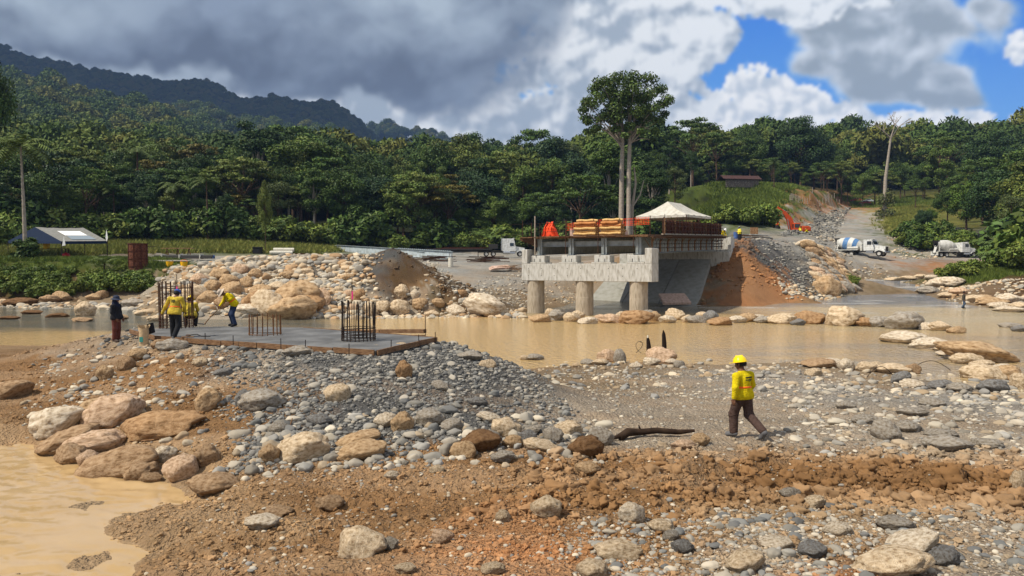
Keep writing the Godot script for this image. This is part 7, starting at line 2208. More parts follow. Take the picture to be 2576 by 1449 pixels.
# ---------------------------------------------------------------- people: smooth fields round a posed skeleton, meshed as surface nets
func nets(mb: MB, bones: Array, cell: float, k: float, cuts := []) -> void:
	var lo := Vector3(1e9, 1e9, 1e9)
	var hi := -lo
	for b in bones:
		var r: float = maxf(b[2], b[3]) + cell * 2.5
		lo = lo.min((b[0] as Vector3).min(b[1]) - Vector3(r, r, r))
		hi = hi.max((b[0] as Vector3).max(b[1]) + Vector3(r, r, r))
	var nx := int((hi.x - lo.x) / cell) + 2
	var ny := int((hi.y - lo.y) / cell) + 2
	var nz := int((hi.z - lo.z) / cell) + 2
	var f := PackedFloat32Array()
	f.resize(nx * ny * nz)
	f.fill(9.0)
	for b in bones:
		var a: Vector3 = b[0]
		var ba: Vector3 = b[1] - a
		var bb := maxf(ba.length_squared(), 1e-8)
		var ra: float = b[2]
		var rb: float = b[3]
		var m := maxf(ra, rb) + k + cell * 2.5
		var p0 := ((a.min(b[1]) - Vector3(m, m, m) - lo) / cell).max(Vector3.ZERO)
		var p1 := ((a.max(b[1]) + Vector3(m, m, m) - lo) / cell).min(Vector3(nx - 1, ny - 1, nz - 1))
		for y in range(int(p0.y), int(p1.y) + 1):
			for z in range(int(p0.z), int(p1.z) + 1):
				var row := (y * nz + z) * nx
				for x in range(int(p0.x), int(p1.x) + 1):
					var pa := lo + Vector3(x, y, z) * cell - a
					var t := clampf(pa.dot(ba) / bb, 0.0, 1.0)
					var d := (pa - ba * t).length() - lerpf(ra, rb, t)
					var o := f[row + x]
					var q := maxf(k - absf(o - d), 0.0) / k
					f[row + x] = minf(o, d) - q * q * k * 0.25
	for c in cuts:   # keep the side the plane's normal points away from
		for y in ny:
			for z in nz:
				var row := (y * nz + z) * nx
				for x in nx:
					if f[row + x] < 0.2:
						f[row + x] = maxf(f[row + x], (lo + Vector3(x, y, z) * cell - c[0]).dot(c[1]))
	var at := {}
	var start := mb.v.size()
	var sy := nx * nz
	var off := [0, 1, nx, nx + 1, sy, sy + 1, sy + nx, sy + nx + 1]
	for y in ny - 1:
		for z in nz - 1:
			for x in nx - 1:
				var i := y * sy + z * nx + x
				if f[i] > cell * 2.0: continue
				var s := 0
				for j in 8: if f[i + off[j]] < 0.0: s += 1
				if s == 0 or s == 8: continue
				var sum := Vector3.ZERO
				var n := 0
				for e in [[0, 1], [2, 3], [4, 5], [6, 7], [0, 2], [1, 3], [4, 6], [5, 7], [0, 4], [1, 5], [2, 6], [3, 7]]:
					var fa := f[i + off[e[0]]]
					var fb := f[i + off[e[1]]]
					if (fa < 0.0) != (fb < 0.0):
						var t := fa / (fa - fb)
						sum += Vector3(e[0] & 1, e[0] >> 2, (e[0] >> 1) & 1).lerp(Vector3(e[1] & 1, e[1] >> 2, (e[1] >> 1) & 1), t)
						n += 1
				at[i] = mb.vert(lo + (Vector3(x, y, z) + sum / n) * cell, Vector3.ZERO)
	for i in at:
		for ax in 3:
			var st: int = [1, sy, nx][ax]
			var u: int = [sy, nx, 1][ax]
			var w: int = [nx, 1, sy][ax]
			if (f[i] < 0.0) == (f[i + st] < 0.0): continue
			if not (at.has(i - u) and at.has(i - w) and at.has(i - u - w)): continue
			var q := [at[i], at[i - u], at[i - u - w], at[i - w]]
			if f[i] < 0.0: q.reverse()
			mb.ix.append_array(PackedInt32Array([q[0], q[1], q[2], q[0], q[2], q[3]]))
			for tri in [[0, 1, 2], [0, 2, 3]]:
				var A := mb.v[q[tri[0]]]
				var nn := (mb.v[q[tri[2]]] - A).cross(mb.v[q[tri[1]]] - A)
				for j in 3: mb.n[q[tri[j]]] += nn
	for i in range(start, mb.v.size()): mb.n[i] = mb.n[i].normalized()

func hand_bones(wrist: Vector3, dir: Vector3, palm: Vector3, thumb: Vector3, curl: float) -> Array:
	var b := []
	var across := dir.cross(palm).normalized()
	if across.dot(thumb) < 0.0: across = -across
	var end := wrist + dir * 0.085
	b.append([wrist, wrist + dir * 0.03, 0.026, 0.030])
	for k in 4:
		var o := across * (0.030 - 0.020 * k)
		b.append([wrist + dir * 0.03 + o * 0.6, end + o, 0.016, 0.013])
		var l: float = [0.040, 0.046, 0.043, 0.033][k]
		var d1 := (dir + palm * curl * 0.5).normalized()
		var d2 := (dir + palm * curl * 1.6).normalized()
		var p1 := end + o + d1 * l
		b.append([end + o, p1, 0.0105, 0.0095])
		b.append([p1, p1 + d2 * l * 0.85, 0.0095, 0.008])
	var t0 := wrist + dir * 0.03 + across * 0.028
	var t1 := t0 + (across * 0.7 + dir * 0.8 + palm * 0.4).normalized() * 0.04
	b.append([t0, t1, 0.013, 0.0115])
	b.append([t1, t1 + (dir + palm * 0.5).normalized() * 0.032, 0.011, 0.009])
	return b

func person(at: Vector3, turn: float, pose: Dictionary, look_: Dictionary, label: String, cell := 0.022, tall := 1.72, group := "") -> Node3D:
	var J := {"pelvis": Vector3(0, 0.95, 0), "chest": Vector3(0, 1.27, 0), "neck": Vector3(0, 1.46, 0), "head": Vector3(0, 1.60, 0.015), "face": Vector3(0, 0, 1),
		"shl": Vector3(0.18, 1.365, 0), "shr": Vector3(-0.18, 1.365, 0), "ell": Vector3(0.25, 1.13, -0.02), "elr": Vector3(-0.25, 1.13, -0.02), "wrl": Vector3(0.25, 0.90, 0.06), "wrr": Vector3(-0.25, 0.90, 0.06),
		"hil": Vector3(0.09, 0.92, 0), "hir": Vector3(-0.09, 0.92, 0), "knl": Vector3(0.10, 0.50, 0.02), "knr": Vector3(-0.10, 0.50, 0.02), "anl": Vector3(0.105, 0.09, -0.01), "anr": Vector3(-0.105, 0.09, -0.01), "tol": Vector3(0.12, 0.035, 0.14), "tor": Vector3(-0.12, 0.035, 0.14)}
	J.merge(pose, true)
	var o := thing("person", label, "person", at, turn, group)
	o.scale = Vector3(look_.get("build", 1.0), 1.0, look_.get("build", 1.0)) * (tall / 1.72)
	var skin := mat("skin", rgb(112, 78, 58), 0.6)
	var body := MB.new()
	var bones := [[J.pelvis, J.chest, 0.125, 0.135], [J.chest, J.neck, 0.125, 0.06], [J.shl, J.shr, 0.07, 0.07], [J.neck, J.head, 0.055, 0.055], [J.hil, J.hir, 0.09, 0.09]]
	for s in ["l", "r"]:
		bones.append_array([[J["sh" + s], J["el" + s], 0.045, 0.036], [J["el" + s], J["wr" + s], 0.036, 0.026], [J["hi" + s], J["kn" + s], 0.075, 0.052], [J["kn" + s], J["an" + s], 0.05, 0.038], [J["an" + s], J["to" + s], 0.035, 0.028]])
	nets(body, bones, maxf(cell, 0.02), 0.04)
	var face: Vector3 = (J.face as Vector3).normalized()
	var up: Vector3 = (J.head - J.neck).normalized()
	var side := up.cross(face).normalized()
	face = side.cross(up)
	var h: Vector3 = J.head
	var hb := [[h + up * 0.035 - face * 0.02, h + up * 0.03 + face * 0.02, 0.088, 0.078], [h + up * 0.0 + face * 0.025, h - up * 0.075 + face * 0.045, 0.068, 0.042], [h + up * 0.005 + face * 0.095, h - up * 0.025 + face * 0.108, 0.010, 0.016], [h - up * 0.055 + face * 0.075, h - up * 0.055 + face * 0.08, 0.022, 0.018]]
	for s in [-1.0, 1.0]: hb.append([h + side * (s * 0.085) + up * 0.01 - face * 0.01, h + side * (s * 0.088) - up * 0.03, 0.018, 0.013])
	nets(body, hb, minf(cell, 0.011), 0.02)
	for s in ["l", "r"]:
		var wd: Vector3 = (J["wr" + s] - J["el" + s]).normalized()
		var inward := (Vector3(-1 if s == "l" else 1, 0, 0.15)).normalized()
		inward = (inward - wd * inward.dot(wd)).normalized()
		if J.has("grip" + s): inward = ((J["grip" + s] as Vector3) - wd * (J["grip" + s] as Vector3).dot(wd)).normalized()
		nets(body, hand_bones(J["wr" + s] + wd * 0.01, wd, inward, Vector3(0, 0, 1), pose.get("curl", 0.7)), 0.007, 0.010)
	part("body", body, skin, o)
	var eyes := MB.new()
	for s in [-1.0, 1.0]: eyes.box(h + side * (s * 0.032) + up * 0.012 + face * 0.086, Vector3(0.022, 0.010, 0.012), Basis(side, up, face))
	part("eyes", eyes, M.black, o)
	# trousers
	var tr := MB.new()
	var tb := [[J.hil, J.hir, 0.108, 0.108], [J.pelvis, J.pelvis + Vector3(0, 0.04, 0), 0.125, 0.12]]
	for s in ["l", "r"]:
		var cuff: Vector3 = (J["an" + s] as Vector3).lerp(J["kn" + s], 0.10)
		tb.append_array([[J["hi" + s], J["kn" + s], 0.110, 0.088], [J["kn" + s], cuff, 0.088, 0.080]])
	nets(tr, tb, cell, 0.045)
	part("trousers", tr, look_.trousers, o)
	# shirt
	var sh := MB.new()
	var axis: Vector3 = (J.chest - J.pelvis).normalized()
	var sb := [[J.pelvis - axis * 0.03, J.chest, 0.150, 0.155], [J.chest, J.neck - up * 0.03, 0.145, 0.07], [J.shl - up * 0.015, J.shr - up * 0.015, 0.076, 0.076], [J.neck - up * 0.045, J.shl, 0.062, 0.07], [J.neck - up * 0.045, J.shr, 0.062, 0.07], [J.hil, J.hir, 0.148, 0.148], [J.hil + axis * 0.08, J.hir + axis * 0.08, 0.128, 0.128]]
	for s in ["l", "r"]:
		sb.append_array([[J["sh" + s], J["el" + s], 0.076, 0.062], [J["el" + s], (J["wr" + s] as Vector3).lerp(J["el" + s], 0.03), 0.060, 0.046]])
	nets(sh, sb, cell, 0.03, [[J.neck + up * 0.005, up], [J.pelvis - axis * 0.10, -axis]])
	part("shirt", sh, look_.shirt, o)
	if look_.has("stripe"):
		var st := MB.new()
		var sbb := [[J.pelvis - axis * 0.02, J.chest, 0.156, 0.161], [J.hil + axis * 0.08, J.hir + axis * 0.08, 0.134, 0.134]]
		var c0: Vector3 = J.pelvis.lerp(J.chest, 0.52)
		nets(st, sbb, minf(cell, 0.016), 0.05, [[c0 + axis * 0.022, axis], [c0 - axis * 0.022, -axis]])
		part("hi_vis_stripe", st, look_.stripe, o)
	if look_.has("print"):   # blurred lettering on the back
		var pr := MB.new()
		var bk := -(axis.cross(Vector3.LEFT)).normalized()
		if bk.z > 0.0: bk = -bk
		var c1: Vector3 = J.chest + axis * 0.06 + bk * 0.160
		var sx := axis.cross(bk).normalized()
		for k in 6: pr.box(c1 + sx * (0.027 * (k - 2.5)), Vector3(0.019, 0.032, 0.012), Basis(sx, axis, bk))
		pr.box(c1 - axis * 0.050, Vector3(0.15, 0.018, 0.012), Basis(sx, axis, bk).rotated(bk, 0.06))
		pr.box(c1 - axis * 0.075 + sx * 0.03, Vector3(0.06, 0.010, 0.012), Basis(sx, axis, bk).rotated(bk, 0.2))
		part("back_print", pr, mat("print_ink", rgb(58, 60, 44), 0.8), o)
	# boots
	for s in ["l", "r"]:
		var bt := MB.new()
		var an: Vector3 = J["an" + s]
		var to: Vector3 = J["to" + s]
		var heel := an + (an - to).normalized() * 0.04 + (to - an) * Vector3(0, 0.4, 0)
		nets(bt, [[an.lerp(J["kn" + s], 0.22), an, 0.058, 0.056], [heel, to, 0.048, 0.046], [an, to.lerp(an, 0.25), 0.052, 0.048]], minf(cell, 0.016), 0.03)
		part("boot", bt, look_.get("boots", M.black), o)
	# headgear
	var hx := Transform3D(Basis(side, up, face), h + up * 0.045)
	var hat := MB.new()
	match look_.get("hat", ""):
		"hard":
			hat.lathe([Vector2(0.118, 0.0), Vector2(0.150, 0.0), Vector2(0.150, 0.012), Vector2(0.121, 0.016), Vector2(0.118, 0.05), Vector2(0.10, 0.10), Vector2(0.065, 0.135), Vector2(0.02, 0.15), Vector2(0.0, 0.151)], 22, hx * Transform3D(Basis.from_scale(Vector3(1, 1, 1.12))))
			hat.box(hx * Vector3(0, 0.125, 0), Vector3(0.03, 0.06, 0.16), hx.basis, 0.012)
			hat.box(hx * Vector3(0, 0.005, 0.15), Vector3(0.16, 0.014, 0.08), hx.basis, 0.006)
		"bucket":
			hat.lathe([Vector2(0.20, -0.035), Vector2(0.205, -0.03), Vector2(0.118, 0.02), Vector2(0.112, 0.075), Vector2(0.09, 0.11), Vector2(0.03, 0.125), Vector2(0.0, 0.126)], 20, hx)
		"cap":
			hat.lathe([Vector2(0.104, 0.0), Vector2(0.106, 0.04), Vector2(0.09, 0.085), Vector2(0.05, 0.108), Vector2(0.0, 0.112)], 20, hx)
			hat.box(hx * Vector3(0, 0.012, 0.135), Vector3(0.13, 0.012, 0.09), hx.basis.rotated(side, 0.15), 0.005)
	if hat.v.size(): part("headgear", hat, look_.hat_mat, o)
	if look_.has("neck_flap"):
		var nf := MB.new()
		nets(nf, [[h - up * 0.02 - face * 0.03, J.neck - up * 0.06 - face * 0.03, 0.105, 0.125], [J.neck - up * 0.05, J.neck - up * 0.08 + face * 0.03, 0.12, 0.12]], 0.018, 0.04)
		part("neck_scarf", nf, look_.neck_flap, o)
	var hair := MB.new()
	nets(hair, [[h + up * 0.03 - face * 0.028, h + up * 0.03, 0.094, 0.088], [h - up * 0.03 - face * 0.035, h - face * 0.02, 0.078, 0.085]], 0.016, 0.02, [[h - up * 0.045, -up], [h + face * 0.045 - up * 0.0, face]])
	part("hair", hair, M.black, o)
	return o

func people() -> void:
	var yellow := mat("shirt_yellow", rgb(222, 200, 30), 0.95, {"tex": T.stain, "scale": 1.6, "bump": T.drips, "relief": 6.0, "spec": 0.15})
	var dusty := mat("shirt_dusty", rgb(206, 182, 72), 0.95, {"tex": T.stain, "scale": 1.6, "bump": T.drips, "relief": 6.0, "spec": 0.15})
	var lemon := mat("shirt_lemon", rgb(230, 214, 60), 0.85)
	var brown := mat("trouser_brown", rgb(86, 70, 65), 0.95, {"tex": T.drips, "scale": 1.4, "bump": T.drips, "relief": 6.0, "spec": 0.15})
	var maroon := mat("trouser_maroon", rgb(104, 58, 50), 0.9, {"tex": T.stain, "scale": 1.0})
	var dark := mat("trouser_dark", rgb(34, 36, 40), 0.9)
	var jeans := mat("trouser_jeans", rgb(36, 48, 74), 0.9)
	var orange := mat("stripe_orange", rgb(250, 110, 40), 0.6)
	var helmet := mat("helmet_yellow", rgb(250, 214, 10), 0.3, {"coat": 0.4})
	var grey_boot := mat("boot_grey", rgb(96, 96, 98), 0.8)
	# walking worker in front
	var walk := {"pelvis": Vector3(0, 0.95, 0.0), "chest": Vector3(0, 1.27, 0.02), "neck": Vector3(0, 1.46, 0.04), "head": Vector3(0, 1.595, 0.07), "face": Vector3(0.35, -0.25, 1),
		"hil": Vector3(0.09, 0.92, 0), "hir": Vector3(-0.09, 0.92, 0), "knr": Vector3(-0.10, 0.50, -0.06), "anr": Vector3(-0.11, 0.20, -0.42), "tor": Vector3(-0.12, 0.06, -0.34), "knl": Vector3(0.10, 0.51, 0.14), "anl": Vector3(0.11, 0.09, 0.12), "tol": Vector3(0.12, 0.04, 0.27),
		"ell": Vector3(0.27, 1.13, -0.06), "wrl": Vector3(0.29, 0.91, -0.05), "elr": Vector3(-0.27, 1.13, 0.02), "wrr": Vector3(-0.27, 0.92, 0.12)}
	var wp := hit(1868, 1101)
	person(wp, PI + 0.52, walk, {"shirt": yellow, "trousers": brown, "hat": "hard", "hat_mat": helmet, "stripe": orange, "print": 1, "build": 1.14, "boots": grey_boot}, "worker in yellow shirt and yellow hard hat walking across the gravel", 0.013, 1.74)
	# watching man, dark clothes
	var sp := hit(293, 860)
	person(sp, PI / 2 - 0.15, {"face": Vector3(0.0, -0.1, 1), "wrl": Vector3(0.20, 0.90, 0.12), "wrr": Vector3(-0.19, 0.90, 0.13), "ell": Vector3(0.23, 1.13, 0.0), "elr": Vector3(-0.23, 1.13, 0.0)}, {"shirt": mat("shirt_black", rgb(30, 32, 38), 0.9), "trousers": maroon, "hat": "bucket", "hat_mat": mat("hat_navy", rgb(46, 54, 74), 0.85), "neck_flap": mat("scarf_navy", rgb(30, 36, 58), 0.9), "boots": mat("boot_brown", rgb(88, 74, 66), 0.85)}, "person in black top and maroon trousers with a navy bucket hat", 0.017, 1.62)
	# man with blue cap
	var cp := at_height(440, 855, 1.74)
	person(cp, PI - 0.1, {"chest": Vector3(0, 1.26, 0.06), "neck": Vector3(0, 1.44, 0.12), "head": Vector3(0, 1.56, 0.17), "face": Vector3(0, -0.35, 1), "shl": Vector3(0.2, 1.39, 0.08), "shr": Vector3(-0.2, 1.39, 0.08), "elr": Vector3(-0.28, 1.13, 0.1), "wrr": Vector3(-0.22, 0.95, 0.28), "ell": Vector3(0.34, 1.12, 0.04), "wrl": Vector3(0.48, 0.89, 0.06), "knl": Vector3(0.11, 0.5, 0.06), "anl": Vector3(0.12, 0.09, 0.10), "tol": Vector3(0.14, 0.04, 0.25), "knr": Vector3(-0.13, 0.5, 0.02), "anr": Vector3(-0.04, 0.10, -0.14), "tor": Vector3(-0.04, 0.04, 0.0)}, {"shirt": dusty, "trousers": dark, "hat": "cap", "hat_mat": mat("cap_blue", rgb(60, 92, 164), 0.8), "stripe": orange, "print": 1, "boots": grey_boot}, "worker in dusty yellow shirt and blue cap beside the rusty cage", 0.017, 1.74)
	# man with the shovel, bending to the left
	var kp := at_height(586, 821, 1.83)
	var ko := person(kp, -PI / 2 + 0.55, {"pelvis": Vector3(0, 0.92, -0.08), "chest": Vector3(0, 1.18, 0.12), "neck": Vector3(0, 1.29, 0.30), "head": Vector3(0, 1.36, 0.42), "face": Vector3(0, -0.75, 0.7), "shl": Vector3(0.19, 1.28, 0.22), "shr": Vector3(-0.19, 1.26, 0.22), "elr": Vector3(-0.26, 1.03, 0.30), "wrr": Vector3(-0.17, 0.83, 0.46), "ell": Vector3(0.30, 1.12, 0.12), "wrl": Vector3(0.10, 1.04, 0.22), "hil": Vector3(0.1, 0.89, -0.06), "hir": Vector3(-0.1, 0.89, -0.06), "knl": Vector3(0.15, 0.48, 0.06), "knr": Vector3(-0.15, 0.48, 0.06), "anl": Vector3(0.20, 0.09, -0.05), "anr": Vector3(-0.2, 0.09, -0.05), "tol": Vector3(0.23, 0.04, 0.1), "tor": Vector3(-0.23, 0.04, 0.1), "curl": 1.2}, {"shirt": yellow, "trousers": jeans, "hat": "bucket", "hat_mat": mat("hat_khaki", rgb(186, 172, 156), 0.85), "stripe": orange, "boots": M.black}, "worker in yellow shirt and khaki hat bending over a shovel", 0.017, 1.72)
	var sv := thing("shovel", "long handled shovel pushed over the slab by the bending worker", "shovel", kp, ko.rotation.y)
	var hm := MB.new()
	hm.rod(Vector3(0.16, 1.14, 0.18), Vector3(-0.36, 0.30, 0.86), 0.017, 8)
	hm.tube([Vector3(-0.36, 0.30, 0.86), Vector3(-0.43, 0.16, 0.95), Vector3(-0.46, 0.10, 1.0)], [0.02, 0.022, 0.02], 8)
	part("handle", hm, M.wood, sv)
	var bm := MB.new()
	bm.prism([Vector2(-0.12, 0.0), Vector2(0.12, 0.0), Vector2(0.13, 0.2), Vector2(0.06, 0.3), Vector2(0.0, 0.33), Vector2(-0.06, 0.3), Vector2(-0.13, 0.2)], 0.012, Transform3D(Basis(Vector3.UP, -0.6) * Basis(Vector3.RIGHT, PI / 2 - 0.12), Vector3(-0.45, 0.09, 0.98)))
	part("blade", bm, M.dark_metal, sv)
	# crouching helper behind the cage
	var crouch := {"pelvis": Vector3(0, 0.48, -0.1), "chest": Vector3(0, 0.76, 0.08), "neck": Vector3(0, 0.91, 0.18), "head": Vector3(0, 1.03, 0.26), "face": Vector3(0, -0.4, 1), "shl": Vector3(0.19, 0.88, 0.12), "shr": Vector3(-0.19, 0.88, 0.12), "ell": Vector3(0.26, 0.64, 0.22), "elr": Vector3(-0.26, 0.64, 0.22), "wrl": Vector3(0.16, 0.50, 0.42), "wrr": Vector3(-0.16, 0.50, 0.42), "hil": Vector3(0.1, 0.46, -0.1), "hir": Vector3(-0.1, 0.46, -0.1), "knl": Vector3(0.2, 0.48, 0.26), "knr": Vector3(-0.2, 0.48, 0.26), "anl": Vector3(0.17, 0.09, 0.05), "anr": Vector3(-0.17, 0.09, 0.05), "tol": Vector3(0.19, 0.04, 0.2), "tor": Vector3(-0.19, 0.04, 0.2)}
	var bend := {"pelvis": Vector3(0, 0.93, -0.06), "chest": Vector3(0, 1.20, 0.13), "neck": Vector3(0, 1.33, 0.28), "head": Vector3(0, 1.43, 0.38), "face": Vector3(0, -0.7, 0.8), "shl": Vector3(0.19, 1.30, 0.2), "shr": Vector3(-0.19, 1.30, 0.2), "ell": Vector3(0.25, 1.05, 0.3), "elr": Vector3(-0.25, 1.05, 0.3), "wrl": Vector3(0.17, 0.86, 0.42), "wrr": Vector3(-0.17, 0.86, 0.42)}
	person(at_height(466, 822, 1.83) + Vector3(0.0, -0.05, -0.5), PI + 0.4, crouch, {"shirt": dusty, "trousers": dark, "hat": "hard", "hat_mat": helmet}, "crouching worker in a yellow hard hat behind the rusty cage", 0.02, 1.8)
	# on the bridge
	person(span_point(4.7, deck_y(16.5) + 0.16, 16.5), TURN + PI / 2 - 0.3, bend, {"shirt": dusty, "trousers": dark, "hat": "cap", "hat_mat": mat("cap_pink", rgb(214, 170, 168), 0.8)}, "worker with a pale pink cap leaning over the parapet forms", 0.026)
	person(on_ground((1815.0 - 1288.0) / F * 84.0, 84.0) + Vector3(0, 0.1, 0), 0.7, bend, {"shirt": yellow, "trousers": dark, "hat": "hard", "hat_mat": mat("helmet_white", rgb(236, 236, 236), 0.3)}, "worker in a white helmet bending down at the bridge end", 0.026, 1.8)
	person(on_ground((1859.0 - 1288.0) / F * 86.0, 86.0), -PI / 2 + 0.3, {"wrl": Vector3(0.16, 1.05, 0.25), "wrr": Vector3(-0.16, 1.08, 0.25)}, {"shirt": lemon, "trousers": dark, "hat": "cap", "hat_mat": mat("cap_grey", rgb(120, 128, 140), 0.8)}, "worker with a grey cap standing by the blank board", 0.026)
	# by the excavator
	person(on_ground((1947.0 - 1288.0) / F * 158.0, 158.0), PI, {"ell": Vector3(0.3, 1.2, 0.1), "elr": Vector3(-0.3, 1.2, 0.1)}, {"shirt": yellow, "trousers": dark, "hat": "cap", "hat_mat": M.black}, "worker in bright yellow below the excavator bucket", 0.035)
	person(on_ground((1959.0 - 1288.0) / F * 160.0, 160.0), -PI / 2, {}, {"shirt": lemon, "trousers": dark, "hat": "hard", "hat_mat": mat("helmet_white", rgb(236, 236, 236), 0.3)}, "worker in pale yellow and white helmet facing the bucket", 0.035)
	person(on_ground((2029.0 - 1288.0) / F * 156.0, 156.0), -PI / 2, crouch, {"shirt": yellow, "trousers": dark, "hat": "cap", "hat_mat": M.roll}, "crouching worker in yellow behind the excavator", 0.035)
	person(on_ground((2012.0 - 1288.0) / F * 156.0, 156.0), PI, crouch, {"shirt": lemon, "trousers": dark, "hat": "hard", "hat_mat": helmet}, "crouching worker in a yellow helmet beside the tracks", 0.035)
	# wading man
	var rp := at_height(2424, 776, 0.24)
	person(Vector3(rp.x, wl(rp.x, -rp.z) - 0.04, rp.z), 0.9, {"knr": Vector3(-0.1, 0.5, 0.12), "anr": Vector3(-0.1, 0.13, -0.12), "tor": Vector3(-0.1, 0.05, -0.02)}, {"shirt": mat("shirt_olive", rgb(70, 66, 58), 0.9), "trousers": mat("trouser_slate", rgb(66, 80, 98), 0.9), "hat": "cap", "hat_mat": M.black}, "person in dark clothes wading in the shallow river", 0.026, 1.6)
# ---------------------------------------------------------------- vehicles. Local x forward, z to the vehicle's right
func wheel(parent: Node, at: Vector3, r: float, w: float, rim: String = "rim") -> void:
	var xf := Transform3D(Basis(Vector3.RIGHT, PI / 2), Vector3.ZERO)
	var ty := MB.new()
	ty.lathe([Vector2(r * 0.55, -w / 2), Vector2(r * 0.93, -w / 2), Vector2(r, -w * 0.36), Vector2(r, w * 0.36), Vector2(r * 0.93, w / 2), Vector2(r * 0.55, w / 2)], 20, xf)
	var o := Node3D.new()
	o.name = "wheel"
	parent.add_child(o, true)
	o.position = at
	part("tyre", ty, M.rubber, o)
	var rm := MB.new()
	rm.lathe([Vector2(0, -w * 0.40), Vector2(r * 0.2, -w * 0.42), Vector2(r * 0.32, -w * 0.3), Vector2(r * 0.56, -w * 0.46), Vector2(r * 0.56, w * 0.46), Vector2(r * 0.32, w * 0.3), Vector2(r * 0.2, w * 0.42), Vector2(0, w * 0.40)], 18, xf)
	part("rim", rm, M[rim], o)

func truck_front(o: Node, x0: float, sleeper: bool) -> void:   # cab whose back wall stands at x0
	var w := 2.35
	var cl := 2.6 if sleeper else 1.7
	var cab := MB.new()
	var top := 3.55 if sleeper else 2.95
	cab.prism([Vector2(x0, 1.05), Vector2(x0 + cl, 1.05), Vector2(x0 + cl, 2.05), Vector2(x0 + cl - 0.32, top - 0.15), Vector2(x0 + cl - 0.55, top), Vector2(x0, top)], w)
	part("cab", cab, M.white_paint, o)
	var hood := MB.new()
	hood.prism([Vector2(x0 + cl + 0.01, 0.95), Vector2(x0 + cl + 1.75, 0.85), Vector2(x0 + cl + 1.8, 1.72), Vector2(x0 + cl + 0.01, 2.0)], w * 0.74)
	part("hood", hood, M.white_paint, o)
	for s in [-1.0, 1.0]:
		var fd := MB.new()
		fd.prism([Vector2(x0 + cl + 0.1, 0.7), Vector2(x0 + cl + 0.3, 1.12), Vector2(x0 + cl + 0.8, 1.28), Vector2(x0 + cl + 1.4, 1.1), Vector2(x0 + cl + 1.7, 0.75), Vector2(x0 + cl + 1.3, 0.95), Vector2(x0 + cl + 0.85, 1.08), Vector2(x0 + cl + 0.45, 0.95)], 0.5, Transform3D(Basis(), Vector3(0, 0, s * (w / 2 - 0.2))))
		part("fender", fd, M.white_paint, o)
		part("headlight", bx(Vector3(x0 + cl + 1.72, 1.15, s * 0.78), Vector3(0.12, 0.2, 0.3), 0.03), M.chrome, o)
		var dw := part("side_window", bx(Vector3(x0 + cl - 0.75, 2.35, s * (w / 2 + 0.004)), Vector3(0.75, 0.62, 0.02)), M.glass, o)
		dw.name = "side_window" if s < 0 else "side_window2"
		part("step", bx(Vector3(x0 + cl - 0.7, 0.75, s * (w / 2 - 0.12)), Vector3(1.2, 0.35, 0.3), 0.03), M.chrome, o)
		part("mirror", bx(Vector3(x0 + cl - 0.15, 2.3, s * (w / 2 + 0.22)), Vector3(0.08, 0.5, 0.2), 0.02), M.dark_metal, o)
		wheel(o, Vector3(x0 + cl + 0.85, 0.52, s * (w / 2 - 0.18)), 0.52, 0.3)
	part("windshield", bx(Vector3(x0 + cl - 0.14, 2.38 + (0.15 if sleeper else 0.0), 0), Vector3(0.03, 0.62, w * 0.84), 0.0, Basis(Vector3(0, 0, 1), 0.34)), M.glass, o)
	part("grille", bx(Vector3(x0 + cl + 1.8, 1.3, 0), Vector3(0.06, 0.75, 0.95), 0.01), M.dark_metal, o)
	part("bumper", bx(Vector3(x0 + cl + 1.86, 0.72, 0), Vector3(0.16, 0.32, 2.3), 0.04), M.chrome, o)
	part("visor", bx(Vector3(x0 + cl - 0.42, top + 0.03, 0), Vector3(0.4, 0.1, w * 0.9), 0.02), M.white_paint, o)

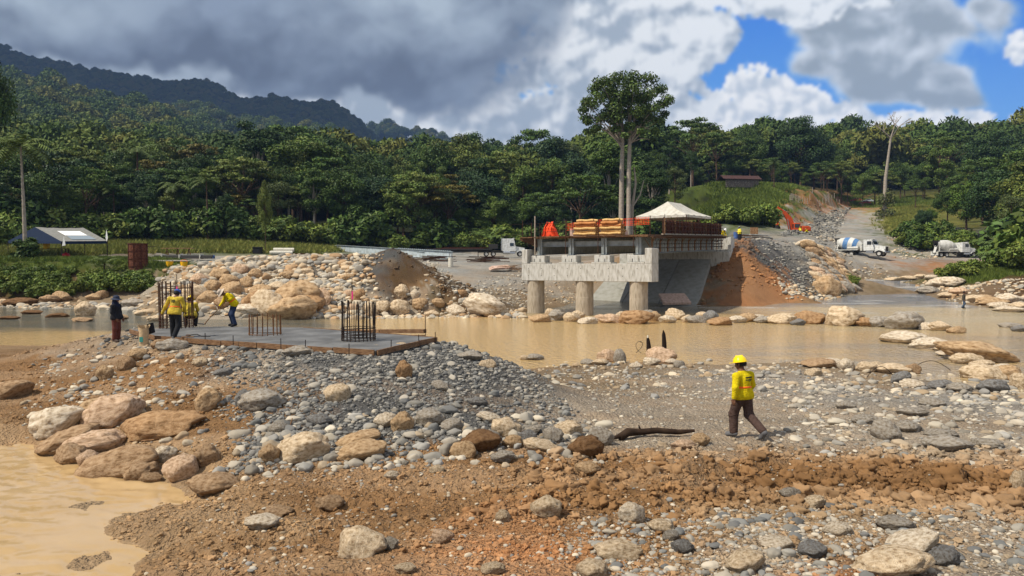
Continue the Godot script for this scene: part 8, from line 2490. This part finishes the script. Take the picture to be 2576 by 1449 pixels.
func mixer(at: Vector3, turn: float, label: String, banded: bool) -> void:
	var o := thing("concrete_mixer", label, "mixer truck", at, turn)
	part("chassis", bx(Vector3(-0.6, 0.95, 0), Vector3(7.0, 0.28, 0.9)), M.dark_metal, o)
	for s in [-1.0, 1.0]: part("side_rail", bx(Vector3(-1.9, 1.2, s * 1.05), Vector3(4.2, 0.12, 0.35), 0.02), M.drum_white, o)
	for x in [-3.4, -2.2, -0.9]:
		if not banded and x == -0.9: continue
		for s in [-1.0, 1.0]: wheel(o, Vector3(x, 0.52, s * 0.95), 0.52, 0.5)
	var ax := Transform3D(Basis(Vector3(0, 0, 1), -PI / 2 - 0.20), Vector3(0.55, 1.75, 0))   # drum axis, front end at origin, rising backwards
	ax.basis = Basis(Vector3(0, 0, 1), PI / 2 - 0.22)
	var prof := [Vector2(0.0, 0.0), Vector2(0.55, 0.05), Vector2(0.98, 0.7), Vector2(1.22, 1.4), Vector2(1.24, 2.2), Vector2(1.05, 3.1), Vector2(0.75, 3.9), Vector2(0.62, 4.3)]
	for k in prof.size() - 1:
		var seg := MB.new()
		seg.lathe([prof[k], prof[k + 1]], 26, ax)
		var blue := banded and k in [2, 4]
		part("drum_ring", seg, M.blue_paint if blue else M.drum_white, o)
	var mouth := MB.new()
	mouth.lathe([Vector2(0.62, 4.3), Vector2(0.66, 4.45), Vector2(0.5, 4.45), Vector2(0.45, 4.0), Vector2(0.0, 3.9)], 20, ax)
	part("drum_mouth", mouth, M.dark_metal, o)
	part("drum_pedestal", bx(Vector3(0.55, 1.45, 0), Vector3(0.35, 0.9, 1.3), 0.05), M.drum_white, o)
	for s in [-1.0, 1.0]:
		var pst := MB.new()
		pst.beam(Vector3(-3.5, 1.1, s * 0.75), Vector3(-3.3, 2.9, s * 0.6), 0.16, 0.16)
		part("rear_post", pst, M.drum_white, o)
	part("rear_cross", bx(Vector3(-3.3, 2.0, 0), Vector3(0.2, 0.2, 1.5)), M.drum_white, o)
	var hop := MB.new()
	hop.prism([Vector2(-4.2, 3.35), Vector2(-3.2, 3.35), Vector2(-3.5, 2.75), Vector2(-3.9, 2.75)], 1.0)
	part("hopper", hop, M.dark_metal, o)
	var ch := MB.new()
	ch.beam(Vector3(-3.75, 2.3, 0.15), Vector3(-4.3, 0.9, 0.35), 0.5, 0.1)
	part("chute", ch, M.drum_white, o)
	part("mudflap", bx(Vector3(-4.0, 0.75, 0), Vector3(0.06, 0.7, 2.2)), M.drum_white if not banded else M.black, o)
	var wt := MB.new()
	wt.tube([Vector3(-1.6, 1.55, 1.0), Vector3(0.2, 1.55, 1.0)], [0.24], 12)
	part("water_tank", wt, M.drum_white, o)
	truck_front(o, 1.15, false)

func flatbed() -> void:
	var d := 147.0
	var p := on_ground((1294.0 - 1288.0) / F * d, d)
	p.y = at_depth(1294, 645.5, d).y
	var o := thing("flatbed_truck", "white sleeper cab truck with a long rusty flatbed trailer", "truck", p, 0.04)
	truck_front(o, -2.4, true)
	part("chassis", bx(Vector3(-4.0, 0.95, 0), Vector3(6.6, 0.28, 0.95)), M.dark_metal, o)
	for x in [-5.6, -4.2]:
		for s in [-1.0, 1.0]: wheel(o, Vector3(x, 0.52, s * 0.95), 0.52, 0.5)
	for s in [-1.0, 1.0]:
		var fu := MB.new()
		fu.tube([Vector3(-2.2, 0.8, s * 1.0), Vector3(-0.9, 0.8, s * 1.0)], [0.32], 14)
		part("fuel_tank", fu, M.chrome, o)
	var stk := MB.new()
	stk.rod(Vector3(-2.6, 1.2, 1.0), Vector3(-2.6, 3.7, 1.0), 0.08, 8)
	part("exhaust_stack", stk, M.chrome, o)
	part("headboard", bx(Vector3(-4.2, 2.0, 0), Vector3(1.8, 0.9, 2.2), 0.03), M.dark_metal, o)
	part("bed", bx(Vector3(-11.0, 1.42, 0), Vector3(13.0, 0.2, 2.5), 0.02), M.dark_metal, o)
	for s in [-0.5, 0.5]: part("bed_rail", bx(Vector3(-11.0, 1.15, s), Vector3(12.5, 0.36, 0.16)), M.dark_metal, o)
	for x in [-17.2, -15.9]:
		for s in [-1.0, 1.0]: wheel(o, Vector3(x, 0.52, s * 0.95), 0.52, 0.5)
	for x in [-7.2]:
		for s in [-0.7, 0.7]: part("landing_leg", bx(Vector3(x, 0.7, s), Vector3(0.14, 1.3, 0.14)), M.dark_metal, o)
	for k in 5: part("load_bar", bx(Vector3(-11.5 + 0.5 * k, 1.56 + 0.05 * k, -0.9 + 0.45 * k), Vector3(9.0, 0.06, 0.14)), M.form_rust, o)

func excavator() -> void:
	var d := 165.0
	var g := on_ground((2003.0 - 1288.0) / F * d, d)
	var s := d / F
	var o := thing("excavator", "orange tracked excavator with raised boom beside the rubble", "excavator", g)
	var q := func(u: float, v: float) -> Vector2: return Vector2((u - 2003.0) * s, (597.5 - v) * s)
	for z in [-1.15, 1.15]:
		var tk := MB.new()
		tk.prism([Vector2(-1.75, 0.0), Vector2(1.75, 0.0), Vector2(2.15, 0.3), Vector2(2.15, 0.62), Vector2(1.8, 0.9), Vector2(-1.8, 0.9), Vector2(-2.15, 0.62), Vector2(-2.15, 0.3)], 0.6, Transform3D(Basis(), Vector3(0, 0, z)))
		part("track", tk, M.dark_metal, o)
	part("undercarriage", bx(Vector3(0, 0.65, 0), Vector3(2.2, 0.5, 1.6)), M.dark_metal, o)
	part("turntable", bx(Vector3(0.2, 1.0, 0), Vector3(3.4, 0.22, 2.3), 0.05), M.machine, o)
	part("engine_cover", bx(Vector3(1.55, 1.62, 0), Vector3(1.7, 1.0, 2.4), 0.10), M.machine, o)
	part("counterweight", bx(Vector3(2.45, 1.5, 0), Vector3(0.55, 0.95, 2.4), 0.14), M.machine, o)
	part("cab", bx(Vector3(-0.35, 1.95, 0.72), Vector3(1.5, 1.7, 0.95), 0.10), M.machine, o)
	part("cab_window", bx(Vector3(-0.35, 2.15, 1.2), Vector3(1.1, 0.8, 0.03)), M.glass, o)
	part("cab_window", bx(Vector3(-1.105, 2.1, 0.72), Vector3(0.03, 1.0, 0.75)), M.glass, o)
	part("handrail", bx(Vector3(-0.2, 1.25, 1.3), Vector3(1.9, 0.05, 0.05)), M.chrome, o)
	var bm := MB.new()
	bm.prism([q.call(1996, 585), q.call(1985, 585), q.call(1979, 562), q.call(1970, 545), q.call(1954, 530), q.call(1957, 526), q.call(1974, 537), q.call(1990, 553), q.call(1995, 567)], 0.55)
	part("boom", bm, M.machine, o)
	var sk := MB.new()
	sk.prism([q.call(1955, 524), q.call(1961, 530), q.call(1960, 545), q.call(1956, 572), q.call(1951, 572), q.call(1952, 545), q.call(1951, 530)], 0.4, Transform3D(Basis(), Vector3(0, 0, 0)))
	part("stick", sk, M.machine, o)
	var bk := MB.new()
	bk.prism([q.call(1950, 571), q.call(1957, 571), q.call(1960, 578), q.call(1956, 585), q.call(1951, 582), q.call(1949, 577)], 1.1)
	part("bucket", bk, M.dark_metal, o)
	var c1 := MB.new()
	var a: Vector2 = q.call(1973, 539)
	var b: Vector2 = q.call(1958, 531)
	c1.rod(Vector3(a.x, a.y + 0.35, 0), Vector3(b.x, b.y + 0.25, 0), 0.09, 8)
	part("stick_ram", c1, M.chrome, o)
	for z in [-0.4, 0.4]:
		var c2 := MB.new()
		a = q.call(1984, 583)
		b = q.call(1978, 556)
		c2.rod(Vector3(a.x, a.y, z), Vector3(b.x, b.y, z), 0.09, 8)
		part("boom_ram", c2, M.chrome, o)
	var c3 := MB.new()
	a = q.call(1950, 533)
	b = q.call(1950, 560)
	c3.rod(Vector3(a.x, a.y, 0), Vector3(b.x, b.y, 0), 0.07, 8)
	part("bucket_ram", c3, M.dark_metal, o)

func car(at: Vector3, turn: float, paint: String, label: String) -> void:
	var o := thing("parked_car", label, "car", at, turn, "cars parked at the head of the road")
	var b := MB.new()
	b.prism([Vector2(-2.15, 0.35), Vector2(2.15, 0.35), Vector2(2.2, 0.62), Vector2(2.05, 0.82), Vector2(1.0, 0.95), Vector2(-1.5, 1.0), Vector2(-2.1, 0.95), Vector2(-2.2, 0.65)], 1.72)
	part("body", b, M[paint], o)
	var c := MB.new()
	c.prism([Vector2(-1.6, 0.98), Vector2(0.95, 0.95), Vector2(0.35, 1.42), Vector2(-1.1, 1.45)], 1.45)
	part("cabin", c, M[paint], o)
	for s in [-1.0, 1.0]:
		var w := MB.new()
		w.prism([Vector2(-1.35, 1.02), Vector2(0.7, 1.0), Vector2(0.25, 1.36), Vector2(-1.0, 1.38)], 0.02, Transform3D(Basis(), Vector3(0, 0, s * 0.735)))
		part("side_window", w, M.glass, o)
		for x in [-1.35, 1.4]: wheel(o, Vector3(x, 0.32, s * 0.78), 0.32, 0.2)
		part("headlight", bx(Vector3(2.1, 0.7, s * 0.6), Vector3(0.1, 0.14, 0.3), 0.03), M.chrome, o)
	part("windshield", bx(Vector3(0.66, 1.2, 0), Vector3(0.03, 0.55, 1.3), 0.0, Basis(Vector3(0, 0, 1), 0.9)), M.glass, o)

func vehicles() -> void:
	var p := on_ground((2160.0 - 1288.0) / F * 131.0, 131.0)
	p.y = at_depth(2165, 645.5, 130).y
	mixer(p, -0.78, "white mixer truck with blue banded drum at the foot of the road", true)
	var p2 := on_ground((2396.0 - 1288.0) / F * 148.0, 148.0)
	mixer(p2, 0.12, "plain white mixer truck half hidden by the right bank bushes", false)
	flatbed()
	excavator()
	for k in 3:
		var dd := 292.0 + 5.0 * k
		car(on_ground(([2172.0, 2180.0, 2150.0][k] - 1288.0) / F * dd, dd), [PI - 0.3, PI - 0.5, PI - 0.2][k], ["red_paint", "silver_paint", "red_paint"][k], ["dark red car parked beside the silver one at the road head", "silver blue car parked at the road head", "dark red car parked against the earth cut"][k])
func _ready() -> void:
	rng.seed = 7
	fine.seed = 3; fine.frequency = 0.05; fine.fractal_octaves = 4
	broad.seed = 5; broad.frequency = 0.02; broad.fractal_octaves = 3
	clod.seed = 9; clod.frequency = 0.06; clod.fractal_octaves = 3; clod.noise_type = FastNoiseLite.TYPE_CELLULAR
	camera_and_light()
	var t0 := Time.get_ticks_msec()
	make_materials()
	build_terrain()
	print("terrain ", Time.get_ticks_msec() - t0)
	build_water()
	print("water ", Time.get_ticks_msec() - t0)
	make_stone_shapes()
	boulders()
	print("boulders ", Time.get_ticks_msec() - t0)
	gravel()
	print("gravel ", Time.get_ticks_msec() - t0)
	woods()
	print("woods ", Time.get_ticks_msec() - t0)
	far_cover()
	grass()
	for k in trees:
		for o in trees[k]: o.free()
	print("plants ", Time.get_ticks_msec() - t0)
	bridge()
	site()
	yard()
	print("built ", Time.get_ticks_msec() - t0)
	vehicles()
	people()
	print("people ", Time.get_ticks_msec() - t0)
